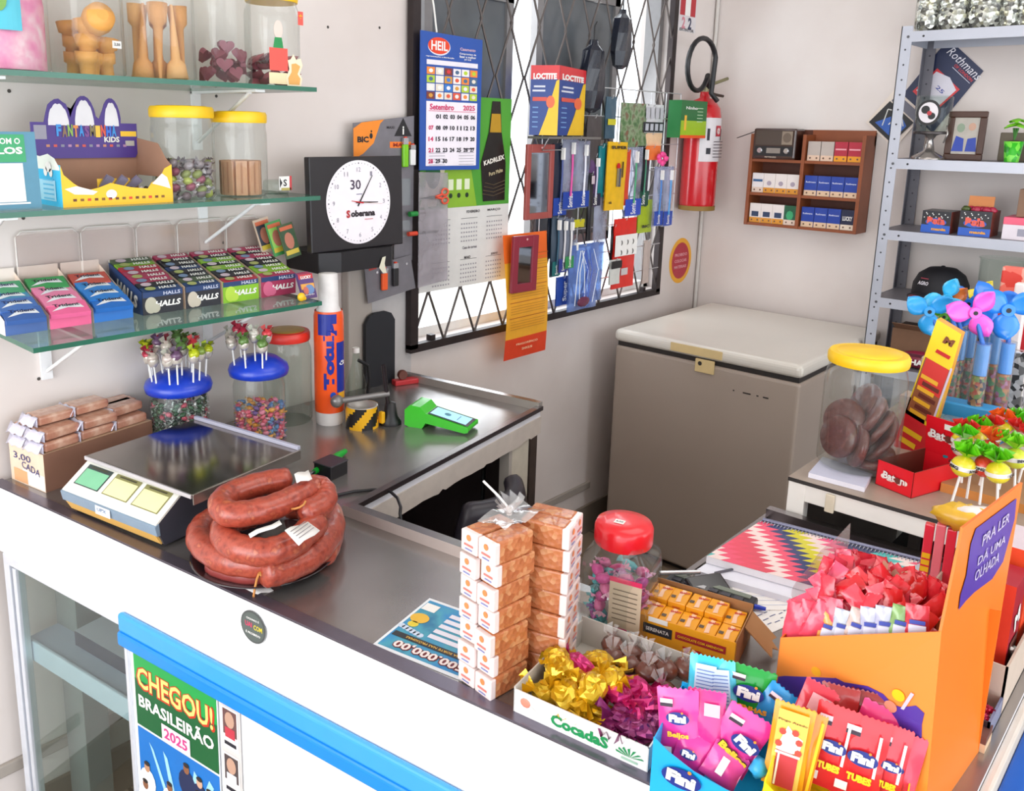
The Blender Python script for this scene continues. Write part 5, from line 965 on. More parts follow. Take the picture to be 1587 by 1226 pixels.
q1 = PZ(463, 796, ZC+.11); MB().tube([(q1-t1.location)+Vector((.012*math.cos(a), .012*math.sin(a), .004*a)) for a in [k*.7 for k in range(9)]], .002, tw, 6).build('string_knot', t1)
q1 = PZ(402, 888, ZC+.045); MB().tube([q1-t4.location, PZ(398, 898, ZC+.03)-t4.location, PZ(395, 912, ZC+.012)-t4.location, PZ(393, 925, ZC+.004)-t4.location], .0022, tw, 6).tube([q1-t4.location, PZ(412, 898, ZC+.03)-t4.location, PZ(418, 903, ZC+.03)-t4.location], .003, tw, 6).build('string_knot', t4)
def papertag(pts, z, lab, s=''):
    P = [PZ(x, y, ZC+zz) for (x, y), zz in zip(pts, z)]; c = sum(P, Vector())/4; b = MB(); q = [v-c for v in P]
    b.grid(4, 2, lambda u, v: tuple((q[0]*(1-u)+q[1]*u)*(1-v)+(q[3]*(1-u)+q[2]*u)*v+Vector((0, 0, .002*math.sin(u*6)))), MT('ece8e4', .6)); o = b.build('paper_tag', solid=.0006)
    if s:
        e = MB().fr((q[3]+q[2]+q[0]+q[1])/4+Vector((0, 0, .003)), q[2]-q[3], q[0]-q[3]); ww = (q[2]-q[3]).length; hh_ = (q[0]-q[3]).length
        for k in range(4): e.rect(0, hh_*(.28-.16*k), ww*.7, hh_*.04, MT('8a8488', .6), 0)
        e.build('print', o)
    return tag(o, lab, 'tag', loc=c)
papertag([(456, 735), (478, 728), (484, 742), (460, 749)], [.165, .165, .155, .155], 'white paper tag at the top of the sausage heap')
papertag([(441, 822), (477, 808), (496, 822), (463, 846)], [.125, .125, .115, .11], 'printed square paper tag on the right of the sausage heap', 'x')
papertag([(385, 828), (433, 806), (437, 812), (388, 834)], [.128, .138, .135, .125], 'narrow white paper strip across the middle of the sausages')
papertag([(365, 905), (398, 893), (424, 915), (398, 922)], [.003, .003, .002, .002], 'beige card scrap on the counter under the plate rim')
papertag([(345, 885), (388, 893), (384, 882), (362, 880)], [.021, .021, .022, .022], 'white paper edge between the plate and the lowest sausage')
# lottery sheet
q0 = PZ(577, 1000, ZC); q1 = PZ(716, 1056, ZC); q3 = PZ(692, 937, ZC); ux = (q1-q0); ux_ = ux.normalized(); uy = Vector((-ux_.y, ux_.x, 0)); W_ = ux.length; H_ = (q3-q0).dot(uy)
b = MB(); b.fr((0, 0, 0), ux_, uy); b.prism([(0, 0), (W_, 0), (W_, H_), (0, H_)], .0008, MT('e9edf2', .5)); b.rect(W_*.5, H_*.5, W_*.94, H_*.92, ramp_mat('lottery_blue', ['1d6aa8', '2f8ac4', '4aa0b8', '2a78a0'], 14, .4, 0, 'NOISE'), .001); b.rect(W_*.5, H_*.28, W_*.9, H_*.08, MT('2a2a2e', .4), .0014)
b.text('500.000,00', W_*.55, H_*.15, W_*.8, H_*.15, MT('7a1c20', .4), .0016, .1, rot=PI); b.text('500.000,00', W_*.55, H_*.15, W_*.78, H_*.13, MT('f3e6e2', .4), .002, .03, rot=PI); b.text('MINHA SORTE NAS PRÓXIMAS', W_*.55, H_*.275, W_*.7, H_*.04, MT('e8b84a', .4), .0018, .02, rot=PI)
for k in range(5): b.rect(W_*.62, H_*(.42+.10*k), W_*.5, H_*.065, MT('e6e4f0', .4), .0016)
b.disc(W_*.13, H_*.62, .016, MT('e8b83a', .4), .0016, .014); b.disc(W_*.13, H_*.5, .009, MT('e8d03a', .4), .0016, .008); b.rect(W_*.12, H_*.84, W_*.16, H_*.13, WHITE, .0016)
for k in range(6): b.disc(W_*(.05+.05*k), H_*(.42-.01*k), .006, MT('c9d8ec', .4), .0015, .006, 8)
tag(b.build('lottery_sheet'), 'blue lottery sheet reading 500.000,00 upside down on the counter', 'leaflet', loc=(q0.x, q0.y, ZC+.0003))
# ============================================================= sweets on the front of the counter
nutm = ramp_mat('peanut_brittle', ['b0643a', 'c07446', 'b86c3e', 'c98a5c', 'bc7044'], 130, .45, 0, 'VORONOI', .5, .3)
lw_ = MT('eddad6', .3, var=.06, coat=.4); fo = MT('efc8b4', .25, coat=.5)
def brick(x, y, z, rz, lab, endl=True, L=.072, w=.031, h=.033):
    t = thing('peanut_brittle', lab, 'sweet', (x, y, z), rz, 'peanut brittle bricks in the wrapped stack')
    MB().box(.006, -w/2, 0, L, w/2, h, nutm).build('brick', t, bevel=.003)
    b = MB(); b.box(-.001, -w/2-.0008, .001, .010, w/2+.0008, h-.001, lw_); b.fr((-.0012, 0, h/2), (0, -1, 0), (0, 0, 1)); b.disc(0, .007, .0045, MT('ee8a50', .4), .0006); b.rect(0, -.004, .018, .003, MT('e07a70', .4), .0006); b.rect(0, -.010, .014, .002, MT('7a86c0', .4), .0006); b.build('label_end', t, bevel=.002)
nr = ['bottom', 'second', 'third', 'fourth', 'fifth', 'sixth', 'top']
for k in range(7):
    z = ZC+.0003+.0336*k; o = [0, .004, -.004, .003, 0, .006, 0][k]
    brick(.797+o, .688, z, math.radians(-6+2*math.sin(k*2)), '%s brick of the front left column of the brittle stack' % nr[k].capitalize()); brick(.800-o*.5, .722, z, math.radians(-4+3*math.sin(k)), '%s brick of the rear left column of the brittle stack' % nr[k].capitalize())
    brick(.916+o*.3, .634, z, math.radians(108+3*math.sin(k*1.7)), '%s brick of the front right column of the brittle stack' % nr[k].capitalize()); brick(.946+o*.3, .645, z, math.radians(107), '%s brick of the rear right column of the brittle stack' % nr[k].capitalize())
b = MB(); q0 = Vector((.875, .715, ZC+.235)); rr = random.Random(4)
wrp = clear_mat('bag_film', 'f6f4f4', .4, .08, .25, 'ffffff')
for i in range(9): a = i*.7; b.add([(0, 0, 0), (.022*math.cos(a), .022*math.sin(a), .018+.012*rr.random()), (.022*math.cos(a+.7), .022*math.sin(a+.7), .03)], [(0, 1, 2)], wrp)
b.grid(6, 5, lambda u, v: (-.045+.09*u, -.03+.05*v, .004+.004*math.sin(u*9+v*5)), wrp)
b.tube([(0, 0, .002), (0, 0, .012)], .004, WHITE, 8); b.tube([(0, 0, .01), (-.012, .01, .03), (-.032, .022, .055)], .0018, WHITE, 6)
tag(b.build('bag_knot'), 'tied clear bag top with a white string end over the brittle stack', 'bag', loc=q0)
# square plastic jar with a red lid
t = thing('candy_jar', 'square clear plastic jar with a bright red screw lid beside the brittle stack', 'jar', (1.085, .655, ZC), CR+.1); r = .055
MB().lathe([(r*.86, 0), (r, .01), (r, .085), (r*1.02, .105), (r*.95, .125), (r*.72, .138), (r*.72, .15)], CLEAR, 40, sq=5).build('jar_body', t)
rl = MT('e81a28', .3, coat=.4, var=.03); MB().lathe([(.044, .142), (.0455, .146), (.0455, .168), (.042, .176), (.025, .179), (.001, .179)], rl, 40).build('lid', t)
MB().at(-.004, -.012, .1795).rect(0, 0, .016, .014, WHITE, .0003).text('6,50', 0, 0, .011, .005, INK, .0006).build('price_sticker', t)
b = MB(); b.front(-.0535, .07, .014); b.M = Matrix.Rotation(0, 4, 'Z') @ b.M; b.rect(.01, -.005, .05, .075, MT('c9b49a', .6), .001); [b.rect(.01, .02-.008*i, .038, .0016, MT('6a5a4a', .6), .0016) for i in range(7)]; b.rect(.01, .036, .05, .008, MT('d8285a', .4), .0014); b.build('paper_label', t)
fill('pink_sweet', 1.085, .655, ZC+.004, .05, .095, [('e05aa8', 'f0a0c8'), ('b04a9a', 'd8a8d0'), ('d8388a', 'f2b8d0'), ('8a4a9a', 'c8a8d8'), ('4ab0b8', 'a0d8d8'), ('e87ab0', 'f4c8dc')], 'pink purple or teal wrapped sweet in the square red lidded jar', 'sweet', 'sweets in the square red lidded jar', L=.042, w=.012, seed=12)
# display carton of small yellow boxes
t = thing('box_carton', 'open brown carton with yellow front holding small yellow sweet boxes', 'box', (1.066, .613, ZC), CR+.06); w, d, h = .152, .105, .046; yb = MT('f0a41c', .35, var=.04)
b = MB(); b.box(0, 0, 0, w, .0015, h, yb); b.box(0, 0, 0, .0015, d, h+.006, CARD, {'l': yb}); b.box(w-.0015, 0, 0, w, d, h+.004, CARD); b.box(0, d-.0015, 0, w, d, h+.01, CARD); b.box(0, 0, 0, w, d, .002, CARD)
b.front(0, h/2, 0); b.rect(.035, .004, .045, .016, INK, .001); b.text('SERENATA', .035, .004, .036, .006, WHITE, .0016); b.rect(.10, .006, .075, .012, MT('a8242c', .4), .001); b.text('CHOCOLATE COM AMENDOIM', .10, .006, .068, .004, YEL, .0016); b.rect(.035, .020, .03, .008, WHITE, .001); b.text('7 Belo', .105, -.014, .06, .012, RED, .0014, .05); b.build('carton', t)
b = MB(); b.at(w, d*.45, h, rz=0, ry=.7).prism([(0, 0), (.055, .0), (.05, .02), (.06, .03), (.045, .035), (.05, d*.5), (0, d*.5)], .0015, CARD); b.build('torn_flap', t)
def sbox(x, y, z, lab, rz=0):
    o = thing('small_sweet_box', lab, 'box', (0, 0, 0), 0, 'small yellow sweet boxes in the carton'); M = Matrix.Translation(t_loc) @ Matrix.Rotation(t_rz, 4, 'Z'); o.location = M @ Vector((x, y, z)); o.rotation_euler = (0, 0, t_rz+rz)
    b = MB(); b.box(0, 0, 0, .028, .045, .021, yb); b.fr((.014, .0225, .0212), (1, 0, 0), (0, 1, 0)); b.poly([(-.002, -.021), (.005, -.018), (.003, .0), (.007, .018), (.0, .021), (-.003, .004)], MT('f3c8a8', .4), .0004); b.text('Belo', .005, .012, .016, .006, MT('c83a2a', .4), .0007, .04, rot=.3); b.rect(-.009, -.006, .007, .008, MT('5a4a3a', .4), .0005); b.front(-.0001, .0105, .014); b.rect(0, 0, .012, .008, MT('d86a1c', .4), .0004)
    b.build('small_box', o, bevel=.0012)
t_loc = Vector(t.location); t_rz = t.rotation_euler.z
for i in range(5): sbox(.004+.0288*i, .004, .022 if i else .024, 'small yellow box in the front row of the carton, column %s from the left' % ['one', 'two', 'three', 'four', 'five'][i], .02*math.sin(i)); 
for i in range(5): sbox(.004+.0288*i, .052, .030 if i < 4 else .022, 'small yellow box in the back row of the carton, column %s from the left' % ['one', 'two', 'three', 'four', 'five'][i], .03*math.sin(i*2))
# Cocadas tray
t = thing('sweet_tray', 'low white cardboard tray with green lettering at the counter edge', 'tray', (.802, .637, ZC), math.radians(-81.5)); w, d, h = .192, .20, .036; wc = MT('eceae8', .5); gi = MT('c9c4bc', .6)
b = MB(); b.box(0, 0, 0, w, .002, h, wc).box(0, 0, 0, .002, d, h+.004, gi).box(w-.002, 0, 0, w, d, h, wc).box(0, d-.002, 0, w, d, h+.01, gi).box(0, 0, 0, w, d, .002, gi); b.front(0, h/2, 0); gc_ = MT('128a4c', .4)
b.text('CocadaS', .098, -.001, .082, .016, gc_, .001, .045); b.ell(.018, .004, .0, .008, .007, .001, MT('e08a74', .4), 10, 6); b.poly([(.024, -.002), (.038, -.008), (.04, -.004), (.026, .004)], WHITE, .0012)
for i in range(7): a = .3+i*.42; b.poly([(.168, -.006), (.168+.02*math.cos(a), -.006+.013*math.sin(a)), (.168+.018*math.cos(a+.2), -.006+.011*math.sin(a+.2))], gc_, .001)
b.rect(.168, -.010, .022, .003, MT('9fc0a8', .4), .001); b.build('cardboard_tray', t)
gold = ('e0b422', 'ecc638'); mag = ('c22a6c', 'd84a88'); pur = ('7e2a5e', '963a74')
Mt = Matrix.Translation(t.location) @ Matrix.Rotation(math.radians(-81.5), 4, 'Z')
rr = random.Random(31)
foil = {}
def crumple(c, s, seed):
    k = (c, seed)
    if k in foil: return foil[k]
    r = random.Random(seed); m = bpy.data.materials.get('foil_'+c) or None
    if m is None: m = MT(c, .22, .55, .25, 60, .6, coat=.3); m.name = 'foil_'+c
    b = MB(); n, kk = 14, 9
    b.ell(0, 0, 0, .021, .016, .012, m, n, kk, .16, r, smooth=False)
    for sg in (1, -1):
        vs = [(sg*.016, 0, 0)]; N = 8
        for i in range(N): a = -1+2*i/(N-1); vs.append((sg*(.034+.006*r.random()), a*.017, .009*(-1)**i*r.random()+.004))
        b.add(vs, [(0, i+1, i+2) for i in range(N-1)], m)
    o = b.build('foil'); foil[k] = o.data; bpy.data.objects.remove(o); return foil[k]
golds = [(.03, .045), (.058, .038), (.03, .07), (.08, .042), (.055, .075), (.09, .055), (.035, .10), (.08, .10), (.02, .085), (.112, .045), (.06, .13), (.10, .085)]
for i, (x, y) in enumerate(golds):
    put('coconut_sweet', crumple('e2b824', 1, i % 5), Mt @ Vector((x, y, .016+.014*(i % 3))), (rr.uniform(-.4, .4), rr.uniform(-.4, .4), rr.uniform(0, 6)), 'gold foil wrapped coconut sweet in the white tray with green lettering', 'sweet', 'gold foil sweets in the white tray with green lettering', 1.15)
for i, (x, y) in enumerate([(.085, .075), (.12, .075), (.145, .06), (.13, .10), (.155, .09), (.05, .095)]):
    put('coconut_sweet', crumple('cf2a78', 1, i+7), Mt @ Vector((x, y, .026+.010*(i % 2))), (rr.uniform(-.4, .4), rr.uniform(-.4, .4), rr.uniform(0, 6)), 'magenta foil wrapped sweet in the white tray with green lettering', 'sweet', 'magenta foil sweets in the white tray with green lettering', 1.1)
for i, (x, y) in enumerate([(.125, .035), (.15, .036), (.162, .05), (.14, .052), (.165, .068), (.165, .036)]):
    put('coconut_sweet', crumple('8e2f6c', 1, i+14), Mt @ Vector((x, y, .016+.008*(i % 2))), (rr.uniform(-.4, .4), rr.uniform(-.4, .4), rr.uniform(0, 6)), 'dark purple foil wrapped sweet in the white tray with green lettering', 'sweet', 'purple foil sweets in the white tray with green lettering', 1.1)
choc = MT('6a3a2c', .25, var=.2, sc_=40, coat=.5)
for i, (x, y) in enumerate([(.07, .16), (.10, .15), (.13, .14), (.09, .185), (.12, .175), (.15, .16), (.16, .13), (.06, .18), (.17, .18)]):
    o = thing('chocolate_pouch', 'dark brown chocolate in a twisted clear pouch at the back of the white tray', 'sweet', Mt @ Vector((x, y, .024+.006*(i % 3))), 0, 'brown chocolates in clear pouches'); o.rotation_euler = (rr.uniform(-.3, .3), rr.uniform(-.3, .3), rr.uniform(0, 6))
    MB().ell(0, 0, 0, .017, .017, .013, choc, 12, 8, .06, rr).build('chocolate', o); b = MB(); [b.add([(0, 0, .010), (.012*math.cos(a), .012*math.sin(a), .032), (.012*math.cos(a+1), .012*math.sin(a+1), .028)], [(0, 1, 2)], wrp) for a in (0, 1.2, 2.4, 3.6, 4.8)]; b.build('pouch_twist', o)
# ------------------------------------------------------------- Fini sachets
navy = MT('1c2f86', .35)
def fini_logo(q, x, y, s, rot=0):
    c, n = math.cos(rot), math.sin(rot); q.disc(x, y, s*.5, navy, .0046, s*.28, 22); q.text('Fini', x, y+s*.01, s*.74, s*.34, WHITE, .0056, .07, rot=rot); q.disc(x+s*.2, y+s*.27, s*.05, MT('ee8a2a', .4), .0058, n=8)
def sachet(nm, lab, grp, P, w, h, col, roll=0, lean=.35, yaw=0, art=None, wave=.006, z_up=None, cat='sweet packet', mm=None):
    o = thing(nm, lab, cat, P, CR+yaw, grp); o.rotation_euler = (-lean, roll, CR+yaw); m = mm or MT(col, .28, 0, .10, 25, .15, coat=.5)
    b = MB(); f = lambda u, v: wave*(math.sin(PI*u)**.5*math.sin(PI*v)**.5)
    b.grid(8, 10, lambda u, v: ((u-.5)*w*(1-.04*math.sin(v*PI)), -f(u, v)-.0015*math.sin(u*7+v*9)*math.sin(PI*v), (v-.5)*h), m); b.grid(8, 10, lambda u, v: ((.5-u)*w*(1-.04*math.sin(v*PI)), f(u, v)*.8, (v-.5)*h), m)
    n = 16; b.add([((i/n-.5)*w, 0, h/2) for i in range(n+1)]+[((i/n-.5)*w, 0, h/2+(.0022 if i % 2 else 0)) for i in range(n+1)], [(i, i+1, n+2+i, n+1+i) for i in range(n)], m); b.build('sachet', o)
    if art: q = MB(); q.fr((0, -wave-.0002, 0), (1, 0, 0), (0, 0, 1)); art(q, w, h); q.build('printed_front', o)
    return o
def tagm(q, w, h): q.rect(-w*.26, h*.33, w*.3, h*.11, MT('f3dce6', .4), .002); q.rect(-w*.26, h*.30, w*.3, h*.05, MT('3a2a3a', .4), .0026); q.rect(-w*.3, -h*.35, w*.26, h*.1, WHITE, .002)
t = thing('candy_display_box', 'open cyan cardboard display box with a blue and white oval logo on its front', 'box', (.800, .426, ZC), math.radians(-77)); w, d = .122, .115; cy = MT('1aa8e6', .35, var=.04)
b = MB(); b.front(0, 0, 0); b.prism([(0, 0), (w, 0), (w, .048), (w*.7, .05), (w*.4, .057), (w*.15, .07), (0, .082)], .0015, cy); fini_logo(b, .036, .044, .046, -.08); b.text('GELATINAS', .05, .012, .07, .004, navy, .003)
b.M = Matrix(); b.box(0, 0, 0, .0015, d, .08, cy).box(w-.0015, 0, 0, w, d, .05, MT('f2d21c', .4), {'r': MT('23302c', .4)}).box(0, d-.0015, 0, w, d, .085, cy).box(0, 0, 0, w, d, .0015, cy); b.build('carton', t)
pk = 'f03a9c'
def A1(q, w, h): tagm(q, w, h); fini_logo(q, .0, h*.13, w*.55); q.text('Beijos', 0, -h*.12, w*.5, h*.1, YEL, .004, .04)
def A2(q, w, h): q.rect(0, h*.05, w*.6, h*.7, MT('c9dcf0', .4), .003); [q.rect(0, h*(.3-.06*i), w*.5, .0012, MT('6a86c0', .4), .004) for i in range(9)]
def AB(q, w, h): tagm(q, w, h); fini_logo(q, w*.12, h*.08, w*.62, -.25); q.text('Beijos', w*.02, -h*.17, w*.72, h*.16, MT('3a1c22', .4), .0036, .12, rot=-.25); q.text('Beijos', w*.02, -h*.17, w*.7, h*.14, MT('f0c02c', .4), .0046, .06, rot=-.25)
def AG(q, w, h): tagm(q, w, h); fini_logo(q, w*.0, h*.1, w*.62); q.text('ÁSSINHAS', w*.02, -h*.14, w*.8, h*.11, MT('f0b02c', .4), .0046, .06); q.rect(w*.1, -h*.3, w*.4, h*.07, MT('f07ab0', .4), .004)
def AR(q, w, h): tagm(q, w, h); fini_logo(q, w*.02, h*.04, w*.64); q.text('TUBES', w*.02, -h*.2, w*.52, h*.09, MT('ecd21c', .4), .0046, .07); q.rect(w*.3, h*.1, .003, h*.5, WHITE, .003)
def sat(px, py, z): return PZ(px, py, z)
S = [('pale cyan sweet packet with a white back label, rearmost in the cyan box', (1092, 1062), 1.035, .055, .085, '35c8e8', .0, A2, .25), ('second pale cyan packet with a white strip, right of the rearmost one', (1118, 1070), 1.033, .05, .085, '5ad0e8', -.15, A2, .22),
     ('green sweet packet standing behind the pink ones', (1158, 1078), 1.03, .078, .085, '14a03c', .1, AG, .2), ('blue sweet packet leaning to the right behind the pink ones', (1196, 1108), 1.015, .066, .085, '1f9ae0', .55, lambda q, w, h: (tagm(q, w, h), fini_logo(q, .01, h*.1, w*.6)), .2),
     ('pink sweet packet with a white bar code, half hidden behind the front pink packet', (1094, 1120), 1.018, .06, .09, 'e0308a', -.05, lambda q, w, h: q.rect(w*.15, h*.25, w*.4, h*.2, MT('f0b8d0', .4), .003), .25),
     ('bright pink sweet packet with yellow lettering, leaning right at the front', (1142, 1148), 1.005, .075, .095, pk, .42, AB, .15), ('bright pink sweet packet at the front left of the cyan box', (1052, 1122), 1.012, .066, .1, pk, -.12, A1, .2),
     ('crumpled pink packet low at the left of the cyan box', (1072, 1168), .985, .055, .05, 'e8389a', .2, lambda q, w, h: fini_logo(q, -w*.1, 0, w*.5), .4), ('crumpled pink packet lying at the front right of the cyan box', (1122, 1188), .98, .06, .05, 'f04aa4', .5, lambda q, w, h: q.rect(-w*.1, 0, w*.2, h*.5, WHITE, .003), .5)]
for i, (lab, (px, py), z, w_, h_, col, roll, art, lean) in enumerate(S): sachet('candy_sachet', lab, 'sweet packets in the cyan box', sat(px, py, z), w_*.74, h_*.82, col, roll, lean, .25, art)
tag(MB().ell(0, 0, 0, .012, .01, .012, MT('3ab0e8', .3), 8, 6, .2, rr).build('blue_sweet'), 'small blue wrapped sweet at the right end of the cyan box', 'sweet', loc=PZ(1176, 1190, .985))
# yellow display box with red packets
t = thing('candy_display_box', 'yellow cardboard display box of red packets at the front right corner', 'box', (.828, .305, ZC), math.radians(-79)); w, d = .135, .12; yy = MT('f6dc1c', .35)
b = MB(); b.front(0, 0, 0); b.prism([(0, 0), (w, 0), (w, .05), (w*.3, .05), (0, .078)], .0015, yy); b.M = Matrix(); b.box(0, 0, 0, .0015, d, .08, yy).box(w-.0015, 0, 0, w, d, .06, yy).box(0, d-.0015, 0, w, d, .07, yy).box(0, 0, 0, w, d, .0015, yy); b.build('carton', t)
def AY(q, w, h): q.rect(0, 0, w*.74, h*.9, MT('f3c85a', .4), .002); q.text('Pingo Azedo', 0, h*.33, w*.7, h*.03, MT('6a3a1c', .4), .003); q.poly([(-w*.3, -h*.02), (-w*.1, h*.28), (w*.1, h*.2), (w*.3, h*.16), (w*.26, 0), (0, -h*.05)], WHITE, .0028); [q.disc(x*w, y*h, w*.09, MT('e04a3a', .4), .0034, n=7) for x, y in ((-.2, .2), (.22, .12), (.1, .22), (-.25, .05), (.24, 0))]; q.rect(0, -h*.24, w*.52, h*.42, MT('c43a44', .4), .003); q.rect(-w*.2, -h*.24, w*.05, h*.4, WHITE, .0036); q.rect(0, -h*.05, w*.6, h*.03, MT('f0e0dc', .4), .0036)
R_ = [('dark red packet at the back of the yellow box, left', (1300, 1098), 1.045, .055, .06, 'a02a28', 0, None, .3), ('dark red packet at the back of the yellow box, middle', (1345, 1108), 1.042, .055, .06, '942624', 0, None, .3), ('dark red packet at the back of the yellow box, right', (1390, 1122), 1.038, .05, .06, '8e2422', 0, None, .3),
      ('pink packet lying slanted across the rear of the yellow box', (1370, 1135), 1.03, .085, .06, 'ee3a80', .3, None, .3), ('red packet with a white panel, rear left of the yellow box', (1262, 1105), 1.035, .06, .08, 'e0344a', .3, lambda q, w, h: q.rect(0, h*.2, w*.5, h*.3, MT('f3b8c0', .4), .003), .3),
      ('red sweet packet behind the yellow packet', (1288, 1158), 1.015, .06, .115, 'e22a34', .1, AR, .2), ('red sweet packet with yellow lettering facing front in the middle', (1334, 1176), 1.01, .066, .115, 'e42a36', .08, AR, .2), ('narrow red sweet packet with a white edge, right of the middle', (1378, 1188), 1.005, .045, .11, 'e83a48', .1, AR, .2), ('red pink sweet packet at the right end of the yellow box', (1396, 1196), .998, .05, .105, 'e8405a', .12, lambda q, w, h: fini_logo(q, -w*.2, h*.05, w*.5), .2),
      ('orange edged narrow packet beside the yellow one', (1252, 1170), 1.012, .03, .115, 'f0962a', .12, lambda q, w, h: q.rect(w*.3, 0, .003, h*.9, YEL, .003), .2), ('tall yellow packet picturing red sweets in a jar', (1222, 1158), 1.02, .058, .118, 'f2a41c', .06, AY, .15)]
for (lab, (px, py), z, w_, h_, col, roll, art, lean) in R_: sachet('candy_sachet', lab, 'packets in the yellow display box', sat(px, py, z), w_*.76, h_*.84, col, roll, lean, .15, art, .004)
# ------------------------------------------------------------- orange display box with tall back panel
t = thing('candy_display_box', 'big orange and purple cardboard display box with tall back panel full of red sachets', 'box', (0, 0, ZC)); og = MT('f07a1e', .4, var=.06, sc_=8); og2 = MT('f58e38', .4, var=.05, sc_=8); vio = MT('52309a', .4)
BL = Vector((.972, .176, 0)); BR = Vector((1.163, .164, 0)); ML = Vector((.986, .19, .24)); SL = Vector((.984, .362, 0)); ST = Vector((.988, .362, .153)); _pn = (BR-BL).cross(ML-BL); _o = BL+Vector((0, 0, ZC))
def onpanel(px, py): d = ray(px, py); return CAM+d*((_o-CAM).dot(_pn)/d.dot(_pn))-Vector((0, 0, ZC))
TL = onpanel(1493, 818); TR = onpanel(1585, 748)
def slabq(P, th, m, nm, dec=None):
    b = MB(); n = (P[1]-P[0]).cross(P[2]-P[0]).normalized()*th; vs = [tuple(p) for p in P]+[tuple(p-n) for p in P]; L = len(P)
    b.add(vs, [tuple(range(L)), tuple(reversed(range(L, 2*L)))]+[(i, L+i, L+(i+1) % L, (i+1) % L) for i in range(L)], m)
    if dec: dec(b)
    return b.build(nm, t)
_sn = (BL-SL).cross(ML-SL); _so = SL+Vector((0, 0, ZC))
def onside(px, py): d = ray(px, py); return CAM+d*((_so-CAM).dot(_sn)/d.dot(_sn))-Vector((0, 0, ZC))
def side_dec(b):
    n = _sn.normalized()*.001; n = n if n.dot(CAM-_so) > 0 else -n
    lo = onside(1429, 1180); lo2 = Vector((SL.x, SL.y-.001, .07))
    b.quad([tuple(onside(*q_)+n) for q_ in ((1213, 1018), (1229, 1021), (1274, 1039), (1309, 1057), (1345, 1063), (1369, 1075), (1385, 1092), (1399, 1096), (1420, 1093), (1433, 1105), (1429, 1123))]+[tuple(lo+n), tuple(lo2+n)], vio)
    def blob(px, py, r, m, k): c_ = onside(px, py)+n*k; b.fr(c_, BL-SL, (0, 0, 1)); b.disc(0, 0, r, m, 0); b.M = Matrix()
    blob(1247, 1033, .0115, YEL, 1.8); blob(1266, 1040, .006, MT('f0a81c', .4), 2.2); blob(1393, 1077, .007, YEL, 1.8); blob(1381, 1094, .007, MT('e08a70', .4), 2.2)
    b.quad([tuple(onside(*q_)+n*2.6) for q_ in ((1397, 1097), (1413, 1072), (1418, 1075), (1402, 1099))], MT('c9c4e0', .4))
    b.fr(onside(1222, 1069)+n*2, BL-SL, (0, 0, 1)); b.text('F', 0, 0, .010, .014, WHITE, 0, .06); b.M = Matrix()
slabq([SL, BL, ML, ST], .002, og2, 'side_panel', side_dec)
def back_dec(b):
    pz = [(1511, 819), (1574, 772), (1571, 804), (1561, 841), (1553, 870), (1536, 897), (1509, 917), (1495, 931), (1484, 945), (1487, 922), (1496, 892), (1503, 843)]
    n = _pn.normalized()*.0012; n = n if n.dot(CAM-_o) > 0 else -n
    b.quad([tuple(onpanel(*q_)+n) for q_ in pz], vio)
    for k, (tx_, pa, pb) in enumerate((('PRA LER', (1520, 838), (1562, 800)), ('DÁ UMA', (1513, 868), (1556, 832)), ('OLHADA', (1508, 893), (1546, 862)))):
        A_ = onpanel(*pa)+n*1.8; B_ = onpanel(*pb)+n*1.8; b.fr((A_+B_)/2, B_-A_, (0, 0, 1)); b.text(tx_, 0, 0, (B_-A_).length, .014, MT('cdbfe0', .4), 0, .01)
slabq([BL, BR, TR, TL, ML], .003, og, 'back_panel', back_dec)
b = MB(); b.quad([tuple(SL), tuple(BL), tuple(BR), (1.19, .36, 0)], CARD); b.quad([(1.19, .36, 0), (1.19, .36, .15), tuple(BR+Vector((.0, 0, .20))), tuple(BR)], og); b.quad([tuple(SL), (1.19, .36, 0), (1.19, .36, .15), tuple(ST)], og); b.build('rear_panels', t, solid=.0015)
b = MB(); b.quad([(.99, .358, .145), (.985, .196, .145), (1.17, .18, .145), (1.185, .355, .145)], CARD); b.build('inner_shelf', t)
# red sachets heaped in it
rr = random.Random(77); base = ZC+.15
redm2 = ['f0506c', 'f2607c', 'ee4058', 'f4708c', 'e83a50', 'f2587a', 'ec4460']
redm = ['ef3b4e', 'f04a5c', 'e8303c', 'd8202c', 'f26070', 'ee2f3a', 'e02838']
def smallsach(P, rot, lab, grp, c, s=1, kind=0):
    k = ('ss', c, kind)
    if k not in _cs:
        m = MT(c, .25, 0, .14, 40, .3, coat=.6); b = MB(); wv = .006
        for sg in (1, -1): b.grid(6, 7, lambda u, v: (sg*(u-.5)*.03, -sg*wv*math.sin(PI*u)**.6*math.sin(PI*v)**.5+.002*math.sin(u*8+v*11+kind), (v-.5)*.058), m)
        if kind == 1: b.fr((0, -.0075, 0), (1, 0, 0), (0, 0, 1)).rect(0, -.008, .022, .02, MT('d9dcf0', .4), .001).rect(0, .006, .02, .006, MT('3a4aa8', .4), .001)
        if kind == 2: b.fr((0, -.0075, 0), (1, 0, 0), (0, 0, 1)).rect(0, .004, .012, .03, MT('d8a890', .4), .001)
        me = b.build('sachet'); _cs[k] = me.data; bpy.data.objects.remove(me)
    return put('candy_sachet', _cs[k], P, rot, lab, 'sweet packet', grp, s)
import itertools
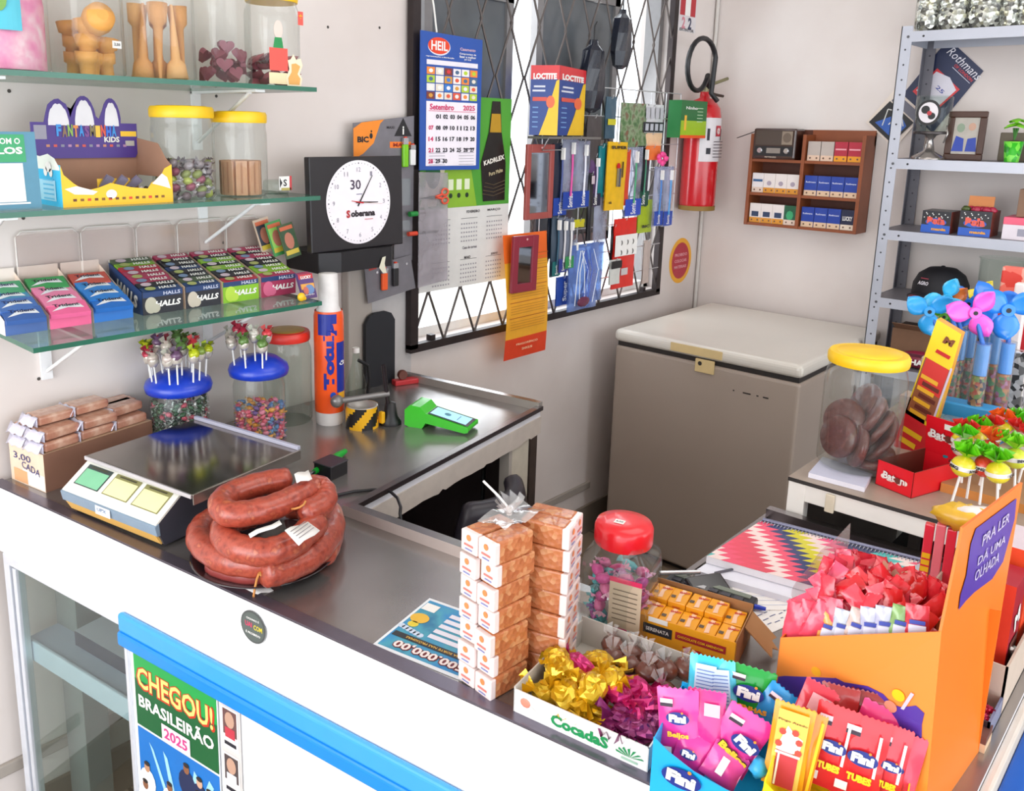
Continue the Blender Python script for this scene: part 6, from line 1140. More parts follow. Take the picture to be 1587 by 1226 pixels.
for i in range(170):
    u = rr.random(); v = rr.random(); lay = i % 4
    x = 1.02+.145*v; y = .218+.132*u; hump = .035*math.sin(PI*min(1, v*.8+.2))*(.6+.4*math.sin(PI*u))*1.1
    z = base+.012+lay*.010+hump*(lay/3); kd = 2 if i % 9 == 0 else 0
    smallsach((x, y, z), (rr.uniform(-1.1, -.1), rr.uniform(-.9, .9), CR+rr.uniform(-.8, .8)), 'small red sweet sachet heaped in the big orange box', 'red sachets heaped in the orange box', (redm if u < .68 else redm2)[i % 7], .72, kd)
for i in range(7):
    y_ = .312-.0155*i; smallsach((1.006, y_, ZC+.153+.087*(.36-y_)/.17+.002), (-.12, rr.uniform(-.15, .15), CR+.15), 'silver and coloured labelled sachet standing along the side of the orange box', 'labelled sachets along the side of the orange box', ['e8a048', 'c8ccdc', 'd8c0b8', 'c8c8e0', 'c8c8e0', '8ab06a', 'd84050'][i], .8, 1)
for i in range(4):
    y_ = .352-.014*i; smallsach((1.006+.004*(i % 2), y_, ZC+.153+.087*(.36-y_)/.17+.012), (-.1, rr.uniform(-.4, .4), CR+rr.uniform(-.4, .4)), 'pink red sachet standing at the left end of the orange box', 'pink sachets at the left end of the orange box', 'f0506a', .95, 0)
b = MB(); b.grid(4, 4, lambda u, v: (.1*u, .003*math.sin(u*8+v*4), .09*v*(.3+.7*u)), wrp); tag(b.build('clear_film'), 'sheet of clear film sticking up behind the red sachets', 'film', loc=PZ(1228, 930, ZC+.165), rz=CR+1.1)
# ------------------------------------------------------------- papers, notebook, calculator, pen
q0 = PZ(1080, 880, ZC); q1 = PZ(1235, 985, ZC); q3 = PZ(1180, 850, ZC)
def sheet(pts, z, th, m, nm, lab, cat, art=None):
    P = [PZ(x, y, ZC+z) for x, y in pts]; c = sum(P, Vector())/len(P); b = MB(); q = [p_-c for p_ in P]; vs = [tuple(p_) for p_ in q]+[tuple(p_-Vector((0, 0, th))) for p_ in q]; L = len(q)
    b.add(vs, [tuple(range(L)), tuple(reversed(range(L, 2*L)))]+[(i, (i+1) % L, L+(i+1) % L, L+i) for i in range(L)], m)
    if art: b.fr(q[0]+Vector((0, 0, .0003)), q[1]-q[0], q[3]-q[0]); art(b, (q[1]-q[0]).length, (q[3]-q[0]).length)
    return tag(b.build(nm), lab, cat, loc=c)
hand_ink = MT('5a6490', .6)
def scrib(b, w, h):
    r = random.Random(3)
    for i in range(9):
        y = h*(.12+.09*i); x = w*.08
        while x < w*.85: L = w*r.uniform(.03, .09); b.rect(x+L/2, y+r.uniform(-.002, .002), L, .0016, hand_ink, .0003); x += L+w*.03
    for i in range(12): b.text(r.choice('8590236'), w*r.uniform(.1, .8), h*r.uniform(.2, .8), .006, .009, hand_ink, .0004, 0)
sheet([(1185, 985), (1300, 935), (1190, 878), (1085, 915)], .0015, .001, PAPER, 'paper_sheet', 'white sheet with handwritten figures under the pen', 'paper', scrib)
sheet([(1150, 945), (1285, 945), (1215, 875), (1120, 880)], .003, .001, PAPER, 'paper_sheet', 'ruled white sheet just in front of the notebook', 'paper', lambda b, w, h: [b.rect(w*.5, h*(.1+.1*i), w*.8, .0008, MT('a8b4dc', .6), .0003) for i in range(8)])
sheet([(1078, 884), (1290, 945), (1335, 925), (1130, 850)], .014, .012, MT('e6e8f4', .6), 'paper_stack', 'thick stack of white papers under the patterned notebook', 'papers')
P = [PZ(1095, 862, ZC+.028), PZ(1318, 925, ZC+.028), PZ(1428, 872, ZC+.028), PZ(1178, 808, ZC+.028)]; c = sum(P, Vector())/4
t = thing('spiral_notebook', 'spiral notebook with a zigzag striped cover in pink, navy, yellow and teal', 'notebook', c); q = [p_-c for p_ in P]; b = MB(); 
vs = [tuple(p_) for p_ in q]+[tuple(p_-Vector((0, 0, .013))) for p_ in q]; b.add(vs, [tuple(range(4)), tuple(reversed(range(4, 8)))]+[(i, (i+1) % 4, 4+(i+1) % 4, 4+i) for i in range(4)], MT('f0f0f6', .6)); b.build('pages', t)
b = MB(); cols = ['e0405a', 'f2dcd8', 'ee4a6e', '22336a', 'd8cf2a', 'f2dcd8', 'f05a8a', '23305e', '23305e', '3fb8b4', 'f2dcd8', 'ee4a6e', 'e8405e']; NS = len(cols); nz = 12
A, B, Cc, D = q
def bil(u, v): p_ = (A*(1-u)+B*u)*(1-v)+(D*(1-u)+Cc*u)*v; return (p_.x, p_.y, p_.z+.0004)
mt = [MT(c_, .3, var=.03, coat=.3) for c_ in cols]
for s in range(-6, NS+5):
    m = mt[s % NS]
    for j in range(nz):
        v0, v1 = j/nz, (j+1)/nz; vm = v0+.0001
        # stepped diagonal stripe: each row is shifted, with a pointed tooth
        u0 = s/9+.65*(0.5-v0)*1.0; wd2 = 1/9
        pts = [(u0, v0), (u0+wd2, v0), (u0+wd2+.04, v1), (u0+.04, v1)]; pts = [(min(1, max(0, a)), b_) for a, b_ in pts]
        if pts[1][0]-pts[0][0] > .001 or pts[2][0]-pts[3][0] > .001: b.add([bil(*p_) for p_ in pts], [(0, 1, 2, 3)], m)
b.build('cover', t)
b = MB(); n_ = 44
for i in range(n_): u = (i+.5)/n_; p_ = Vector(bil(u, .985)); dd = (D-A).normalized(); b.tube([p_+dd*(.006*math.cos(a))+Vector((0, 0, .006*math.sin(a)-.003)) for a in [k*PI/4 for k in range(8)]], .0009, MT('b9bccc', .25, .8), 4, True)
b.build('spiral_binding', t)
b = MB(); e0, e1 = D+(D-A).normalized()*.012, Cc+(Cc-B).normalized()*.012; b.tube([e0, e1], .004, MT('7d7f98', .3, .5), 6); b.build('back_edge', t)
q0 = PZ(1143, 934, ZC+.008); q1 = PZ(1187, 944, ZC+.008); t = thing('pen', 'blue capped ballpoint pen on the handwritten sheet', 'pen', q0); v = q1-q0; MB().tube([(0, 0, 0), tuple(v*.6), tuple(v)], .0045, MT('1c3cc0', .3), 8, taper=[.9, 1, .7]).build('cap', t); MB().tube([tuple(-v*1.2), (0, 0, 0)], .0035, MT('1c3cc0', .3), 8).build('barrel', t)
q0 = PZ(1108, 888, ZC+.017); q1 = PZ(1150, 879, ZC+.017); tag(MB().tube([(0, 0, 0), tuple(q1-q0)], .0022, MT('5a5a64', .3), 6).build('pencil'), 'thin grey pencil lying on the papers left of the notebook', 'pencil', loc=q0)
q0 = PZ(992, 905, ZC); t = thing('calculator', 'black calculator lying behind the yellow box carton', 'calculator', (1.20, .655, ZC+.001), CR-.0); MB().box(0, 0, 0, .15, .075, .014, MT('2b2c32', .4)).build('casing', t, bevel=.004); b = MB(); [b.box(.012+.021*i, .008+.016*j, .014, .027+.021*i, .019+.016*j, .018, MT('3f4048' if (i+j) % 4 else 'b9bcc0', .4)) for i in range(6) for j in range(3)]; b.build('keys', t)['kind'] = 'stuff'; MB().box(.01, .058, .014, .14, .070, .016, MT('7a8478', .2)).build('display', t)
q0 = PZ(1120, 945, ZC+.0); t = thing('flip_phone', 'black and silver device propped between the calculator and the pen', 'device', (1.262, .580, ZC), CR+.9); MB().at(rx=.35).box(-.035, 0, 0, .035, .045, .012, MT('1d1e24', .25, coat=.5)).build('casing', t, bevel=.004); MB().at(rx=.35).box(-.03, .002, .012, .03, .006, .0135, MT('c9ccd4', .25, .8)).build('silver_edge', t)
sheet([(1062, 905), (1122, 920), (1150, 888), (1092, 872)], .0012, .001, MT('76706c', .35, .6), 'steel_plate', 'bare grey metal plate on the counter left of the papers', 'plate')
q0 = PZ(1035, 900, ZC+.02); tag(MB().tube([(0, 0, 0), (.05, -.05, .002)], .004, MT('d4d6da', .25, .7), 8).build('silver_pen'), 'silver pen tip lying across the calculator', 'pen', loc=(1.235, .67, ZC+.024))
# black chair behind the counter and dark things under the return
t = thing('office_chair', 'black office chair whose rounded back shows behind the brittle stack', 'chair', (1.49, 1.20, 0), .17); lea = MT('2b2730', .35, var=.1)
b = MB(); b.grid(14, 10, lambda u, v: ((u-.5)*.40*math.sin(PI*(.5+.5*v*.80))**.55, .02+.06*(2*u-1)**2, .50+.35*v), lea); b.build('backrest', t, solid=.05, sub=1)
MB().lathe([(.02, .42), (.2, .43), (.22, .46), (.2, .49), (.0, .50)], lea, 28, y=-.22).build('seat', t); MB().tube([(0, .03, .6), (0, .0, .42), (0, -.2, .41)], .02, BLACK, 8).build('back_bar', t); MB().cyl(0, -.22, .08, .025, .34, BLACK, 16).build('gas_column', t)
for i in range(5): a = i*2*PI/5; MB().tube([(0, -.22, .09), (.26*math.cos(a), -.22+.26*math.sin(a), .06)], .018, BLACK, 8).ell(.26*math.cos(a), -.22+.26*math.sin(a), .026, .02, .02, .026, BLACK, 10, 6).build('leg', t)
# maroon end panel, put in as dark backing, and odds under the return
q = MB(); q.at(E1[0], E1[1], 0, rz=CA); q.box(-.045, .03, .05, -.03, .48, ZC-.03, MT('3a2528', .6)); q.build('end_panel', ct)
q = MB(); q.at(E1[0], E1[1], 0, rz=CA); q.box(-.72, .04, .0, -.05, .46, .04, MT('332b28', .7)); q.build('floor_shade', ct)  # dark board added where the floor under the return lies in shadow
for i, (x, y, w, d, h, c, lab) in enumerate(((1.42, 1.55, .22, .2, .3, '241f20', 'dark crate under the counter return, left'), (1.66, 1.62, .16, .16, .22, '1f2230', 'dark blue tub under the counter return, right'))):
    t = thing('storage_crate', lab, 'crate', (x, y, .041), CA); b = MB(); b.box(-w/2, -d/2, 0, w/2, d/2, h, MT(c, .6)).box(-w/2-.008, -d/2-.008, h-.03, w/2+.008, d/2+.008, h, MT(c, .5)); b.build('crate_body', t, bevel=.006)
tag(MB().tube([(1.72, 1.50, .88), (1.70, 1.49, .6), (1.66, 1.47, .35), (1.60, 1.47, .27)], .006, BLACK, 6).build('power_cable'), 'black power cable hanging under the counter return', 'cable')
# ============================================================= glass case behind the counter, with its sweets
KX, KY0, KY1, KZ, KD = 1.66, .625, -.35, 1.021, .85
t = thing('glass_case', 'white metal framed glass case behind the counter, dark inside', 'display case', (KX, KY0, 0), -PI/2); kw = KY0-KY1
wm = MT('f0eee8', .4, var=.03); b = MB()
b.box(0, 0, KZ-.045, kw, .02, KZ-.008, wm).box(0, .02, KZ-.03, .02, KD, KZ-.008, MT('8c837a', .5)).build('top_rail', t, bevel=.002)
for (x, y) in ((0, 0), (kw-.03, 0), (0, KD-.03), (kw-.03, KD-.03)): MB().box(x-.001, y-.002, 0, x+.034, y+.024, KZ-.009, wm).build('leg', t, bevel=.002)
b = MB(); b.box(-.002, -.004, KZ-.008, kw, KD, KZ, MT('a09184', .35, var=.1), {'f': MT('2a2624', .5)}); b.build('top_panel', t)
dki = MT('2b2421', .5, var=.2); b = MB(); b.box(.03, .05, .62, kw-.03, KD-.03, .64, dki).box(.01, KD-.03, 0, kw-.03, KD-.02, KZ-.02, dki).box(.0, .03, 0, .004, KD-.03, KZ-.03, MT('6a5f58', .4)).box(kw-.03, .03, 0, kw-.025, KD, KZ-.03, dki); b.build('dark_lining', t)
b = MB(); b.box(.17, .25, .64, .19, .27, KZ-.05, MT('4a403b', .5)).box(.30, .04, .80, .315, KD-.1, .815, MT('6e655e', .4)); b.build('inner_bar', t)
for x in (.075, .37): MB().box(x, -.006, KZ-.05, x+.018, .0, KZ-.012, MT('dcd2bc', .4)).build('latch', t, bevel=.002)
b = MB(); b.box(.285, -.012, .93, .42, .02, .942, MT('b9b3ac', .4)).box(.27, -.02, .938, .34, .0, .945, MT('e6e6ea', .4)); b.build('paper_stub', t)
z = KZ
# stack of papers under the big jar
P = [PZ(1253, 733, z+.010), PZ(1340, 756, z+.010), PZ(1352, 735, z+.010), PZ(1275, 708, z+.010)]; c = sum(P, Vector())/4; c.z = z
b = MB(); b.prism([((p-c).x, (p-c).y) for p in reversed(P)], .010, MT('c9cbe0', .5), MT('e6e6f2', .5), z=.0005); tag(b.build('paper_pad'), 'pad of white papers under the yellow lidded jar on the case', 'papers', loc=c)
c2 = PZ(1330, 733, z); J = (1.80, .545)
jar('candy_jar', 'big clear jar with yellow lid holding dark chocolate discs on the glass case', J[0], J[1], z+.0115, .078, .24, YEL, lid_h=.021, neck=.93)
cd_ = ramp_mat('chocolate_disc', ['4a2622', '6a3a34', '5a302c', '7a4a44'], 70, .35, 0, 'NOISE', .5, .3)
for i, (dx, dy, dz, rx, rz_) in enumerate(((-.03, .03, .058, 1.35, -.4), (-.035, -.01, .05, 1.4, -1.0), (.01, -.035, .045, .9, -1.2), (.0, -.035, .085, 1.0, -1.3), (.03, -.02, .02, .1, 0), (.0, -.03, .016, .05, 0), (.02, .02, .03, .1, 0), (-.005, -.02, .11, 1.1, -1.2), (.02, .01, .055, .2, 0), (.03, -.035, .07, 1.2, -.9), (.035, .0, .10, 1.0, -.4), (-.01, .03, .09, 1.2, -.2), (.04, .01, .12, 1.1, -.8))):
    o = MB().lathe([(.02, -.005), (.042, -.007), (.045, 0), (.042, .007), (.02, .005), (.001, .006)], cd_, 28).build('chocolate_disc'); tag(o, 'dark chocolate disc in the big yellow lidded jar', 'chocolate', 'chocolate discs in the big yellow lidded jar', loc=(J[0]+dx, J[1]+dy, z+.0125+dz)); o.rotation_euler = (rx if rx < 1.2 else rx, 0, rz_-PI/2)
# Baton box
A = PZ(1356, 750, z); B_ = PZ(1412, 773, z); v = B_-A; t = thing('chocolate_box', 'open red box with white lettering and raised red back flap', 'box', A, math.atan2(v.y, v.x)); w, d, h = v.length, .15, .052; rb = MT('e01424', .35, var=.03); brn = MT('6a3024', .6)
b = MB(); b.box(0, 0, 0, w, .0015, h, rb, {'b': brn}).box(0, 0, 0, .0015, d, h, brn, {'l': rb}).box(w-.0015, 0, 0, w, d, h, brn, {'r': rb}).box(0, 0, 0, w, d, .0015, brn); b.box(0, d-.0015, 0, w, d, h, rb); b.front(0, h/2, w/2)
cm = MT('f5e6dc', .4)
def baton(q, x, y, s):
    for i in range(9): q.disc(x+(-.42+.105*i)*s, y-.05*s+.04*s*math.sin(i*1.9), .10*s, cm, .0008, .09*s, 12)
    q.text('Baton', x, y+.03*s, .86*s, .30*s, MT('a8141e', .4), .0018, .10); q.text('Baton', x, y+.03*s, .84*s, .27*s, WHITE, .0024, .03); q.disc(x+.16*s, y-.02*s, .11*s, brn, .003)
baton(b, 0, 0, w*.7); b.build('carton', t)
b = MB(); b.at(0, d, h-.004, rx=.12).box(0, -.0015, 0, w, 0, .078, rb); b.M = Matrix.Translation((0, d, h-.004)) @ Matrix.Rotation(.12, 4, 'X') @ Matrix(((1, 0, 0, w/2), (0, 0, -1, -.0015), (0, 1, 0, .045), (0, 0, 0, 1))); baton(b, 0, -.004, w*.85); b.rect(w*.16, .02, w*.3, .012, WHITE, .002); b.build('back_flap', t)
# tilted tall chocolate display
A = PX(1385, 700, 1.95); t = thing('chocolate_display', 'tall tilted yellow display carton with red and brown chocolate bars picture', 'box', (0, 0, 0))
pp = lambda px, py, x=2.0: PX(px, py, x)
P0, P1, P2, P3 = pp(1385, 690), pp(1432, 720), pp(1490, 518), pp(1452, 495); c = Vector((P0.x, P0.y, z)); t.location = c
dn = (P1-P0).cross(P3-P0).normalized(); dn = dn if dn.x > 0 else -dn
def slab3(P, th, m, ms=None): b = MB(); q = [p-c for p in P]; n_ = len(q); vs = [tuple(p) for p in q]+[tuple(p+dn*th) for p in q]; b.add(vs, [tuple(range(n_)), tuple(reversed(range(n_, 2*n_)))], m); b.add(vs, [(i, n_+i, n_+(i+1) % n_, (i+1) % n_) for i in range(n_)], ms or m); return b
b = slab3([P0, P1, P2, P3], .03, MT('f4d61c', .4), MT('eda51c', .4))
U = (P1-P0); Vv = (P3-P0); b.fr(P0-c-dn*.0006, U, Vv); flip = b.M.to_3x3().col[2].dot(dn) > 0; s_ = -1 if flip else 1; Lu, Lv = U.length, Vv.length; sk = U.normalized().dot(Vv.normalized())*Lv
def R2(u, v): return (u*Lu+sk*v, v*math.sqrt(max(1e-9, Lv*Lv-sk*sk)))
def qd(u0, v0, u1, v1, m, zz): b.poly([R2(u0, v0), R2(u1, v0), R2(u1, v1), R2(u0, v1)], m, zz*s_)
qd(.04, .30, .8, .72, MT('9a5a3a', .4), .0006); qd(.08, .5, .78, .72, MT('d8322c', .4), .001); [qd(.1+.1*(i % 2), .3+.045*i, .62+.1*(i % 2), .33+.045*i, MT('f0b42c' if i % 2 == 0 else '6a2c20', .4), .0016) for i in range(7)]; qd(.8, .30, .86, .74, MT('d8c8e0', .4), .0016); qd(0, 0, 1, .27, MT('d8202c', .4), .001); qd(.1, .06, .6, .1, YEL, .0018); qd(.1, .14, .7, .18, YEL, .0018)
x_, y_ = R2(.48, .86); b.text('M', x_, y_+.012, .02, .016, MT('7a3a1c', .4), .002*s_, .06); x_, y_ = R2(.48, .8); b.rect(x_, y_, .03, .008, RED, .002*s_)
b.build('front_picture', t)
b = MB(); b.box(-.02, -.07, 0, .05, .0, .10, MT('d6cfc8', .5)).build('foot', t) if False else MB().at(0, 0, 0).box(.0, -.055, 0, .05, .0, .12, MT('b9aaa0', .6)).build('foot', t)
# cork/wood board with big lollipops
A = PZ(1428, 790, z); t = thing('wooden_board', 'light brown wooden board under the big lollipops', 'board', (1.80, .385, z), -PI/2); MB().box(0, 0, 0, .40, .24, .018, MT('c8823c', .5, var=.12), {'t': MT('a8805a', .6)}).build('board', t, bevel=.002)
rl_ = random.Random(8); green_ = ('7ad41c', '5cc41a'); lol = 0
def biglolly(P, lab, cw, cb, s=1, tilt=(0, 0)):
    o = thing('big_lollipop', lab, 'lollipop', P, rl_.uniform(0, 6), 'big wrapped lollipops on the wooden board'); o.rotation_euler = (tilt[0], tilt[1], rl_.uniform(0, 6)); H_ = .048*s
    MB().tube([(0, 0, 0), (0, 0, H_)], .0024, WHITE, 8).build('stick', o)
    q = MB(); m1 = MT(cb, .25, 0, .15, 80, .2, coat=.5); q.ell(0, 0, H_+.014, .0165*s, .0165*s, .016*s, m1, 16, 10); q.lathe([(.0168*s, H_+.010), (.0170*s, H_+.014), (.0168*s, H_+.018)], WHITE, 16, cap=False); q.fr((0, -.0172*s, H_+.014), (1, 0, 0), (0, 0, 1)).text('BIG', 0, 0, .018, .006, BLACK, .001, .05); q.M = Matrix(); q.fr((.0172*s, 0, H_+.014), (0, 1, 0), (0, 0, 1)).text('BONG', 0, 0, .02, .006, BLACK, .001, .05); q.fr((-.0172*s, 0, H_+.014), (0, -1, 0), (0, 0, 1)).text('BONG', 0, 0, .02, .006, BLACK, .001, .05); q.build('candy_head', o)
    q = MB(); m = MT(cw, .3, 0, .15, 60, .3, coat=.4); zz = H_+.028*s
    for k in range(7): a = k*.9; q.add([(0, 0, zz-.004), (.021*s*math.cos(a), .021*s*math.sin(a), zz+.012*s+.004*math.sin(k*2)), (.019*s*math.cos(a+.8), .019*s*math.sin(a+.8), zz+.009*s), (.008*s*math.cos(a+.4), .008*s*math.sin(a+.4), zz+.020*s)], [(0, 1, 2), (0, 1, 3), (0, 2, 3)], m)
    q.build('wrapper_top', o)
names = ['green', 'orange', 'green', 'green', 'yellow green', 'red']
cwl = ['74d420', 'ee6a26', '5cc81e', '6ac81e', '8ad82c', 'd8302a']; cbl = ['ecd82c', 'f0b02c', 'e0402c', 'f0dc2c', 'd8e040', 'e8d8c8']
k = 0
for (px, py, hh) in ((1475, 778, 0), (1498, 772, 2), (1518, 782, 0), (1545, 792, 0), (1572, 770, 0), (1490, 748, 3), (1518, 752, 1), (1548, 758, 2), (1578, 748, 3), (1500, 728, 0), (1530, 732, 1), (1560, 735, 0), (1585, 728, 2), (1480, 738, 4), (1542, 718, 5), (1572, 716, 0)):
    P = PZ(px, py, z+.0185); P.x = min(P.x, 2.02); biglolly(P, '%s wrapped big lollipop, %s row on the wooden board' % (names[(k+hh) % 6].capitalize(), 'front' if py > 765 else 'middle' if py > 740 else 'rear'), cwl[(k+hh) % 6], cbl[(k+hh*2) % 6], 1.25, (rl_.uniform(-.12, .12), rl_.uniform(-.12, .12))); k += 1
for i, (px, py, c_, lab) in enumerate(((1445, 715, 'e8c0d0', 'pink and white wrapped sweet left of the big lollipops'), (1458, 722, '9ad02c', 'yellow green wrapped sweet left of the big lollipops'), (1462, 700, '1f8a9a', 'teal wrapped sweet left of the big lollipops'))):
    tag(MB().ell(0, 0, .03, .018, .016, .022, MT(c_, .3, 0, .3, 90, .4, coat=.5), 12, 8, .12, rl_).cyl(0, 0, 0, .003, .02, WHITE, 8).build('round_sweet'), lab, 'sweet', loc=Vector((1.95-.03*i, PZ(px, 745, z).y, z+.0185 if i else z)))
# printed blue packet behind the lollipops (plain coloured shapes)
b = MB(); b.box(-.10, 0, 0, .12, .05, .105, MT('3a9ad8', .35, var=.12)); b.front(0, .05, .0)
for i, (x, y, r, c_) in enumerate(((.02, .0, .022, '2a8a3a'), (.06, .01, .026, 'b8302c'), (.095, .02, .014, 'c83a34'), (.03, .03, .018, 'b8c82c'), (-.03, .0, .026, '5a2420'), (-.035, -.005, .02, 'b04a3a'), (-.075, .01, .02, '9acce8'), (.0, -.03, .02, '2a7ac8'))): b.disc(x, y, r, MT(c_, .4), .0008+.0003*i, r*.8, 16)
tag(b.build('printed_packet', bevel=.004), 'blue printed packet with coloured patches behind the big lollipops', 'packet', loc=(2.08, PX(1520, 650, 2.08).y, z), rz=-PI/2)
t = thing('small_clear_box', 'small clear box with teal contents in front of the blue packet', 'box', (2.03, PX(1482, 670, 2.03).y, z), -PI/2); MB().box(-.03, -.02, 0, .035, .02, .085, clear_mat('box_film', 'dfe8ea', .2, .06, .25, 'b9c8cc')).build('clear_box', t, bevel=.003); MB().box(-.026, -.016, .003, -.002, .016, .05, MT('4a9ab0', .4)).box(.002, -.016, .003, .03, .016, .05, MT('4a9ab0', .4)).build('teal_contents', t)
# fan topped candy tubes
tubem = [ramp_mat('bead_sweets_%d' % i, cs, 120, .4, 0, 'VORONOI', .4) for i, cs in enumerate((['b07a70', 'd86a5a', '8a7a70', '6a8a6a', 'c8a090'], ['a87850', '8a5a40', 'b04a3a', '6a8a4a', 'c89a6a', '3a3a4a'], ['b06a8a', '8a6a50', '5a8a5a', 'c07a4a', 'a04a4a']))]
def fan_tube(px, fpx, fpy, xx, fc, lab, ti, s=1, tubec='6aa0d8', yawf=0):
    y = PX(px, 600, xx).y; o = thing('fan_candy_tube', lab, 'toy', (xx, y, z), 0, 'fan topped candy tubes'); ft = PX(fpx, fpy, xx); H_ = .245
    MB().cyl(0, 0, 0, .016, H_, clear_mat('tube_plastic', 'e8f0f4', .2, .05, .05) if ti == 0 and not _cs.get('tp') else _cs.get('tp', CLEAR), 20).build('tube', o)
    MB().cyl(0, 0, .002, .0145, .17, tubem[ti], 18).build('bead_sweets', o); MB().cyl(0, 0, .173, .0135, .068, MT(tubec, .25, var=.1), 16).build('blue_handle', o)
    cfan = ft-Vector((xx, y, z)); m = MT(fc, .3, var=.05, coat=.4); n = Vector((-1, -.55, -.15)).normalized(); X_ = Vector((0, 0, 1)).cross(n).normalized()*-1; b = MB(); b.fr(cfan+Vector((-.004, 0, 0)), X_, (0, 0, 1))
    if b.M.to_3x3().col[2].dot(n) < 0: b.fr(cfan+Vector((-.004, 0, 0)), -X_, (0, 0, 1))
    base = b.M.copy()
    for k_ in range(3):
        a = k_*2*PI/3+yawf; b.M = base @ Matrix.Rotation(a, 4, 'Z'); L_ = .048*s
        b.grid(6, 4, lambda u, v: (.006+L_*u, (v-.5)*.044*s*math.sin(PI*(.12+.80*u))+.004, (v-.5)*.022*u+.003), m)
    b.M = base; b.cyl(0, 0, -.004, .011*s, .012, m, 18); b.disc(0, 0, .0045*s, BLACK, .0085); b.build('fan', o, solid=.0015)
    MB().tube([(0, 0, H_-.01), tuple(cfan*.5+Vector((0, 0, (H_-.01)*.5))), tuple(cfan+Vector((.006, 0, 0)))], .005, MT('2a6ac8', .3), 8).build('neck', o)
_cs['tp'] = clear_mat('tube_plastic', 'e8f0f4', .2, .05, .05)
fan_tube(1447, 1440, 482, 2.16, '2aa4ec', 'leftmost candy tube with a light blue fan', 0, yawf=.5); fan_tube(1470, 1468, 462, 2.2, '34b8e8', 'candy tube with a light blue and green fan behind the yellow carton', 0, .9, yawf=1.2); fan_tube(1462, 1462, 490, 2.24, '6ac81e', 'candy tube with a lime green fan behind the yellow carton', 1, .8, yawf=2)
fan_tube(1478, 1478, 470, 2.22, 'ee7a24', 'candy tube with an orange fan between blue fans', 1, .8, yawf=.9); fan_tube(1492, 1500, 470, 2.26, '1a7ae0', 'candy tube with a deep blue fan behind the pink one', 0, 1, yawf=.2)
fan_tube(1515, 1511, 484, 2.10, 'f05ad0', 'candy tube with a bright pink fan in front', 1, 1.05, '5a9ae0', .9); fan_tube(1534, 1538, 468, 2.24, '1a74dc', 'candy tube with a deep blue fan right of the pink one', 2, 1.05, yawf=2.2)
fan_tube(1553, 1562, 480, 2.16, '1f86ec', 'rightmost candy tube with a large bright blue fan', 2, 1.2, '4a9ae8', .4); fan_tube(1525, 1524, 455, 2.3, 'f0d82c', 'candy tube with a small yellow fan at the back', 2, .6, yawf=1)
# things at the right edge behind the tubes
for i, (px, py0, py1, wpx, xx, c_, lab, nm, ct_) in enumerate(((1575, 415, 480, 30, 2.5, ramp_mat('red_pack_a', ['d83a2c', 'e86a5a', 'c82a24', 'e8a090'], 40, .35), 'red and pink packet at the right edge, above the blue fans', 'red_packet', 'packet'), (1578, 500, 560, 26, 2.4, MT('c82a34', .35, var=.2, sc_=40), 'red packet at the right edge beside the blue fans', 'red_packet', 'packet'),
        (1578, 545, 590, 24, 2.3, ramp_mat('foil_pack', ['d8d8d8', '4a4a4a', 'f0f0f0', '8a8a8a'], 90, .2, .4), 'silver and black glittering packet at the right edge', 'silver_packet', 'packet'), (1535, 540, 625, 18, 2.45, MT('d8b06a', .6, var=.2, sc_=20), 'yellow wooden block between two candy tubes', 'wooden_block', 'block'), (1583, 440, 470, 14, 2.35, MT('f0e4e0', .4), 'white card with a red dot at the right edge', 'white_card', 'card'))):
    a = PX(px, py0, xx); d_ = PX(px, py1, xx); w_ = wpx/F*(xx*1.0)*1.05; o = MB().box(-w_/2, 0, z if 0 else 0, w_/2, .03, a.z-z, c_).build(nm, bevel=.003); tag(o, lab, ct_, loc=(xx, a.y, z), rz=-PI/2)
# beige box wall seen behind the tilted display: plain cream box
b = MB(); b.box(0, 0, 0, .05, .05, .20, MT('c9b8a8', .6)); tag(b.build('cream_box', bevel=.002), 'plain cream box standing behind the tilted yellow display carton', 'box', loc=(2.06, PX(1425, 690, 2.06).y+.02, z), rz=-PI/2)
# red straws bundle and yellow crisps bag beside the orange box
A = PZ(1462, 880, ZC+.1)
t = thing('wafer_bundle', 'upright bundle of red, white and yellow wrapped bars behind the orange box', 'sweets', (PZ(1467, 815, 1.085).x, PZ(1467, 815, 1.085).y, ZC), CR)
for i in range(5):
    q = MB(); c_ = ['e8304a', 'f07a8a', 'e8304a', 'f3b8c4', 'd81c34'][i]; q.box(-.03+.016*i, 0, 0, -.016+.016*i, .014, .150+.004*(i % 2), MT(c_, .3, var=.06, coat=.4)); q.front(0, .06, 0); 
    if i == 0: [q.rect(-.023, .0+.012*j, .012, .009, YEL, .0012) for j in range(4)]
    if i == 3: q.rect(.025, .02, .010, .05, WHITE, .0012)
    q.build('wrapped_bar', t, bevel=.002)
P = PZ(1485, 800, ZC+.17); tag(MB().ell(0, 0, 0, .05, .025, .022, MT('f2b82c', .35, var=.3, sc_=30, bump=.6, coat=.4), 14, 8, .18, rl_).ell(.02, 0, .012, .04, .02, .012, MT('e6e0dc', .3, var=.2), 12, 6, .15, rl_).build('crisps_bag'), 'crumpled yellow and white packet resting on top of the red wrapped bars', 'bag', loc=PZ(1497, 803, ZC+.172), rz=CR)
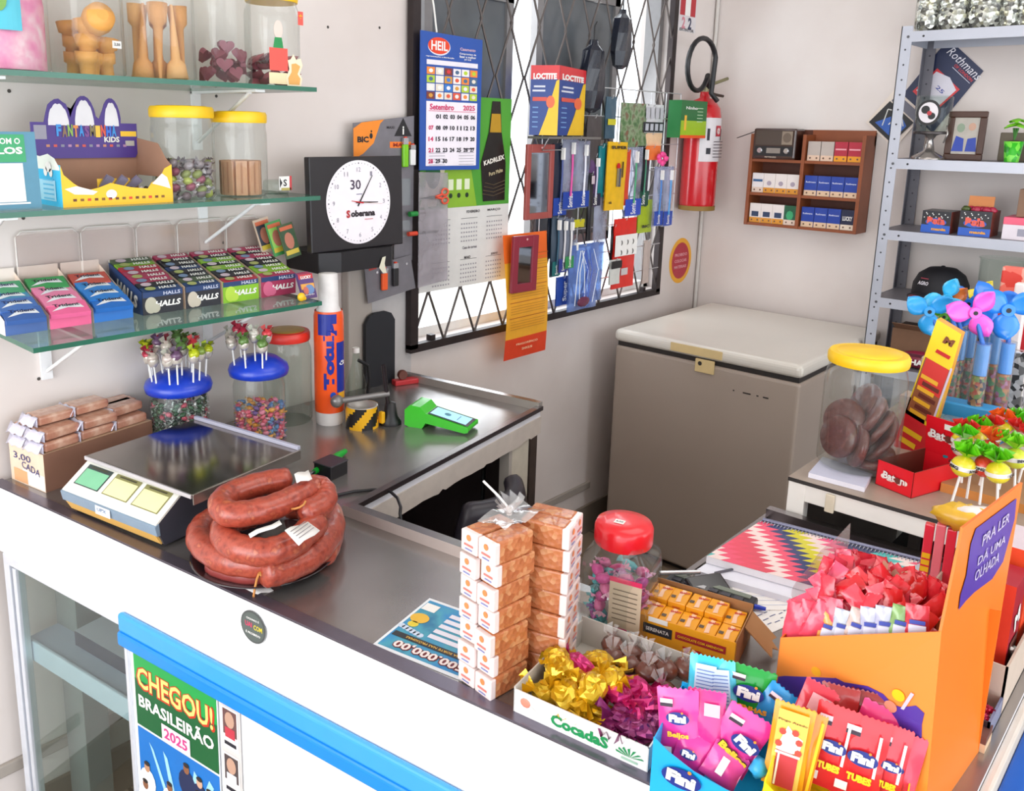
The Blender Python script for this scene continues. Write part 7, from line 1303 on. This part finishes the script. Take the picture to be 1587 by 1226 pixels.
# red boxes and pale tray at the right edge of the counter
def rbox(px, py, w, d, h, zz, m, lab, nm, ms=None, art=None, cat='box', rz=-PI/2):
    P = PZ(px, py, zz); o = thing(nm, lab, cat, P, rz); b = MB(); b.box(0, 0, 0, w, d, h, m, ms); b.build('carton', o, bevel=.002)
    if art: q = MB(); art(q, w, h); q.build('printed_front', o)
    return o
P = PZ(1535, 1035, ZC); tr = thing('cardboard_tray', 'pale cardboard tray behind the tall orange panel at the right edge', 'tray', (1.262, .30, ZC), -PI/2-.0); b = MB(); gi2 = MT('cbb8a8', .6); b.box(0, 0, 0, .14, .003, .075, gi2).box(.137, 0, 0, .14, .30, .075, gi2).box(0, .297, 0, .14, .30, .075, gi2).box(0, 0, 0, .003, .30, .075, gi2).box(0, 0, 0, .14, .30, .003, gi2); b.build('tray', tr)
t = thing('red_carton', 'dark red carton with white script standing in the pale tray', 'box', (1.30, .245, ZC+.004), -PI/2); b = MB(); b.box(0, 0, 0, .075, .07, .17, MT('a8182c', .4), {'f': MT('e23a24', .4)}); b.right(.0755, .035, .11).text('M', 0, .0, .03, .03, WHITE, .001, .05, rot=.4); b.fr((.0755, .035, .06), (0, 1, 0), (0, 0, 1)).rect(0, 0, .05, .04, MT('5a2a20', .5), .0008).tube([(-.015, .01, .002), (0, -.01, .004), (.012, .0, .002)], .003, WHITE, 6); b.front(0, .09, .037).text('GAROTO', 0, 0, .09, .03, MT('f3b8a8', .4), .001, .03, rot=PI/2); b.build('carton', t)
t = thing('red_carton', 'orange red carton behind the dark red one at the right edge', 'box', (1.385, .25, ZC+.004), -PI/2); MB().box(0, 0, 0, .08, .09, .19, MT('e84a24', .4), {'t': MT('d8c8d0', .4)}).build('carton', t, bevel=.001)
t = thing('sweet_tub', 'low open tub of small magenta sweets beside the orange box', 'box', (1.19, .205, ZC), -PI/2+.0); b = MB(); b.box(0, 0, 0, .045, .003, .03, MT('3a2a30', .4)).box(.042, 0, 0, .045, .075, .03, MT('7a80a0', .3)).box(0, .072, 0, .045, .075, .034, gi2).box(0, 0, 0, .045, .075, .003, gi2); b.build('tub', t)
for i in range(14): put('magenta_sweet', crumple('c21c50', 1, 30+i % 3), (1.197+.06*(i//3)/5, .195-.012*(i % 3), ZC+.014+.008*(i % 2)), (rl_.uniform(-1, 1), rl_.uniform(-1, 1), rl_.uniform(0, 6)), 'small magenta wrapped sweet in the low tub beside the orange box', 'sweet', 'magenta sweets in the low tub', .42)
b = MB(); b.box(0, 0, 0, .02, .035, .012, MT('d8b896', .6)).box(0, 0, .012, .02, .035, .022, MT('6a4038', .6)); tag(b.build('wood_block'), 'tiny beige and brown block at the foot of the orange panel', 'block', loc=(1.166, .178, ZC), rz=-PI/2)

# ============================================================= grey steel shelving against the back wall
FX, BX, SY1, SY0 = 3.40, 3.70, 1.052, -.02
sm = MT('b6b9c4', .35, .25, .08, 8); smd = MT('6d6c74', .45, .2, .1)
t = thing('steel_shelving', 'grey steel shelving unit with perforated posts against the back wall', 'shelving', (FX, SY1, 0), -PI/2); sw = SY1-SY0; sd = BX-FX
for (x, y) in ((0, 0), (sw-.035, 0), (0, sd-.003), (sw-.035, sd-.003)):
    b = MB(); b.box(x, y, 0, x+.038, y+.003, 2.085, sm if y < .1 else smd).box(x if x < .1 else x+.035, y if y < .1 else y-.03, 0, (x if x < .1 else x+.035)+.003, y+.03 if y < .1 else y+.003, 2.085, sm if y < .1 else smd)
    b.front(y, 0, x+.02)
    for k in range(38): b.disc(0, .08+.052*k, .0035, MT('3a3a40', .6), .0006, n=8)
    b.build('post', t)
zs = [2.066, 1.622, 1.362, 1.107, .846, .50, .12]
for zz in zs:
    b = MB(); b.box(.012, .004, zz-.003, sw-.012, sd-.004, zz, MT('77747a', .45, .1)).box(.03, -.001, zz-.036, sw-.01, .004, zz, sm).box(.004, .004, zz-.036, .008, sd, zz, sm).box(.03, sd-.006, zz-.036, sw-.01, sd-.004, zz, sm)
    b.front(-.0012, zz-.018, .075); b.disc(0, 0, .004, BLACK, .0004, n=10); b.disc(-.05, 0, .005, MT('5a5a5e', .4, .6), .0004, n=10); b.build('shelf_board', t)
ST_ = lambda k: zs[k]
yp = lambda px, x=3.5: PX(px, 300, x).y
sil = ramp_mat('silver_beads', ['d8d8d0', '6a6862', 'f4f2e8', '8a8880', 'b8b49a', '3a3834'], 75, .15, .6, 'VORONOI', .8)
for i, (px, wpx, nm) in enumerate(((1436, 34, 'leftmost bag of silver balls on the top steel shelf'), (1477, 44, 'second bag of silver balls on the top steel shelf'), (1525, 46, 'third bag of silver balls on the top steel shelf'), (1562, 26, 'darker bag of silver balls, fourth on the top steel shelf'), (1590, 26, 'bag of silver balls at the right edge of the top steel shelf'))):
    y = PX(px, 30, 3.48).y; r = wpx/F*3.05/2*1.02; t = thing('bag_of_balls', nm, 'bag', (3.50, y, ST_(0))); MB().lathe([(r*.8, 0), (r, .02), (r*1.02, .07), (r*.86, .085), (r*1.0, .10), (r, .16), (r*.7, .2)], sil, 20, sq=3).build('silver_balls', t); MB().lathe([(r*.85, 0), (r*1.05, .02), (r*1.06, .1), (r*1.04, .17), (r*.7, .215)], CLEAR, 20, sq=3).build('clear_bag', t)
# Rothmans boards on the wall
def board(pts, lab, m, art, x=3.716):
    P = [PX(a, b_, x) for a, b_ in pts]; c = sum(P, Vector())/4; b = MB(); u = (P[1]-P[0]); v = (P[3]-P[0]); b.fr(Vector(), u, -v*-1); 
    q = [p-c for p in P]; vs = [tuple(p) for p in q]+[tuple(p+Vector((.004-.0, 0, 0))) for p in q]; b.M = Matrix(); b.add(vs, [(0, 1, 2, 3), (7, 6, 5, 4)]+[(i, (i+1) % 4, 4+(i+1) % 4, 4+i) for i in range(4)], m)
    b.fr((q[0]+q[2])/2+Vector((-.0012, 0, 0)), u, -v); 
    art(b, u.length, v.length); return tag(b.build('advert_board'), lab, 'sign', loc=c)
def rot_art(b, w, h):
    b.text('Rothmans', 0, h*.40, w*.86, h*.11, MT('e8e6ee', .4), .001, .0, rot=0, shear=.2); b.text('OF LONDON', w*.12, h*.31, w*.5, h*.04, MT('c8343c', .4), .001, .02); b.rect(w*.12, h*.27, w*.5, h*.008, MT('c9c9d8', .4), .001)
    b.rect(0, -.02, w*.66, h*.42, MT('d8343c', .4), .001); b.poly([(-w*.29, -h*.24), (w*.29, -h*.24), (w*.29, h*.10), (0, h*.16), (-w*.29, h*.10)], MT('ddd8e2', .4), .0016); b.text('25', w*.05, -h*.03, w*.2, h*.05, MT('3a4a9a', .4), .002, .02)
board([(1470, 60), (1524, 110), (1445, 206), (1391, 156)], 'dark blue advert board hanging slanted behind the shelving', MT('1f2a4e', .4), rot_art)
def tri_art(b, w, h):
    b.rect(0, -h*.12, w*.84, h*.66, BLACK, .001); b.rect(0, h*.34, w*.8, h*.2, MT('6a6a78', .4), .001); b.poly([(-w*.3, -h*.36), (w*.36, -h*.36), (w*.36, h*.05), (0, h*.16)], MT('2a5ab0', .4), .0016); b.tube([(-w*.3, h*.05, .002), (0, h*.2, .002), (w*.3, h*.0, .002)], .002, WHITE, 4); b.tube([(-w*.3, h*.05, .002), (-w*.1, -h*.3, .002)], .002, WHITE, 4); [b.rect(-w*.0+.012*i, -h*.1, .004, .03, WHITE, .002) for i in range(3)]
board([(1388, 137), (1432, 177), (1386, 230), (1342, 190)], 'cream bordered black and blue advert board slanted below the blue board', MT('e6d8cc', .5), tri_art, 3.712)
# trophy / glass lantern
y = yp(1428, 3.48); t = thing('trophy', 'silver and glass trophy with a black and white crest on the second shelf', 'trophy', (3.50, y, ST_(1))); chm = MT('a8a29e', .2, .8, .2)
MB().lathe([(.055, 0), (.055, .008), (.02, .03), (.011, .07), (.02, .085), (.035, .09)], chm, 28).build('stem', t); MB().lathe([(.058, .09), (.06, .098), (.058, .10)], MT('4a4444', .3, .6), 30).build('cup_ring', t); MB().lathe([(.045, .10), (.058, .13), (.06, .22), (.055, .225)], GLASS, 30, cap=False).build('glass_cup', t)
b = MB(); b.left(-.061, 0, .165); b.disc(0, 0, .04, BLACK, .0, .045); b.disc(0, .0, .032, MT('e6e0e4', .4), .001, .036); b.disc(-.01, .01, .014, BLACK, .002); b.disc(.012, -.012, .012, BLACK, .002); b.disc(.004, -.002, .008, MT('b8303a', .4), .003); b.build('crest', t)
MB().tube([(.0, -.05, .12), (-.02, -.06, .09), (0, -.045, .06)], .003, chm, 6).build('handle', t)
# photo frame
A = PX(1460, 250, 3.52); w = abs(PX(1520, 250, 3.52).y-A.y); h = PX(1490, 172, 3.52).z-ST_(1); t = thing('photo_frame', 'dark wooden photo frame with a picture of people in blue on the second shelf', 'photo frame', (3.52, A.y, ST_(1)), -PI/2); t.rotation_euler = (-.06, 0, -PI/2); wd_ = MT('4a2c20', .4, var=.2, sc_=15); f_ = .022
b = MB(); b.box(0, 0, 0, w, .014, f_, wd_).box(0, 0, h-f_, w, .014, h, wd_).box(0, 0, f_, f_, .014, h-f_, wd_).box(w-f_, 0, f_, w, .014, h-f_, wd_); b.build('frame', t, bevel=.003)
b = MB(); b.box(f_, .006, f_, w-f_, .01, h-f_, MT('b9b2a8', .4, var=.15)); b.front(.006, h/2, w/2); b.disc(-.018, .028, .013, MT('8fa08a', .5), .0004, .016, 14); b.disc(.018, .032, .012, MT('c9a08a', .5), .0004, .014, 14); b.poly([(-.04, -.055), (-.002, -.055), (-.004, -.01), (-.03, 0)], MT('2f4ab0', .5), .0006); b.poly([(.004, -.055), (.04, -.055), (.034, -.005), (.008, -.01)], MT('2f48a8', .5), .0006); b.build('photograph', t)
# plant in a green cup
A = PX(1566, 250, 3.49); t = thing('potted_plant', 'small green leafed plant in a bright green cup at the right of the second shelf', 'plant', (3.50, A.y, ST_(1))); MB().lathe([(.022, 0), (.030, .07), (.028, .07), (.02, .01)], ramp_mat('green_cup', ['2fb41c', '7ae04a', '1f8a18'], 60, .3), 22).build('cup', t); MB().ell(0, 0, .068, .027, .027, .006, MT('3a2a20', .8), 12, 6).build('soil', t)
for i in range(8):
    a = i*.8; L_ = .035; q = MB(); q.tube([(0, 0, .07), (.008*math.cos(a), .008*math.sin(a), .115)], .0018, MT('3a7a2a', .5), 6); zt_ = .13+.012*math.sin(i*2); q.grid(4, 4, lambda u, v: (math.cos(a)*L_*u+(v-.5)*.03*math.sin(PI*u)*-math.sin(a), math.sin(a)*L_*u+(v-.5)*.03*math.sin(PI*u)*math.cos(a), zt_-.01*u*u+.006*math.sin(PI*v)), MT('7ac82c', .45, var=.15)); q.build('leaf', t)
b = MB(); b.box(0, 0, 0, .09, .03, .10, MT('6a6050', .6, var=.2)); tag(b.build('brown_box', bevel=.003), 'dull brown box standing behind the plant on the second shelf', 'box', loc=(3.58, A.y+.06, ST_(1)), rz=-PI/2)
# boxes on the third shelf
def nightbox(pa, pb, h, lab, extra):
    a = PX(pa, 362, 3.45); c = PX(pb, 362, 3.45); w = a.y-c.y; t = thing('sweet_box', lab, 'box', (3.44, a.y, ST_(2)), -PI/2); b = MB(); b.box(0, 0, 0, w, .12, h, MT('15141f', .35), {'r': MT('8a3a2a', .5)}); b.front(0, 0, w/2); b.rect(0, .014, w, .028, MT('1c5ac0', .35), .0006); b.disc(0, h*.5, w*.36, MT('1c5ac0', .35), .0005, .014)
    b.text('Bola', 0, h*.56, w*.62, h*.34, MT('e85a4a', .35), .0012, .09); [b.disc(-w*.42+.84*w*((i*37) % 100)/100, h*(.7+.25*((i*53) % 100)/100), .0022, WHITE, .001, n=6) for i in range(12)]; b.text('mania', w*.12, .014, w*.5, .010, MT('e8a02c', .4), .0016, .05)
    b.build('carton', t)
    if extra: MB().at(0, .05, h-.01, rx=-.1).box(.01, 0, 0, w-.01, .002, .06, MT('d8884a', .5)).build('raised_flap', t); b = MB(); [b.ell(w*(.12+.16*i), .02+.01*(i % 2), h+.004, .016, .012, .012, MT('b02a48' if i else '4a5a2a', .3, 0, .2, 60, .4), 8, 6, .15, rl_) for i in range(6)]; b.build('packets_inside', t)
nightbox(1427, 1472, .078, 'small black and blue sweet box on the third steel shelf, left', False); nightbox(1485, 1535, .088, 'open black and blue sweet box with red packets on the third steel shelf', True)
a = PX(1552, 366, 3.44); t = thing('pink_box', 'pink topped white box at the right of the third steel shelf', 'box', (3.44, a.y, ST_(2)), -PI/2); b = MB(); b.box(0, 0, 0, .16, .14, .075, MT('e6dce4', .4), {'t': MT('ee4a70', .4)}); b.box(-.001, -.001, .05, .161, .141, .0755, MT('f0607e', .4)); b.front(0, .025, .06).rect(0, 0, .03, .025, MT('9a98a8', .4), .0008); b.build('carton', t, bevel=.002)
MBx = MB().box(0, 0, 0, .12, .12, .095, MT('8a6a54', .6)); tag(MBx.build('brown_box', bevel=.002), 'brown cardboard box stacked on the pink topped box', 'box', loc=(3.46, a.y-.03, ST_(2)+.0765), rz=-PI/2)
# cap
a = PX(1452, 462, 3.50); t = thing('baseball_cap', 'black baseball cap with small white print on the fourth steel shelf', 'cap', (3.53, a.y, ST_(3)+.001), -PI/2-.35); bm = MT('17161c', .7)
MB().lathe([(.085, .0), (.092, .02), (.090, .06), (.075, .095), (.045, .118), (.0, .124)], bm, 30, sy=1.1).ell(0, 0, .124, .008, .008, .004, bm, 8, 5).build('crown', t)
b = MB(); b.grid(12, 5, lambda u, v: ((u-.5)*.15*(1-.25*v*v), -.075-.07*v*math.sin(PI*(.08+.84*u)), .012+.022*math.sin(PI*u)-.012*v), bm); b.tube([((u-.5)*.15*.75, -.075-.071*math.sin(PI*(.08+.84*u)), .002+.022*math.sin(PI*u)) for u in [k/12 for k in range(13)]], .0022, MT('7a2430', .5), 6); b.build('brim', t, solid=.003)
b = MB(); b.fr((0, -.098, .066), (1, 0, 0), (0, .35, 1)).text('AGRO', 0, 0, .04, .014, MT('d8d4dc', .4), .006, .03); b.rect(0, .018, .03, .003, MT('a83a4a', .4), .006); b.build('print', t)
# glass jar with bits
a = PX(1548, 462, 3.5); t = thing('glass_jar', 'wide clear glass vase with grey sweets on the fourth steel shelf', 'jar', (3.50, a.y, ST_(3))); MB().lathe([(.066, 0), (.07, .01), (.073, .175), (.078, .18), (.075, .182)], GLASS, 36, cap=False).lathe([(.0, .001), (.066, .001)], GLASS, 36).build('glass_body', t); MB().lathe([(.064, .004), (.066, .05), (.04, .064), (.0, .07)], ramp_mat('grey_bits', ['8a8880', 'c8c4bc', '5a5850', '9a8a80'], 60, .4, 0, 'VORONOI', .6), 30).build('grey_sweets', t)
a = PX(1580, 440, 3.46); tag(MB().box(0, 0, 0, .09, .06, .13, ramp_mat('red_pack_b', ['d8402c', 'e8705a', 'c03020'], 30, .35)).build('red_packet', bevel=.004), 'red packet at the right edge of the fourth steel shelf', 'packet', loc=(3.44, a.y+.01, ST_(3)), rz=-PI/2)
# lower shelf: cardboard carton and a mint bag
a = PX(1377, 560, 3.50); t = thing('cardboard_carton', 'brown cardboard carton on the fifth steel shelf', 'box', (3.50, a.y, ST_(4)), -PI/2); MB().box(0, 0, 0, .30, .16, .135, MT('7d5a42', .7, var=.12), {'t': MT('4a3428', .7)}).build('carton', t, bevel=.003); MB().at(0, 0, .135, rx=-.5).box(.01, -.06, 0, .29, 0, .002, MT('86624a', .7)).build('flap', t)
a = PX(1380, 578, 3.42); t = thing('mint_bag', 'dark red sweets bag lying in front of the cardboard carton', 'bag', (3.43, a.y-.005, ST_(4)+.001), -PI/2); b = MB(); mr = MT('8c2440', .35, var=.15, coat=.4); b.ell(.085, .03, .035, .085, .03, .034, mr, 16, 8); b.M = Matrix(); b.front(-.0, .03, .09); b.text('HALLS', .01, .0, .09, .022, WHITE, .004, .05); b.rect(0, .026, .12, .01, MT('5a2030', .4), .0005); b.build('bag', t)
# ============================================================= wooden cigarette cabinet with a radio
CX0 = 3.60; ca = PX(1158, 280, CX0).y; cw = .475; cz0, cz1 = 1.312, 1.722; dp = XB-CX0-.001
t = thing('cigarette_cabinet', 'open reddish wooden wall cabinet holding cigarette packs and a radio', 'cabinet', (CX0, ca, cz0), -PI/2); ww = MT('8e4a26', .45, var=.18, sc_=14); wdk = MT('5e2c18', .5, var=.2, sc_=14); H_ = cz1-cz0; zr = [.012, .142, .285]
for x in (0, .225, cw-.014): MB().prism if 0 else MB().box(x, 0, -.0, x+.014, dp, H_-.02, ww).build('side_board', t, bevel=.001)
for i, zz in enumerate(zr): MB().box(.014, .004, zz-.012, cw-.014, dp, zz, ww, {'t': wdk}).build('shelf_board', t)
MB().box(0, dp-.006, 0, cw, dp, H_, wdk).build('back_board', t); MB().box(.225, dp-.02, H_-.06, cw, dp-.006, H_, ww).build('top_rail', t)
def cig(x, zz, kind, lab, w=.054, h=.082):
    o = thing('cigarette_pack', lab, 'cigarette pack', (CX0+.012, ca-x, cz0+zz), -PI/2, 'cigarette packs in the wooden cabinet'); body, foot = {'w': ('e6dcd8', 'd8902c'), 'ww': ('e8e0e0', 'e0c8b8'), 'b': ('1f3f9c', 'e0c0a0'), 'r': ('b02038', 'e89a1c'), 'bk': ('1c2240', 'e6d4c0'), 'g': ('1f5a3c', 'e0c8b8'), 'gr': ('b9aca4', 'e0c0a8')}[kind]
    b = MB(); b.box(0, 0, 0, w-.002, .022, h, MT(body, .3, coat=.3, var=.05)); b.front(0, h/2, w/2-.001); b.rect(0, -h/2+.011, w-.003, .022, MT(foot, .4), .0005)
    if kind in 'b': b.text('Rothmans', 0, h*.18, w*.74, .007, MT('d8dcf0', .4), .001, .02)
    if kind == 'r': b.rect(0, h*.12, w*.8, .006, MT('e8a0a8', .4), .001)
    if kind == 'w': b.rect(0, -.004, w*.6, .022, MT('2a3a5a', .4), .001) if zz < .1 else b.disc(0, 0, .010, MT('a89aa8', .4), .001)
    if kind == 'ww': b.rect(0, h*.12, w*.8, .010, MT('2a5a8a', .4), .001)
    if kind == 'bk' : b.text('LUCKY', 0, .006, w*.7, .018, WHITE, .001, .03)
    if kind == 'g': b.disc(.0, .0, .016, MT('3aa06a', .4), .001, .02, 8)
    b.disc(-w*.25, -h/2+.011, .004, MT('6a4a3a', .4), .001, n=8); b.disc(w*.25, -h/2+.011, .004, MT('6a4a3a', .4), .001, n=8); b.build('pack', o)
o9 = ['first', 'second', 'third', 'fourth']
for i in range(4):
    cig(.018+.051*i, zr[1]+.0005, 'ww' if i == 0 else 'w', '%s white cigarette pack in the middle left compartment' % o9[i].capitalize(), .052); cig(.018+.051*i, zr[0]+.0005, 'w' if i < 3 else 'g', '%s cigarette pack in the lower left compartment' % o9[i].capitalize(), .052)
    cig(.245+.054*i, zr[1]+.0005, 'b', '%s blue cigarette pack in the middle right compartment' % o9[i].capitalize()); cig(.245+.054*i, zr[0]+.0005, 'b' if i < 3 else 'bk', '%s blue cigarette pack in the lower right compartment' % o9[i].capitalize()); cig(.245+.054*i, zr[2]+.0005, 'gr' if i < 2 else 'r', '%s cigarette pack in the upper right compartment' % o9[i].capitalize(), .053, .078)
t = thing('radio', 'small dark brown retro radio with two silver knobs in the cabinet', 'radio', (CX0-.012, ca-.017, cz0+zr[2]+.0005), -PI/2); MB().box(0, 0, 0, .185, .09, .128, MT('3a2018', .3, var=.2, coat=.5)).build('casing', t, bevel=.008, seg=3)
b = MB(); b.front(-.001, .064, .0925); b.rect(-.02, .025, .12, .06, MT('4a3c34', .5), .0006); b.rect(.055, .025, .045, .055, MT('8a7a6a', .5), .0009); b.disc(.055, .026, .018, MT('6a5a4e', .4), .0014, .02, 20); b.rect(0, -.030, .165, .040, BLACK, .0006); b.rect(0, -.028, .06, .022, MT('8a8078', .4), .001); b.text('RETEKESS', -.01, -.055, .05, .005, MT('c8b8a8', .4), .001); b.build('front_panel', t)
for x in (.035, .15): MB().at(x, -.001, .036, rx=PI/2).lathe([(.012, 0), (.012, .008), (.009, .010)], MT('c9c9cc', .2, .9), 20).build('knob', t)
MB().tube([(.0, .02, .115), (-.075, .0, .085)], .0022, MT('4a4240', .3, .7), 6).build('antenna', t)

# ------------------------------------------------------------- sub-parts: pieces that belong to a part of their thing
SUBS = {'lid_handle': 'lid', 'lock_plate': 'body', 'badge_remains': 'body', 'price_sticker': 'lid', 'paper_label': 'jar_body', 'jar_label': 'jar_body', 'price_tag': 'jar_body', 'cut_out_decoration': 'jar_body', 'emblem': 'jar_body',
    'minute_hand': 'dial', 'hour_hand': 'dial', 'second_hand': 'dial', 'alarm_hand': 'dial', 'screen': 'casing', 'keys': 'casing', 'knob': 'front_panel', 'display_glass': 'display_frame', 'rail_edge': 'blue_rail', 'badge': 'display_panel',
    'pan_support': 'steel_pan', 'soil': 'cup', 'crest': 'glass_cup', 'bead_sweets': 'tube', 'spiral_binding': 'cover', 'hook': 'cross_wire', 'instruction_label': 'cylinder', 'base_ring': 'cylinder',
    'wrapper_top': 'candy_head', 'back_flap': 'carton', 'torn_flap': 'carton', 'latch': 'top_rail', 'wire_tray': 'carton', 'hole_ring': 'frame', 'paper_tag': 'bracket_box', 'tape_end': 'can_body'}
for o in list(bpy.data.objects):
    if o.parent and o.parent.parent is None and 'label' in o.parent:
        k = o.name.split('.')[0]
        if k in SUBS:
            par = [c for c in o.parent.children if c.name.split('.')[0] == SUBS[k]]
            if par and k not in [p.name.split('.')[0] for p in par]: o.parent = par[0]
